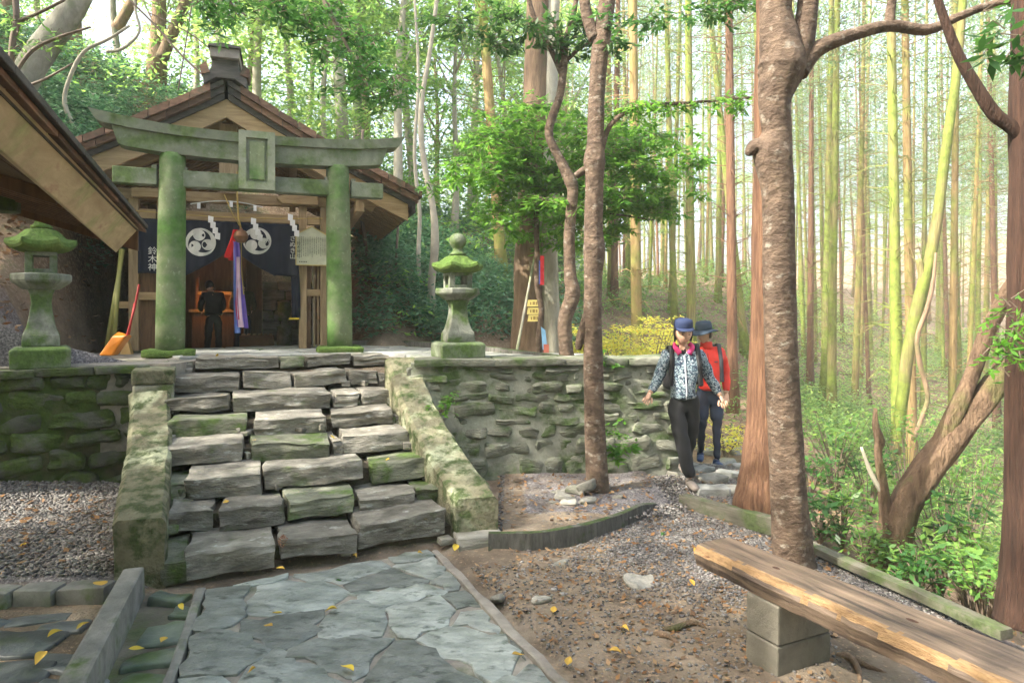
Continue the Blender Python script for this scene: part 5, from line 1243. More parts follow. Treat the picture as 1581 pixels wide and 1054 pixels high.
MB().box(-.02, .04, -.012, -.002, -.34, -.12).build('red_rag', plain('red_rag', (.5, .15, .1)), rbn2)
gold = plain('gold_plaque', (.60, .50, .17), .4); inkp = plain('plaque_ink', (.25, .18, .06))
for i, (px, py) in enumerate([(826, 468), (826, 480), (827, 491)]):
    t = thing('gold_plaque', ['topmost gold wooden plaque on the twin trunk tree', 'middle gold wooden plaque on the twin trunk tree', 'lowest gold wooden plaque on the twin trunk tree'][i], 'plaque', P(px, py, 8.35), 0, 'gold plaques on the twin trunk tree')
    mb = MB(); w1, w2, h = .085, .10, .04; mb.prism([(-w2, -h), (w2 * .9, -h), (w1, h), (-w1, h)], 0, .012); mb.build('plaque_board', gold, t)
    l_ = MB(); l_.box(-.03, .0, -.002, -.0005, -.02, .02).box(.01, .03, -.002, -.0005, -.02, .02).box(-.06, -.045, -.002, -.0005, -.02, .015); l_.build('lettering', inkp, t)

# ---------------------------------------------------------------- plantation cedars
def cedar_templates(n, h=21.0, r0=.15):
    out = []
    for k in range(n):
        rd = random.Random(100 + k); mb = MB(); N = 16
        bx, by = rd.uniform(-.35, .35), rd.uniform(-.35, .35)
        pts = [Vector((bx * math.sin(t * 2.2 + k), by * math.sin(t * 1.9), h * t)) for t in np.linspace(0, 1, N)]
        mb.tube(pts, [r0 * (1 + .45 * max(0, .05 - t) / .05) * (1 - .75 * t) for t in np.linspace(0, 1, N)], 8, .12, k)
        for i in range(110):
            z = rd.uniform(2.0, 12); t = z / h; p = Vector((bx * math.sin(t * 2.2 + k), by * math.sin(t * 1.9), z)); a = rd.uniform(0, 6.28); L = rd.uniform(.4, 1.7) * (.6 + .05 * z)
            q = p + Vector((math.cos(a) * L * .5, math.sin(a) * L * .5, rd.uniform(.0, .25))); e = p + Vector((math.cos(a + .2) * L, math.sin(a + .2) * L, rd.uniform(-.35, .2)))
            mb.tube([p, q, e], [.013, .009, .003], 3, cap=False)
        rg = np.random.RandomState(200 + k); cs = []
        for i in range(80):
            z = 9.5 + (h + .4 - 9.5) * (i + rg.rand()) / 95; rad = 2.1 * (1 - (z - 9.5) / (h + 1 - 9.5)) ** .75 + .15; a = rg.uniform(0, 6.28)
            m_ = int(15 * (rad + .5)); tt = rg.uniform(.15, 1, m_)
            c = np.stack([np.cos(a) * rad * tt, np.sin(a) * rad * tt, z - .35 * tt * tt * rad], -1) + rg.normal(0, .13, (m_, 3)); cs.append(c)
        cs = np.concatenate(cs)
        out.append((mb, leaf_mesh('crown', leaves(cs, .17, rg, flat=.9, wr=.24, droop=.4), M['lf_cedar'])))
    return out
CT = cedar_templates(4)
CM = {}
for mt in ('cedar_moss', 'cedar_orange', 'cedar'):
    for k in range(4): CM[(mt, k)] = CT[k][0].mesh('trunk', M[mt], True)
used_xy = []
expl = [(778, 752, 20, 'cedar_orange', 'orange mossy trunk leaning left between the right lantern and the twin trunk tree'),
 (943, 940, 12, 'cedar_orange', 'thin orange trunk just right of the slender gravel bed tree'), (957, 955, 13, 'cedar', 'brown trunk beside the thin orange one behind the wall'),
 (985, 978, 20, 'cedar_orange', 'stout orange cedar behind the wall left of the blue capped hiker'), (1042, 1037, 13, 'cedar_moss', 'mossy cedar rising directly above the blue capped hiker'),
 (1070, 1072, 16, 'cedar_moss', 'yellow green cedar rising between the heads of the two hikers'), (1129, 1128, 19, 'cedar', 'reddish cedar immediately right of the hiker in red'),
 (1150, 1108, 13, 'cedar_moss', 'mossy cedar leaning left, between the red hiker and the knobby tree'), (1112, 1118, 9, 'cedar', 'thin brown cedar far behind the hiker in red'),
 (1272, 1274, 14, 'cedar_moss', 'first mossy cedar right of the knobby tree, brown higher up'), (1293, 1290, 16, 'cedar_moss', 'second, thicker mossy cedar right of the knobby tree'),
 (1320, 1322, 12, 'cedar_orange', 'slim orange cedar, third to the right of the knobby tree'), (1345, 1343, 8, 'cedar_moss', 'very thin mossy cedar between slim orange and bright green ones'),
 (1386, 1384, 20, 'cedar_moss', 'bright green mossy cedar, the stoutest in the plantation'), (1432, 1430, 11, 'cedar_moss', 'dark mossy cedar right of the stoutest bright green one'),
 (1481, 1482, 11, 'cedar_moss', 'slim mossy cedar seen above the leaning broken tree'), (1520, 1521, 9, 'cedar_orange', 'thin orange cedar near the right edge cedar'),
 (1541, 1540, 11, 'cedar_moss', 'mossy cedar nearest the right edge cedar'), (1460, 1457, 8, 'cedar', 'thin brown cedar crossing behind the crooked mossy stem'), (1256, 1250, 9, 'cedar_orange', 'thin orange cedar half hidden by the right side of the knobby tree')]
for i, (pb, pt, w, mt, lb) in enumerate(expl):
    Yd = .27 * F / w * (1.0 if w < 18 else .95); b = P(pb, 500, Yd); z = Hs(b.x, Yd) - .15
    t = thing('cedar_tree', lb, 'tree', (b.x, Yd, z), random.uniform(0, 6.28), 'cedars of the plantation'); used_xy.append((b.x, Yd))
    s = random.uniform(.76, .90); hh = 485 / F * Yd + EYE - z; t.scale = (s, s, 1)
    lean = math.atan2((pt - pb) / F * Yd, hh); t.rotation_mode = 'QUATERNION'
    from mathutils import Quaternion
    t.rotation_quaternion = Quaternion((0, 1, 0), lean) @ Quaternion((0, 0, 1), random.uniform(0, 6.28))
    link('trunk', CM[(mt, i % 4)], t); link('crown', CT[i % 4][1], t)
cnt = 0; rd = random.Random(77)
for _ in range(6000):
    if cnt >= 165: break
    Yd = 14 + 50 * rd.random() ** .8; px = rd.uniform(860, 1700); X_ = (px - CX) / F * Yd
    if px < 1180 and Yd < 22: continue
    if any((X_ - a) ** 2 + (Yd - b) ** 2 < (1.5 + Yd * .012) ** 2 for a, b in used_xy): continue
    used_xy.append((X_, Yd)); mt = rd.choice(['cedar_moss', 'cedar_moss', 'cedar_moss', 'cedar_orange', 'cedar']); k = rd.randint(0, 3)
    t = thing('cedar_tree', 'slim straight cedar deep in the hazy plantation on the right', 'tree', (X_, Yd, Hs(X_, Yd) - .15), rd.uniform(0, 6.28), 'distant cedars of the plantation')
    s = rd.uniform(.5, .92); t.scale = (s, s, rd.uniform(.85, 1.1)); t.rotation_euler = (R(rd.uniform(-2, 2)), R(rd.uniform(-2, 2)), rd.uniform(0, 6))
    link('trunk', CM[(mt, k)], t); link('crown', CT[k][1], t); cnt += 1
crk = trunk_obj('crooked leaning mossy stem crossing the plantation from lower left to upper right', M['cedar_moss'], [
    [(1382, 700, 18), (1392, 620, 18), (1402, 540, 18), (1420, 460, 18), (1440, 380, 16), (1452, 300, 15), (1462, 220, 14), (1475, 130, 13), (1482, 60, 12), (1490, -50, 10)], [(1424, 470, 12), (1425, 430, 12), (1418, 400, 8)]], 11.5, 91, 10, .15)
crk2 = trunk_obj('thin bent brown stem looping in front of the crooked mossy stem', M['bark_brown'], [
    [(1410, 680, 7), (1425, 640, 7), (1432, 610, 7), (1420, 560, 8), (1416, 520, 7), (1430, 480, 7), (1440, 440, 6), (1445, 390, 4)]], 10.5, 93, 7, .15)

# ---------------------------------------------------------------- broadleaf trees of the hillside and around the clearing
BT = [broadleaf(301, 9, .13, 6.6, 2.6, 2.4, 95, 62, .17, M['lf_pale'], M['bark_grey'], (.4, .2)),
      broadleaf(302, 8, .10, 5.4, 2.3, 2.6, 95, 62, .15, M['lf_mid'], M['twig_pale'], (-.3, .3)),
      broadleaf(303, 10, .15, 7.0, 3.0, 2.8, 110, 62, .17, M['lf_mid'], M['bark_brown'], (.2, -.3)),
      broadleaf(304, 7, .08, 4.2, 2.0, 2.6, 90, 62, .14, M['lf_pale'], M['twig_pale'], (.3, .0))]
rd = random.Random(12); bxy = []
for (px, Yd, k) in [(400, 15, 1), (450, 19, 0), (500, 14.5, 3), (560, 17, 0), (610, 14, 1), (640, 20, 0), (700, 16, 3), (730, 22, 0), (560, 24, 2), (470, 27, 0), (380, 22, 2), (300, 18, 1), (240, 16, 2), (190, 20, 0), (110, 16, 2), (60, 20, 1), (10, 14, 2), (680, 28, 2), (760, 30, 0), (830, 26, 1), (880, 33, 0), (620, 35, 0), (520, 36, 2), (400, 38, 0), (250, 30, 2), (930, 40, 0), (800, 44, 2), (1000, 48, 0), (1080, 52, 2), (700, 50, 0), (340, 14, 3), (530, 30, 0), (900, 52, 0), (1160, 60, 0), (1240, 66, 2), (1330, 70, 0), (1420, 68, 2), (1500, 72, 0), (1590, 66, 2), (100, 34, 0), (780, 19, 3), (-60, 17, 0), (870, 21, 3)]:
    X_ = (px - CX) / F * Yd; z = Hs(X_, Yd) - .1
    place_tree('broadleaf_tree', BT[k][0], BT[k][1], (X_, Yd, z), ['tall pale leaved tree with a grey trunk on the wooded slope behind the shrine', 'mid green tree with a pale thin trunk on the slope behind the shrine', 'broad green tree with a brown trunk on the slope behind the shrine', 'low airy pale leaved tree on the slope behind the shrine'][k], 'tree', 'woodland trees on the slope, kind ' + 'ABCD'[k], rd.uniform(0, 6.28), rd.uniform(.85, 1.25))
# trees around and behind the photographer shade the clearing
CAN = [None] * 4; CAN[2] = broadleaf(312, 7.5, .14, 4.6, 3.0, 2.9, 130, 62, .20, M['lf_mid'], M['bark_brown'], (.1, .2)); CAN[3] = broadleaf(313, 8, .15, 4.8, 3.2, 3.2, 130, 62, .20, M['lf_near'], M['bark_grey'], (-.2, .1))
CAN[:2] = [broadleaf(310, 10, .16, 8.2, 3.4, 1.7, 100, 60, .20, M['lf_mid'], M['bark_grey'], (0, 0)), broadleaf(311, 11, .18, 9.0, 3.8, 1.9, 105, 60, .20, M['lf_near'], M['bark_brown'], (.3, .2))]
for i, (x, y, k, s) in enumerate([(-8.5, 1.5, 0, 1), (-6.5, -2.5, 1, 1), (-10.5, 5.5, 1, 1), (-4.5, -6, 0, 1.05), (-12, -1.5, 0, 1.1), (-13, 8, 0, 1), (-9, -6, 1, 1.1), (-7.5, 8.2, 0, .95), (4.5, -4.5, 1, 1), (0, -8, 0, 1), (-3.6, 14.5, 0, 1.0), (-3, -3.5, 2, 1), (1.5, -4.5, 3, 1.1), (5.5, -2.5, 2, 1), (-6, -9, 2, 1.2), (3, -9, 3, 1.2), (8, -6, 2, 1.2), (-10, -4, 2, 1.1), (7.5, .5, 3, 1.1), (-1, -12, 2, 1.4), (10, -11, 3, 1.3), (-13, -9, 3, 1.3), (-8.5, -1, 3, 1.1), (6, -13, 2, 1.4), (-6.3, .2, 2, .9), (-15, 3, 2, 1.2)]):
    place_tree('broadleaf_tree', CAN[k][0], CAN[k][1], (x, y, max(-.1, Hs(x, y) - .1)), 'tall broadleaf tree closing in the shrine clearing', 'tree', 'trees around the clearing', i * 1.3, s)

# ---------------------------------------------------------------- undergrowth
def scatter_low(n, px0, px1, y0, y1, cond, per, L, rad, mat, name, hgt=.25, seed=1, zoff=0, flat=.5):
    rg = np.random.RandomState(seed); V = []; k = 0
    for _ in range(n * 12):
        if k >= n: break
        Yd = y0 + (y1 - y0) * rg.rand() ** .8; px = rg.uniform(px0, px1); X_ = (px - CX) / F * Yd
        if not cond(X_, Yd): continue
        z = Hs(X_, Yd); s = rg.uniform(.6, 1.3) * (1 + Yd * .02)
        V.append(leaves(blob(rg, (X_, Yd, z + hgt * s + zoff), (rad * s, rad * s, hgt * s), int(per * s)), L * (1 + Yd * .02), rg, flat=flat)); k += 1
    o = link(name, leaf_mesh(name, np.concatenate(V), mat)); return tag(o, kind='stuff')
def hillc(x, y):
    t = -.8 * (x + 1) + .6 * (y - 9.8); c, s = math.cos(R(YH)), math.sin(R(YH)); dx, dy = x + 3.317, y - 7.9
    w = dx * c + dy * s; v = -dx * s + dy * c
    return t > .15 and not (abs(w) < 1.75 and -1 < v < 6.1) and float(x - xb(y)) < 0 and not (x > -4.6 and y < 8.6)
scatter_low(820, -150, 900, 8.8, 34, hillc, 62, .105, .30, M['lf_blue'], 'undergrowth', .20, 21)
scatter_low(420, -150, 900, 9, 30, hillc, 46, .10, .34, M['lf_mid'], 'undergrowth', .24, 22)
scatter_low(300, 250, 900, 14, 34, hillc, 60, .13, .5, M['lf_mid'], 'undergrowth', .7, 23, .3)
scatter_low(380, 540, 900, 9.2, 14, hillc, 60, .085, .26, M['lf_blue'], 'undergrowth', .2, 27)
scatter_low(160, -60, 420, 9, 14, hillc, 60, .085, .26, M['lf_blue'], 'undergrowth', .2, 28)
scatter_low(70, 60, 230, 8.2, 11.5, lambda x, y: x < -4.9 and Hs(x, y) > 2.0, 60, .085, .26, M['lf_blue'], 'undergrowth', .2, 29)
right_c = lambda x, y: float(x - xb(y)) > .7
scatter_low(230, 1180, 1640, 5.2, 22, right_c, 55, .085, .30, M['lf_mid'], 'undergrowth', .26, 24)
scatter_low(620, 1150, 1680, 7, 48, right_c, 55, .10, .45, M['lf_pale'], 'undergrowth', .35, 25)
scatter_low(200, 880, 1200, 11, 40, lambda x, y: True, 55, .09, .4, M['lf_mid'], 'undergrowth', .3, 26)
# yellow leaved shrubs behind the wall
for i, (px, py, Yd, r) in enumerate([(905, 520, 9.8, .5), (950, 528, 9.2, .55), (990, 522, 10.2, .6), (1030, 525, 10.6, .5), (880, 548, 9.2, .4), (1120, 660, 9.8, .45), (1008, 505, 11.5, .6)]):
    c = P(px, py, Yd); rg = np.random.RandomState(400 + i); g = Hs(c.x, Yd)
    t = thing('yellow_shrub', ['yellow autumn shrub behind the slender tree over the wall', 'bright yellow bush over the middle of the retaining wall', 'wide yellow bush over the right part of the wall', 'yellow bush just left of the blue capped hiker', 'low yellow leaves between the twisting and slender trees', 'low yellow bush by the legs of the hiker in red', 'farther pale yellow bush above the wall end'][i], 'shrub', (c.x, Yd, g), 0, 'yellow shrubs beyond the wall')
    cc = []
    for j in range(14): a = rg.uniform(0, 6.28); cc.append(blob(rg, (math.cos(a) * r * rg.uniform(.2, 1), math.sin(a) * r * .5, max(.15, c.z - g) + rg.uniform(-.32, .16)), (.24, .2, .06), 42))
    link('foliage', leaf_mesh('foliage', leaves(np.concatenate(cc), .075, rg, flat=.4), M['lf_yellow']), t)
    mb = MB()
    for j in range(6): a = rg.uniform(0, 6.28); mb.tube([(0, 0, 0), (math.cos(a) * r * .3, math.sin(a) * .1, (c.z - g) * .5), (math.cos(a) * r * .8, math.sin(a) * .3, c.z - g + .1)], [.012, .009, .004], 4)
    mb.build('stem', M['twig'], t)
# leafy plants of the near slope, with stems
plab = ['dense low plant beside the foot of the knobby tree', 'broad leaved plant left of the leaning broken tree', 'small plant under the broken stem', 'tall leafy plant right of the leaning broken tree', 'glossy leaved plant below the right edge cedar', 'upright plant between leaning tree and right edge cedar', 'low plant at the bank edge behind the bench', 'spreading shrub above the knobby tree\'s right side', 'feathery shrub in front of the mossy cedars', 'leafy shrub low between the mossy cedars', 'bushy plant behind the leaning broken tree', 'pale sprig over the slope right of centre', 'bright shrub at the slope edge by the cedar', 'ferny clump under the right edge cedar', 'leggy plant touching the leaning tree foot']
for i, (px, py, Yd, r, h, L) in enumerate([(1265, 800, 5.2, .28, .30, .085), (1300, 780, 5.4, .3, .35, .085), (1335, 830, 4.9, .22, .25, .07), (1450, 800, 4.9, .36, .48, .10), (1500, 840, 4.6, .34, .42, .11), (1480, 770, 5.6, .34, .5, .09), (1420, 880, 4.4, .2, .2, .07), (1290, 655, 6.6, .42, .22, .085), (1400, 650, 7.2, .45, .25, .085), (1340, 700, 6.6, .4, .3, .08), (1450, 720, 6.2, .36, .35, .09), (1500, 700, 7, .4, .3, .08), (1250, 720, 6.4, .35, .3, .08), (1520, 880, 4.2, .22, .25, .08), (1390, 860, 4.7, .2, .2, .07)]):
    c = P(px, py, Yd); g = Hs(c.x, Yd); rg = np.random.RandomState(440 + i); zt = max(.12, c.z - g)
    t = thing('leafy_plant', plab[i], 'plant', (c.x, Yd, g), 0, 'plants on the slope behind the bench')
    mb = MB(); V = []
    for j in range(22):
        a = rg.uniform(0, 6.28); rr = rg.uniform(.25, 1) * r; q = Vector((math.cos(a) * rr, math.sin(a) * rr, zt + rg.uniform(-.5, .6) * h)); m_ = Vector((q.x * .35, q.y * .35, q.z * .55)); mb.tube([(0, 0, 0), m_, q], [.006, .005, .002], 3, cap=False)
        tt = rg.uniform(.5, 1.05, 13); cpt = np.array([list(m_.lerp(q, float(x))) for x in tt]) + rg.normal(0, .03, (13, 3)); V.append(leaves(cpt, L * .8, rg, flat=.45, wr=.42, jit=.5))
    mb.build('stem', M['twig'], t); link('foliage', leaf_mesh('foliage', np.concatenate(V), M['lf_mid'] if i % 3 else M['lf_near']), t)
# ferns on walls, sapling on slender tree
for i, (px, py, Yd, lb) in enumerate([(680, 628, 6.05, 'small glossy fern growing beside the right parapet'), (955, 700, 6.1, 'leafy sucker sprouting right of the slender tree base'), (945, 665, 6.5, 'little fern in the wall joints behind the slender tree'), (935, 555, 6.7, 'tiny fern on the wall face near the coping'), (10, 520, 6.6, 'round leaved weed beside the left stone lantern')]):
    c = P(px, py, Yd); rg = np.random.RandomState(480 + i); t = thing('fern', lb, 'plant', c, 0)
    V = []; mb = MB()
    for j in range(9):
        a = rg.uniform(0, 6.28); q = Vector((math.cos(a) * .15, -abs(math.sin(a)) * .1, rg.uniform(-.08, .16))); mb.tube([(0, 0, -.04), q * .5, q], .002, 3, cap=False)
        tt = rg.uniform(.3, 1, 9); V.append(leaves(np.array([list(q * float(x)) for x in tt]) + rg.normal(0, .01, (9, 3)), .06 if i != 1 else .09, rg, flat=.4, wr=.45))
    link('frond', leaf_mesh('frond', np.concatenate(V), M['lf_green']), t); mb.build('stem', M['twig'], t)
# ---------------------------------------------------------------- leaf litter, gravel, stones
def litter(n, fx, L, mat, name, seed, zf=Zg, up=.25, kind='stuff'):
    rg = np.random.RandomState(seed); pts = fx(rg, n); c = np.array([[x, y, zf(x, y) + .006 + rg.uniform(0, .01)] for x, y in pts])
    return tag(link(name, leaf_mesh(name, leaves(c, L, rg, flat=up, wr=.55, droop=-.05), mat)), kind=kind)
def rect(px0, px1, y0, y1, cond=lambda x, y: True):
    def f(rg, n):
        out = []
        while len(out) < n:
            Yd = y0 + (y1 - y0) * rg.rand() ** .7; X_ = (rg.uniform(px0, px1) - CX) / F * Yd
            if cond(X_, Yd): out.append((X_, Yd))
        return out
    return f
dirtc = lambda x, y: x > -.5 + .44 * (4.62 - y) + .08 and x < xb(y) and not (y > 4.4 and x < .0)
litter(2200, rect(640, 1300, 2.2, 7, dirtc), .04, M['litter'], 'leaf_litter', 31)
litter(150, rect(0, 190, 4.1, 5.9, lambda x, y: x < -2.45 and y < float(wall_y(x)) - .1), .06, M['litter'], 'leaf_litter', 32, lambda x, y: Zg(x, y) + .05)
litter(260, rect(765, 1010, 4.75, 6.5, lambda x, y: y < float(wall_y(x)) - .05 and y > 4.75 + .55 * max(0, x)), .05, M['litter'], 'leaf_litter', 37, lambda x, y: Zg(x, y) + .065)
litter(2600, rect(-120, 260, 5.9, 11, lambda x, y: x < -4.35), .08, M['litter'], 'leaf_litter', 36, lambda x, y: Hs(x, y) + .02, .6)
litter(9000, rect(-150, 900, 8.8, 30, hillc), .12, M['litter'], 'leaf_litter', 33, lambda x, y: Hs(x, y) + .03, .5)
litter(700, rect(1180, 1640, 3.4, 9, lambda x, y: x > xb(y) - .1), .06, M['litter'], 'leaf_litter', 34, lambda x, y: Hs(x, y) + .02, .5)
def pebbles(name, fx, n, r, seed, zoff=0, kind='stuff'):
    rg = np.random.RandomState(seed); base = np.array([(1, 0, 0), (-1, 0, 0), (0, 1, 0), (0, -1, 0), (0, 0, 1), (0, 0, -1)], float)
    # rounded cube pebbles: 8 corner vertices + 6 quads
    cube = np.array([(x, y, z) for z in (-1, 1) for y in (-1, 1) for x in (-1, 1)], float) * .62
    q = np.array([(0, 2, 3, 1), (4, 5, 7, 6), (0, 1, 5, 4), (2, 6, 7, 3), (0, 4, 6, 2), (1, 3, 7, 5)])
    pts = fx(rg, n); V = []; Q = []
    xy = np.array(pts); zz = H(xy[:, 0], xy[:, 1]) + ROUGH(xy[:, 0], xy[:, 1]) + zoff
    for i in range(n):
        s = r * rg.uniform(.45, 1.25) * np.array([rg.uniform(.8, 1.3), rg.uniform(.7, 1.1), rg.uniform(.45, .8)]); a = rg.uniform(0, 6.28); ca, sa = math.cos(a), math.sin(a)
        v = cube * s * rg.uniform(.75, 1.25, (8, 3)); v = np.stack([v[:, 0] * ca - v[:, 1] * sa, v[:, 0] * sa + v[:, 1] * ca, v[:, 2]], -1); V.append(v + (xy[i, 0], xy[i, 1], zz[i] + s[2] * .35)); Q.append(q + i * 8)
    return tag(link(name, np_mesh(name, np.concatenate(V), np.concatenate(Q), mat=gravmat, smooth=False)), kind=kind)
gravmat = leaf_mat('gravel_pebble', [(.06, .055, .055), (.14, .13, .125), (.22, .21, .20), (.30, .29, .275), (.11, .10, .095), (.19, .16, .135)], 0, .65, .35)
def gravc(x, y):
    g = 1.2 - .9 * math.hypot((x - 1.5) / 1.0, (y - 4.9) / 1.05)
    if 5.3 < y < 8 and x > .1: g = max(g, .6)
    if x > 1.8 and y < 4.9: g = max(g, .7)
    return x < xb(y) and x > -.3 and random.random() < g
pebbles('gravel', rect(880, 1500, 3.1, 8.2, gravc), 36000, .0105, 51)
pebbles('gravel', rect(770, 1060, 4.7, 6.6, lambda x, y: y < float(wall_y(x)) and y > 4.7 + .5 * max(0, x)), 3500, .014, 52, .05)
pebbles('gravel', rect(-20, 185, 4.05, 6.1, lambda x, y: x < -2.42 - .0 and y < float(wall_y(x)) - .02 and x < -2.4 - (y - 4.1) * .52), 9000, .014, 53, .04)
pebbles('dirt_pebbles', rect(640, 1300, 2.2, 5.5, dirtc), 110, .018, 55, .0)
pebbles('dirt_pebbles', rect(640, 1300, 2.2, 5.5, dirtc), 5500, .009, 54)
# individual fallen leaves lying on path, kerbs and ground
def one_leaf(px, py, z, L, mat, label, seed):
    p = G(px, py, z); rg = np.random.RandomState(seed); a = rg.uniform(0, 6.28)
    V = []; n = 9; pr = [0, .55, .85, 1, .95, .8, .55, .28, 0]
    for i, w in enumerate(pr):
        x = (i / (n - 1) - .5) * L; c = .006 * math.sin(i * .5 + seed); 
        V += [(x, -w * L * .26, c + .01 * w), (x, 0, c * .6), (x, w * L * .26, c + .012 * w)]
    Q = []
    for i in range(n - 1): Q += [(i * 3, i * 3 + 1, i * 3 + 4, i * 3 + 3), (i * 3 + 1, i * 3 + 2, i * 3 + 5, i * 3 + 4)]
    o = link('fallen_leaf', np_mesh('fallen_leaf', V, Q, mat=mat), None, loc=(p.x, p.y, p.z + .016), rot=(rg.uniform(-.2, .2), rg.uniform(-.2, .2), a))
    o['label'] = label; o['category'] = 'leaf'; o['group'] = 'single leaves fallen on the paving and ground'
for i, (px, py, z, L, mt, lb) in enumerate([(511, 945, .012, .065, 'lf_gold', 'golden leaf in the middle of the slate path'), (536, 1036, .012, .075, 'lf_gold', 'golden leaf on the path at the bottom edge'), (414, 970, .012, .06, 'lf_orange', 'orange leaf on the left part of the slate path'), (428, 950, .012, .05, 'lf_gold', 'yellow green leaf left of centre on the path'), (433, 881, .012, .06, 'lf_orange', 'curled orange leaf just below the lowest step'), (704, 848, .0, .085, 'lf_gold', 'yellow leaf standing beside the foot of the right parapet'), (548, 862, .012, .04, 'lf_orange', 'small orange leaf by the lowest right step'), (649, 857, .012, .04, 'lf_orange', 'small orange leaf near the top right corner of the path'), (280, 941, -.01, .055, 'lf_gold', 'yellow leaf in the narrow gutter beside the path'), (211, 1006, -.01, .075, 'lf_gold', 'yellow leaf in the narrow gutter near the bottom'), (252, 992, -.01, .07, 'lf_orange', 'brown leaf in the narrow gutter near the bottom'), (128, 970, .0, .07, 'lf_gold', 'bright yellow leaf left of the concrete kerb'), (85, 982, .0, .07, 'lf_gold', 'yellow leaf on the dark blue cobbles'), (62, 1020, .02, .09, 'lf_orange', 'orange leaf between the dark blue cobbles'), (35, 845, .05, .05, 'lf_gold', 'pale yellow leaf on the left gravel bed'), (155, 905, .09, .14, 'lf_orange', 'big curled tan leaf at the foot of the left parapet'), (855, 945, .0, .07, 'lf_orange', 'orange leaf on the dirt right of the path'), (1068, 903, .0, .06, 'lf_orange', 'orange leaf near the left end of the bench'), (1024, 828, .0, .07, 'lf_near', 'green leaf on the grey gravel'), (1075, 853, .0, .05, 'lf_orange', 'orange leaf on the gravel above the bench'), (388, 1040, .012, .04, 'lf_orange', 'tiny orange leaf at the lower left of the path'), (800, 1015, .012, .06, 'lf_orange', 'brown leaf at the right edge of the path'), (878, 1025, .0, .07, 'lf_orange', 'brown leaf on dirt at the bottom edge'), (523, 900, .012, .035, 'lf_near', 'small green leaf in a joint of the path'), (950, 1010, .0, .06, 'lf_orange', 'orange leaf on dirt left of the bench block'), (965, 975, .0, .055, 'lf_orange', 'curled orange leaf on dirt near the exposed roots')]):
    one_leaf(px, py, z, L, M[mt], lb, i)
for i, (k, px, mt) in enumerate([(0, 660, 'lf_orange'), (2, 600, 'lf_orange'), (3, 510, 'lf_gold'), (3, 395, 'lf_orange'), (5, 345, 'lf_orange'), (7, 334, 'lf_gold'), (1, 350, 'lf_orange')]):
    v = k * TR + .12; p = ST(u_of(px, v), v, (k + 1) * HR + .012)
    rg = np.random.RandomState(i); V = leaves(np.zeros((1, 3)), .06, rg, flat=.1, wr=.6, droop=0)
    o = link('fallen_leaf', leaf_mesh('fallen_leaf', V, M[mt]), None, loc=p); o['category'] = 'leaf'; o['group'] = 'single leaves fallen on the paving and ground'
    o['label'] = ['orange leaf on the right end of the lowest step', 'orange leaf on the right end of the third step', 'yellow leaf in the middle of the fourth step', 'orange leaf at the left of the fourth step', 'orange leaf at the left of the sixth step', 'bright yellow leaf at the top edge of the stair', 'small orange leaf at the left of the second step'][i]
pc = thing('pine_cone', 'brown pine cone resting on the lowest step', 'cone', ST(u_of(437, 0), .0, .15)); mb = MB()
for i in range(46):
    a = i * 2.4; t = i / 46; r = .036 * math.sin(math.pi * (t * .85 + .1)); z = -.04 + .08 * t
    c, s = math.cos(a), math.sin(a); mb.add([(c * r * .4 - s * .008, s * r * .4 + c * .008, z), (c * r * .4 + s * .008, s * r * .4 - c * .008, z), (c * r, s * r, z + .008), (c * r * .9, s * r * .9, z + .013)], [(0, 1, 2), (0, 2, 3), (1, 3, 2), (0, 3, 1)])
mb.build('cone_scales', material('cone_brown', (.18, .09, .06), (.36, .2, .13), 20, var=0), pc)
# rock pile at the slender tree
rl = ['flat grey rock leaning on top of the small rock pile', 'dark rock at the left of the small rock pile', 'rounded grey rock at the front of the small rock pile', 'brown rock in the middle of the small rock pile', 'small rock beneath the rock pile\'s right end', 'thin slate at the left edge of the rock pile', 'lone small rock right of the slender tree base', 'small slate chip behind the rock pile']
for i, (px, py, w, d, h, zz) in enumerate([(908, 768, .17, .1, .09, .10), (868, 772, .14, .1, .05, .06), (880, 783, .13, .1, .08, .05), (888, 766, .16, .12, .09, .06), (905, 780, .13, .09, .06, .05), (856, 780, .1, .08, .03, .05), (955, 772, .09, .07, .06, .04), (862, 764, .12, .08, .04, .05)]):
    p = G(px, py, .03); tag(link('rock', rock_mesh('rock', w, d, h, 600 + i, M['rock'], (4, 4, 3), .02, .6), None, loc=(p.x, p.y, zz - .02), rot=(R(random.uniform(-12, 12)), R([-20, 8, -5, 12, 5, 0, 0, 0][i]), random.uniform(-.6, .6))), rl[i], 'rock', 'rocks around the slender tree foot')
# stones of the footpath by the hikers
sl = random.Random(8)
fp = tag(link('footpath_bed', np_mesh('footpath_bed', [(1.95, 5.0, .0), (2.2, 4.9, .0), (3.1, 8.6, -.13), (2.3, 8.6, -.10)], [(0, 1, 2, 3)], mat=M['joint'])), kind='structure')
bpy.data.objects.remove(fp)
labs = ['pale flat slab', 'grey angular stone', 'rounded pale stone', 'wet dark slab', 'long flat slate', 'small blocky stone']
where = ['by the left foot of the blue capped hiker', 'under the hiker in red', 'between the wall end and the blue capped hiker', 'beside the flaring reddish cedar', 'at the near end of the footpath', 'at the bend of the footpath', 'close to the squared timber', 'next to the retaining wall foot']
pos = [(1100, 742, .26, .2), (1128, 735, .3, .2), (1098, 760, .3, .22), (1140, 760, .36, .26), (1082, 728, .24, .16), (1118, 715, .34, .2), (1060, 722, .22, .18), (1165, 778, .3, .22), (1096, 700, .3, .2), (1135, 700, .3, .2), (1150, 725, .26, .16), (1170, 800, .26, .16), (1045, 735, .2, .14), (1185, 822, .22, .12), (1120, 685, .3, .2), (1070, 690, .3, .2)]
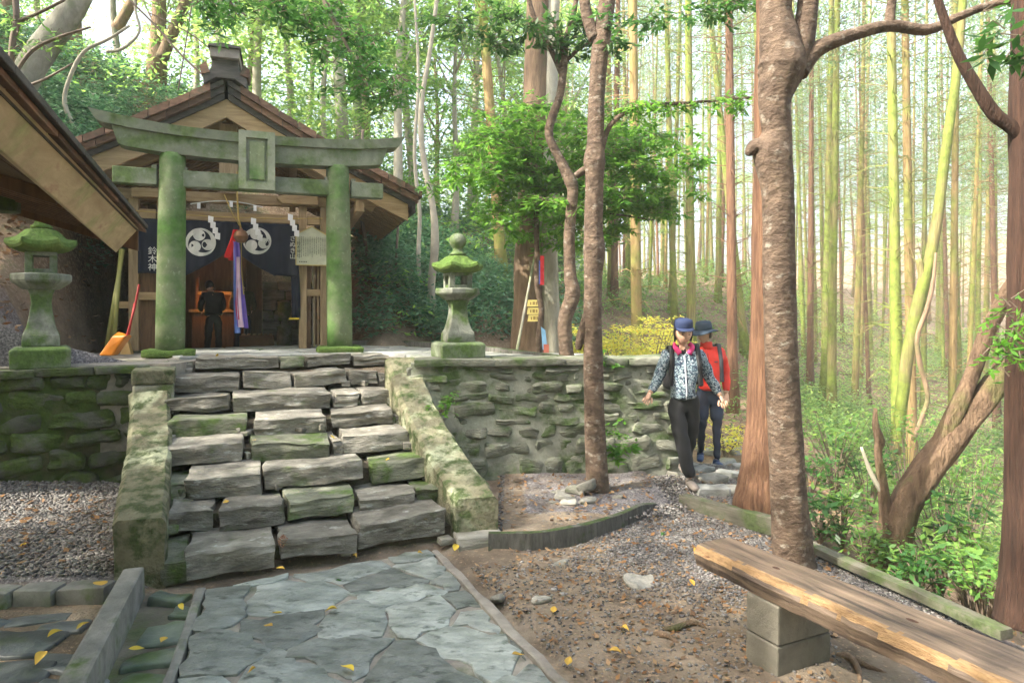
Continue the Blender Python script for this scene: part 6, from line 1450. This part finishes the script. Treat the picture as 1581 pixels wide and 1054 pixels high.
for i, (px, py, w, d) in enumerate(pos):
    p = Gh(px, py); h = sl.uniform(.07, .14)
    tag(link('path_stone', rock_mesh('path_stone', w, d, h, 650 + i, M['rock_pale'] if i % 3 else M['slate'], (5, 4, 2), .02, .55), None, loc=(p.x, p.y, p.z - h * .45), rot=(R(sl.uniform(-5, 5)), R(sl.uniform(-5, 5)), sl.uniform(-.8, .8))), labs[i % 6] + ' ' + where[i % 8] + [', the nearer', ', the farther'][i // 8], 'stone', 'stones paving the footpath')
for i, (px, py, w, d, lb) in enumerate([(988, 900, .22, .13, 'pale rounded stone sunk in the dirt left of the bench'), (840, 925, .12, .08, 'small bluish stone sunk in the dirt near the path edge'), (770, 925, .09, .06, 'little pale stone just right of the path edging'), (862, 868, .14, .06, 'grey slate chip in the dirt below the curved kerb')]):
    p = G(px, py, 0); tag(link('sunken_stone', rock_mesh('sunken_stone', w * .85, d, .06, 680 + i, M['rock'], (8, 7, 4), .028, .98), None, loc=(p.x, p.y, Zg(p.x, p.y) - .035)), lb, 'stone')
# exposed roots
for i, ls in enumerate([[(1010, 968), (1040, 975), (1070, 968), (1100, 978)], [(1000, 975), (1030, 985), (1050, 995)], [(1282, 1010), (1310, 1020), (1330, 1045), (1320, 1070)], [(1295, 1000), (1330, 1030), (1380, 1040)]]):
    pts = [G(a, b, 0) for a, b in ls]; pts = [Vector((p.x, p.y, Zg(p.x, p.y) + (.012 if 0 < j < len(pts) - 1 else -.02))) for j, p in enumerate(pts)]
    t = MB(); cp_ = catmull(pts, 5); t.tube([p + Vector((noise.noise(p * 9) * .02, noise.noise(p * 9 + Vector((3, 3, 3))) * .02, 0)) for p in cp_], lerp_list([.008, .016, .012, .005], len(cp_)), 7, .3, i)
    tag(t.build('tree_root', M['bark_brown'], None, smooth=True), ['exposed root curving over the dirt left of the bench block', 'shorter exposed root in front of the longer one on the dirt', 'dark root twisting under the bench', 'root running to the right beneath the bench plank'][i], 'root')

# ---------------------------------------------------------------- people
skin_m = plain('skin', (.58, .36, .25), .55); hair_m = plain('black_hair', (.012, .010, .010), .5); eye_m = plain('dark_eye', (.015, .01, .01), .3); lip_m = plain('lip', (.40, .16, .13), .5)
def head_mesh(c, s, yaw=0, pitch=0, mat=None):
    """head with brow, nose, cheeks, chin and ears, facing -y; centre c, height about 0.23*s"""
    V = []; Fs = []; nu, nv = 28, 22
    for j in range(nv + 1):
        ph = math.pi * j / nv
        for i in range(nu):
            th = 2 * math.pi * i / nu; x = math.sin(ph) * math.sin(th); y = -math.sin(ph) * math.cos(th); z = math.cos(ph)
            X_, Y_, Z_ = x * .074, y * .092, z * .115
            if z < 0: X_ *= 1 - .30 * (-z) ** 1.3; Y_ *= 1 - .10 * (-z); 
            if z < -.1 and y > 0: Y_ *= 1 - .35 * (-z)
            f = max(0, -y)
            nose = math.exp(-((x / .13) ** 2)) * max(0, 1 - abs((z + .16) / .26)) * (f ** 3); Y_ -= .024 * nose * (1 if z < -.05 else .6)
            for ex in (-.42, .42): Y_ += .010 * math.exp(-(((x - ex) / .2) ** 2 + ((z - .02) / .13) ** 2)) * f
            Y_ -= .005 * math.exp(-((z - .2) / .1) ** 2) * f
            Y_ -= .006 * math.exp(-((x / .3) ** 2 + ((z + .48) / .09) ** 2)) * f - .004 * math.exp(-((z + .60) / .06) ** 2) * f
            Y_ -= .010 * math.exp(-((x / .3) ** 2 + ((z + .85) / .15) ** 2)) * f
            V.append(Vector((X_, Y_, Z_)) * s)
    for j in range(nv):
        for i in range(nu): Fs.append((j * nu + i, (j + 1) * nu + i, (j + 1) * nu + (i + 1) % nu, j * nu + (i + 1) % nu))
    rot = Matrix.Rotation(yaw, 4, 'Z') @ Matrix.Rotation(pitch, 4, 'X'); T = Matrix.Translation(c) @ rot
    mb = MB(); mb.add(V, Fs, T)
    for sg in (-1, 1):
        mb.lathe([(.003, -.02), (.014, -.016), (.018, 0), (.014, .018), (.003, .022)], 8, 0, T @ Matrix.Translation((sg * .073 * s, .01 * s, -.008 * s)) @ Matrix.Scale(.5, 4, (1, 0, 0)) @ Matrix.Scale(s * 1.3, 4))
    return mb, T
def face_bits(T, s, parent):
    mb = MB()
    for sg in (-1, 1): mb.lathe([(.0005, -.002), (.010, 0), (.0005, .002)], 10, 0, T @ Matrix.Translation((sg * .030 * s, -.0835 * s, .002 * s)) @ Matrix.Rotation(R(90), 4, 'X') @ Matrix.Scale(.42, 4, (0, 1, 0)))
    o = mb.build('eyes', eye_m, parent)
    mb = MB()
    for sg in (-1, 1): mb.box(-.014, .014, -.002, .002, -.002, .002, T @ Matrix.Translation((sg * .030 * s, -.089 * s, .022 * s)))
    mb.build('eyebrows', hair_m, parent)
    mb = MB(); mb.lathe([(.0005, -.002), (.018, 0), (.0005, .002)], 12, 0, T @ Matrix.Translation((0, -.0885 * s, -.055 * s)) @ Matrix.Rotation(R(90), 4, 'X') @ Matrix.Scale(.25, 4, (0, 1, 0))); mb.build('mouth', lip_m, parent)
def hand_mesh(w, d, side, mat, curl=.4):
    """palm and five fingers from wrist w, pointing along d"""
    d = Vector(d).normalized(); up = Vector((0, -1, 0)); r = d.cross(up).normalized() * side; up = r.cross(d) * side
    ms = []
    V = [w - d * .02, w + d * .028, w + d * .065]; ms.append(skin_mesh('palm', V, [(0, 1), (1, 2)], [(.020, .015), (.030, .014), (.031, .013)], mat, 2))
    for k, (off, L) in enumerate(((-.024, .052), (-.008, .060), (.008, .056), (.022, .044))):
        a = w + d * .055 + r * off; b = a + d * L * .5 + r * off * .25 + up * curl * .01; c = b + d * L * .42 + up * -curl * .028
        ms.append(skin_mesh('finger', [a - d * .01, b, c], [(0, 1), (1, 2)], [.0085, .0078, .0062], mat, 1))
    a = w + d * .02 - r * .026; b = a - r * .024 + d * .028; c = b + d * .028 - r * .004
    ms.append(skin_mesh('thumb', [a, b, c], [(0, 1), (1, 2)], [.012, .0105, .008], mat, 1))
    return ms
def foot_pts(a, d, L=.2):
    d = Vector(d); d.z = 0; d.normalize(); return [Vector(a) + Vector((0, 0, .02)), Vector(a) - d * .04 + Vector((0, 0, -.035)), Vector(a) + d * .08 + Vector((0, 0, -.045)), Vector(a) + d * (L - .03) + Vector((0, 0, -.055))]
def person(label, loc, rz, J, top_m, leg_m, shoe_m, jr=1.0, group=None, short=None, scale=1.0):
    t = thing('person', label, 'person', loc, rz, group); t.scale = (scale,) * 3
    J = {k: Vector(v) for k, v in J.items()}
    # continuous body
    nm = ['pel', 'waist', 'chest', 'neck', 'nk2', 'shL', 'elL', 'wrL', 'shR', 'elR', 'wrR', 'hiL', 'knL', 'anL', 'hiR', 'knR', 'anR']
    J['nk2'] = J['neck'].lerp(J['head'], .55)
    ed = [('pel', 'waist'), ('waist', 'chest'), ('chest', 'neck'), ('neck', 'nk2'), ('chest', 'shL'), ('shL', 'elL'), ('elL', 'wrL'), ('chest', 'shR'), ('shR', 'elR'), ('elR', 'wrR'), ('pel', 'hiL'), ('hiL', 'knL'), ('knL', 'anL'), ('pel', 'hiR'), ('hiR', 'knR'), ('knR', 'anR')]
    rad = dict(pel=(.10, .07), waist=(.10, .075), chest=(.13, .09), neck=.052, nk2=.05, shL=.055, elL=.04, wrL=.026, shR=.055, elR=.04, wrR=.026, hiL=.055, knL=.034, anL=.024, hiR=.055, knR=.034, anR=.024)
    ix = {n: i for i, n in enumerate(nm)}
    body = skin_mesh('body', [J[n] for n in nm], [(ix[a], ix[b]) for a, b in ed], [rad[n] for n in nm], skin_m, 1)
    hmb, T = head_mesh(J['head'], 1.0, J['hyaw'].x, J['hyaw'].y); hm = hmb.mesh('h', skin_m, True)
    ms = [body, hm] + hand_mesh(J['wrL'], J['wrL'] - J['elL'] + J['hL'], 1, skin_m) + hand_mesh(J['wrR'], J['wrR'] - J['elR'] + J['hR'], -1, skin_m)
    b = link('body', join_meshes('body', ms), t); face_bits(T, 1.0, b)
    # jacket
    J['c2'] = J['chest'].lerp(J['neck'], .55); J['hem'] = J['pel'] + Vector((0, 0, -.005)); J['h2'] = J['waist'].lerp(J['pel'], .55)
    jn = ['hem', 'h2', 'waist', 'chest', 'c2', 'shL', 'elL', 'wL', 'shR', 'elR', 'wR']
    J['wL'] = J['wrL'].lerp(J['elL'], .12); J['wR'] = J['wrR'].lerp(J['elR'], .12)
    je = [('hem', 'h2'), ('h2', 'waist'), ('waist', 'chest'), ('chest', 'c2'), ('chest', 'shL'), ('shL', 'elL'), ('elL', 'wL'), ('chest', 'shR'), ('shR', 'elR'), ('elR', 'wR')]
    jrad = dict(hem=(.185 * jr, .14 * jr), h2=(.178 * jr, .13 * jr), waist=(.163 * jr, .115 * jr), chest=(.165 * jr, .12 * jr), c2=(.085, .075), shL=.078 * jr, elL=.058 * jr, wL=.043 * jr, shR=.078 * jr, elR=.058 * jr, wR=.043 * jr)
    jx = {n: i for i, n in enumerate(jn)}
    jm = skin_mesh('jacket', [J[n] for n in jn], [(jx[a], jx[b]) for a, b in je], [jrad[n] for n in jn], top_m, 2)
    for v in jm.vertices:      # folds
        q = v.co; v.co = q + v.normal * (.007 * noise.noise(q * 9) + .006 * math.sin(q.z * 60 + q.x * 20 + 3 * noise.noise(q * 5)) * (.5 + noise.noise(q * 4)))
    jk = link('jacket', jm, t)
    # trousers
    J['belt'] = J['pel'] + Vector((0, 0, .10)); J['seat'] = J['pel'] + Vector((0, 0, -.01))
    tn = ['belt', 'seat', 'hiL', 'knL', 'anL', 'hiR', 'knR', 'anR']; te = [('belt', 'seat'), ('seat', 'hiL'), ('hiL', 'knL'), ('knL', 'anL'), ('seat', 'hiR'), ('hiR', 'knR'), ('knR', 'anR')]
    trd = dict(belt=(.125, .09), seat=(.13, .10), hiL=.098, knL=.07, anL=.062, hiR=.098, knR=.07, anR=.062)
    if short: trd.update(knL=.055, knR=.055, anL=.036, anR=.036)
    tx = {n: i for i, n in enumerate(tn)}
    tm = skin_mesh('trousers', [J[n] for n in tn], [(tx[a], tx[b]) for a, b in te], [trd[n] for n in tn], leg_m, 2)
    for v in tm.vertices: q = v.co; v.co = q + v.normal * .009 * (noise.noise(q * 8) + .5 * math.sin(q.z * 45 + q.x * 30))
    link('leggings' if short else 'trousers', tm, t)
    if short:
        k1, k2 = J['hiL'].lerp(J['knL'], .92), J['hiR'].lerp(J['knR'], .92)
        sm_ = skin_mesh('shorts', [J['belt'], J['seat'], J['hiL'] + Vector((0, 0, -.06)), k1, J['hiR'] + Vector((0, 0, -.06)), k2], [(0, 1), (1, 2), (2, 3), (1, 4), (4, 5)], [(.122, .09), (.130, .105), .092, .080, .092, .080], short, 2); link('shorts', sm_, t)
    for s_ in 'LR':
        d = J['f' + s_]; a = J['an' + s_]; fp_ = foot_pts(a, d)
        o = link('shoe', skin_mesh('shoe', fp_, [(0, 1), (1, 2), (2, 3)], [(.045, .045), (.042, .045), (.046, .038), (.036, .024)], shoe_m, 2), t)
    return t, T, J, jk
def conform_strip(name, pts, w, mat, parent, th=.006):
    V = []; Q = []; pts = catmull(pts, 4)
    for i, p in enumerate(pts):
        d = (pts[min(i + 1, len(pts) - 1)] - pts[max(i - 1, 0)]).normalized(); s = d.cross(Vector((0, -1, 0))).normalized()
        V += [p - s * w / 2, p + s * w / 2]
        if i: Q.append((2 * i - 2, 2 * i - 1, 2 * i + 1, 2 * i))
    o = link(name, np_mesh(name, [tuple(v) for v in V], Q, mat=mat, smooth=True), parent); m = o.modifiers.new('thick', 'SOLIDIFY'); m.thickness = th; m.offset = 0; return o
def surf(me, x, z, default=-.12, off=.006):
    """front (-y) surface of a mesh at x,z"""
    from mathutils.bvhtree import BVHTree
    if not hasattr(surf, 'c') or surf.c[0] != me.name: surf.c = (me.name, BVHTree.FromPolygons([v.co.copy() for v in me.vertices], [tuple(p.vertices) for p in me.polygons]))
    h = surf.c[1].ray_cast(Vector((x, -1, z)), Vector((0, 1, 0)))
    return Vector((x, (h[0].y if h[0] else default) - off, z))
floral = bpy.data.materials.new('floral_jacket_cloth'); floral.use_nodes = True; nt = floral.node_tree; b_ = nt.nodes['Principled BSDF']
tc = nd(nt, 'ShaderNodeTexCoord'); v1 = nd(nt, 'ShaderNodeTexVoronoi'); v1.inputs['Scale'].default_value = 30; v1.inputs['Randomness'].default_value = 1; n1 = nd(nt, 'ShaderNodeTexNoise'); n1.inputs['Scale'].default_value = 42; n1.inputs['Detail'].default_value = 3; n1.inputs['Distortion'].default_value = 1.2
nt.links.new(tc.outputs['Object'], v1.inputs[0]); nt.links.new(tc.outputs['Object'], n1.inputs[0])
c1_ = ramp(nt, n1.outputs[0], [(.44, (.016, .03, .06)), (.50, (.05, .10, .14)), (.545, (.26, .36, .40)), (.60, (.42, .48, .50)), (.66, (.03, .06, .10))]).outputs[0]
c2_ = ramp(nt, v1.outputs['Distance'], [(.18, 1), (.30, 0)]).outputs[0]; c3_ = mixc(nt, c2_, c1_, (.40, .42, .48)); nt.links.new(c3_, b_.inputs['Base Color']); b_.inputs['Roughness'].default_value = .8
black_m = plain('black_trousers', (.014, .015, .018), .75, bump=.3); navyc = plain('navy_cap', (.012, .024, .075), .8, bump=.3); strap = plain('black_strap', (.012, .012, .014), .6)
# hiker 1
J1 = dict(pel=(.0, 0, .80), waist=(-.005, .0, .93), chest=(-.01, -.01, 1.13), neck=(-.015, -.03, 1.27), head=(-.02, -.085, 1.425), hyaw=(0.05, .16, 0),
 shL=(-.165, -.01, 1.21), elL=(-.245, -.03, .98), wrL=(-.335, -.09, .865), hL=(-.01, -.02, -.06), shR=(.155, -.01, 1.215), elR=(.255, .02, 1.0), wrR=(.345, -.03, .83), hR=(.0, -.02, -.06),
 hiL=(-.075, 0, .76), knL=(-.035, -.10, .43), anL=(.035, -.12, .085), hiR=(.08, 0, .76), knR=(.085, .07, .42), anR=(.075, .30, .13), fL=(.12, -1, 0), fR=(.1, -1, 0))
w1, T1, J1, jk1 = person('hiker in dark patterned fleece jacket with pink collar and blue cap, walking toward the viewer', (1.60, 6.38, Hs(1.6, 6.38) + .01), 0, J1, floral, black_m, plain('grey_brown_shoe', (.20, .17, .15), .8), .95)
w1.scale = (1, 1, 1.0)
zip_m = plain('white_zip', (.62, .64, .70))
conform_strip('zip', [surf(jk1.data, -.015 + .01 * k / 6, 1.22 - .40 * k / 6) for k in range(7)], .012, zip_m, jk1)
pk = plain('pink_collar', (.75, .05, .20), .8)
for sg in (-1, 1):
    conform_strip('collar', [Vector((-.015 + sg * .062, -.02, 1.325)), Vector((-.015 + sg * .078, -.085, 1.295)), surf(jk1.data, -.015 + sg * .04, 1.235, -.11, .012)], .045, pk, jk1, .01)
MB().lathe([(.062, 0), (.055, .05), (.05, .075)], 14, 0, Matrix.Translation((-.015, -.035, 1.235))).build('undershirt', black_m, w1, smooth=True)
bp = thing('backpack', None, None); bp.parent = w1
me = rock_mesh('pack_body', .28, .16, .40, 5, strap, (6, 5, 6), .008, .7); link('pack_body', me, bp, loc=(-.005, .17, .88))
for sg, x0 in ((-1, -.125), (1, .115)):
    conform_strip('strap', [Vector((x0, .06, 1.275)), Vector((x0, -.03, 1.305))] + [surf(jk1.data, x0 + sg * .004 * k, 1.24 - .06 * k, -.1, .009) for k in range(6)], .045, strap, bp, .012)
def cap(T, s, mat, parent, brim_w=False):
    t = thing('hat', None, None); t.parent = parent
    mb = MB()
    if not brim_w:
        mb.lathe([(.085, .035), (.086, .05), (.084, .09), (.077, .112), (.045, .124), (.003, .126)], 24, 0, T @ Matrix.Translation((0, .008, .012)) @ Matrix.Scale(1.12, 4, (0, 1, 0)))
        mb.build('crown', mat, t, smooth=True)
        mb = MB(); V = []; n = 14
        for i in range(n + 1):
            a = math.pi * (1.12 + .76 * i / n); r0, r1 = .092, .150
            V += [T @ Vector((r0 * math.cos(a), r0 * 1.12 * math.sin(a), .060)), T @ Vector((r0 * .98 * math.cos(a) * 1.02, r1 * math.sin(a), .045 - .012 * abs(math.cos(a))))]
        mb.add(V, [(2 * i, 2 * i + 1, 2 * i + 3, 2 * i + 2) for i in range(n)]); o = mb.build('peak', mat, t, smooth=True); m = o.modifiers.new('t', 'SOLIDIFY'); m.thickness = .005
    else:
        mb.lathe([(.089, .04), (.092, .07), (.088, .115), (.078, .138), (.04, .146), (.003, .147)], 24, 0, T @ Matrix.Scale(1.12, 4, (0, 1, 0))); mb.build('crown', mat, t, smooth=True)
        V = []; n = 32
        for i in range(n):
            a = 2 * math.pi * i / n
            for r, z in ((.088, .045), (.125, .030 + .008 * math.cos(2 * a)), (.158, .012 + .018 * math.cos(2 * a))): V.append(T @ Vector((r * math.cos(a), r * 1.08 * math.sin(a), z)))
        mb = MB(); mb.add(V, [(i * 3 + j, ((i + 1) % n) * 3 + j, ((i + 1) % n) * 3 + j + 1, i * 3 + j + 1) for i in range(n) for j in range(2)]); o = mb.build('brim', mat, t, smooth=True); m = o.modifiers.new('t', 'SOLIDIFY'); m.thickness = .005
cap(T1, 1, navyc, w1)
def hair(T, parent, low=-.03):
    V = []; Fs = []; nu, nv = 20, 9
    for j in range(nv + 1):
        for i in range(nu + 1):
            th = R(84) + R(192) * i / nu; z = .10 - (.10 - low + .02 * noise.noise(Vector((i * .7, 0, 3)))) * j / nv; rr = math.sqrt(max(.05, 1 - (z / .122) ** 2)) if z > 0 else 1 - .12 * (z / low) 
            V.append(T @ Vector((math.sin(th) * .081 * rr, -math.cos(th) * .099 * rr, z)))
    for j in range(nv):
        for i in range(nu): a = j * (nu + 1) + i; Fs.append((a, a + 1, a + nu + 2, a + nu + 1))
    mb = MB(); mb.add(V, Fs); o = mb.build('hair', hair_m, parent, smooth=True); m = o.modifiers.new('t', 'SOLIDIFY'); m.thickness = .008
hair(T1, w1, -.075)
# hiker 2
red_m = plain('red_jacket_cloth', (.72, .035, .02), .7, bump=.3)
J2 = dict(pel=(.03, 0, .86), waist=(.02, 0, 1.0), chest=(.01, 0, 1.22), neck=(-.01, -.01, 1.375), head=(-.045, -.04, 1.525), hyaw=(-.85, .12, 0),
 shL=(-.15, 0, 1.31), elL=(-.22, .05, 1.07), wrL=(-.20, -.02, .86), hL=(0, 0, -.05), shR=(.165, .02, 1.30), elR=(.235, .05, 1.04), wrR=(.215, -.04, .82), hR=(-.02, -.03, -.05),
 hiL=(-.055, 0, .82), knL=(-.075, -.06, .47), anL=(-.06, .06, .12), hiR=(.11, 0, .82), knR=(.10, -.05, .45), anR=(.075, -.14, .08), fL=(-.3, -1, 0), fR=(.1, -1, 0))
x2, y2 = 2.27, 7.95
w2, T2, J2, jk2 = person('hiker in bright red jacket and wide brimmed dark hat, following behind', (x2, y2, Hs(x2, y2) + .01), 0, J2, red_m, plain('navy_leggings', (.012, .016, .035), .7), plain('blue_trail_shoe', (.04, .07, .15), .7), 1.0, short=plain('navy_shorts', (.014, .024, .05), .8))
cap(T2, 1, plain('dark_blue_hat', (.03, .05, .08), .8, bump=.3), w2, True); hair(T2, w2, -.05)
conform_strip('zip', [surf(jk2.data, -.02 + .02 * k / 6, 1.30 - .42 * k / 6) for k in range(7)], .008, plain('dark_zip', (.3, .02, .02)), jk2)
conform_strip('logo', [surf(jk2.data, .05, 1.20), surf(jk2.data, .09, 1.205)], .012, plain('grey_logo', (.12, .12, .13)), jk2, .002)
MB().lathe([(.078, 0), (.07, .05), (.068, .085)], 14, 0, Matrix.Translation((-.01, -.005, 1.345))).build('collar', red_m, w2, smooth=True)
bp = thing('backpack', None, None); bp.parent = w2
link('pack_body', rock_mesh('pack_body', .30, .18, .46, 6, strap, (6, 5, 6), .008, .7), bp, loc=(.01, .19, .92))
for sg, x0 in ((-1, -.125), (1, .125)):
    conform_strip('strap', [Vector((x0, .06, 1.385)), Vector((x0, -.03, 1.40))] + [surf(jk2.data, x0 + sg * .003 * k, 1.33 - .06 * k, -.1, .009) for k in range(7)], .045, plain('grey_strap', (.05, .05, .06)), bp, .012)
wl = MB(); wl.box(.165, .19, -.03, .05, .60, .625).build('shorts_mark', plain('white_mark', (.6, .6, .6)), w2)
# two visitors inside the dark shrine
olive = material('striped_vest_cloth', (.05, .045, .02), (.09, .08, .04), 4, .8, .4, 8, (1, 1, 6), var=0)
J3 = dict(pel=(0, 0, .84), waist=(.0, -.02, .97), chest=(.01, -.06, 1.18), neck=(.02, -.12, 1.32), head=(.03, -.19, 1.44), hyaw=(.1, .5, 0),
 shL=(-.16, -.06, 1.26), elL=(-.22, -.1, 1.02), wrL=(-.16, -.26, .93), hL=(.05, -.1, 0), shR=(.17, -.06, 1.26), elR=(.23, -.1, 1.02), wrR=(.16, -.26, .94), hR=(-.05, -.1, 0),
 hiL=(-.08, 0, .8), knL=(-.09, 0, .45), anL=(-.10, 0, .09), hiR=(.08, 0, .8), knR=(.1, 0, .45), anR=(.13, -.02, .09), fL=(-.2, -1, 0), fR=(.2, -1, 0))
p = SH(-.02, 3.35); p3, T3, _, _ = person('person in a padded striped vest seen from behind, bowing before the altar in the shrine', (p.x, p.y, .915), R(YH + 180), J3, olive, plain('blue_grey_trousers', (.03, .04, .055), .8), plain('pale_shoe', (.3, .3, .32)), 1.0, scale=.80)
hair(T3, p3, -.07)
J4 = dict(J3); p = SH(-.42, 3.0); p4, T4, _, _ = person('person in dark clothes standing in shadow at the left inside the shrine', (p.x, p.y, .915), R(YH + 200), J4, plain('very_dark_coat', (.012, .012, .014), .9), black_m, plain('striped_shoe', (.12, .12, .13)), 1.05, scale=.78)
hair(T4, p4, -.07)

# ---------------------------------------------------------------- the hazy air of the forest
hz = bpy.data.materials.new('haze_air'); hz.use_nodes = True; nt = hz.node_tree
for n in list(nt.nodes):
    if n.type == 'BSDF_PRINCIPLED': nt.nodes.remove(n)
pv_ = nd(nt, 'ShaderNodeVolumePrincipled'); pv_.inputs['Color'].default_value = (.93, 1, .94, 1); pv_.inputs['Density'].default_value = .0021; pv_.inputs['Anisotropy'].default_value = 0
nt.links.new(pv_.outputs[0], nt.nodes['Material Output'].inputs['Volume'])
hb = MB(); hb.box(-75, 115, -45, 135, -8, 62); tag(hb.build('haze', hz), kind='stuff')
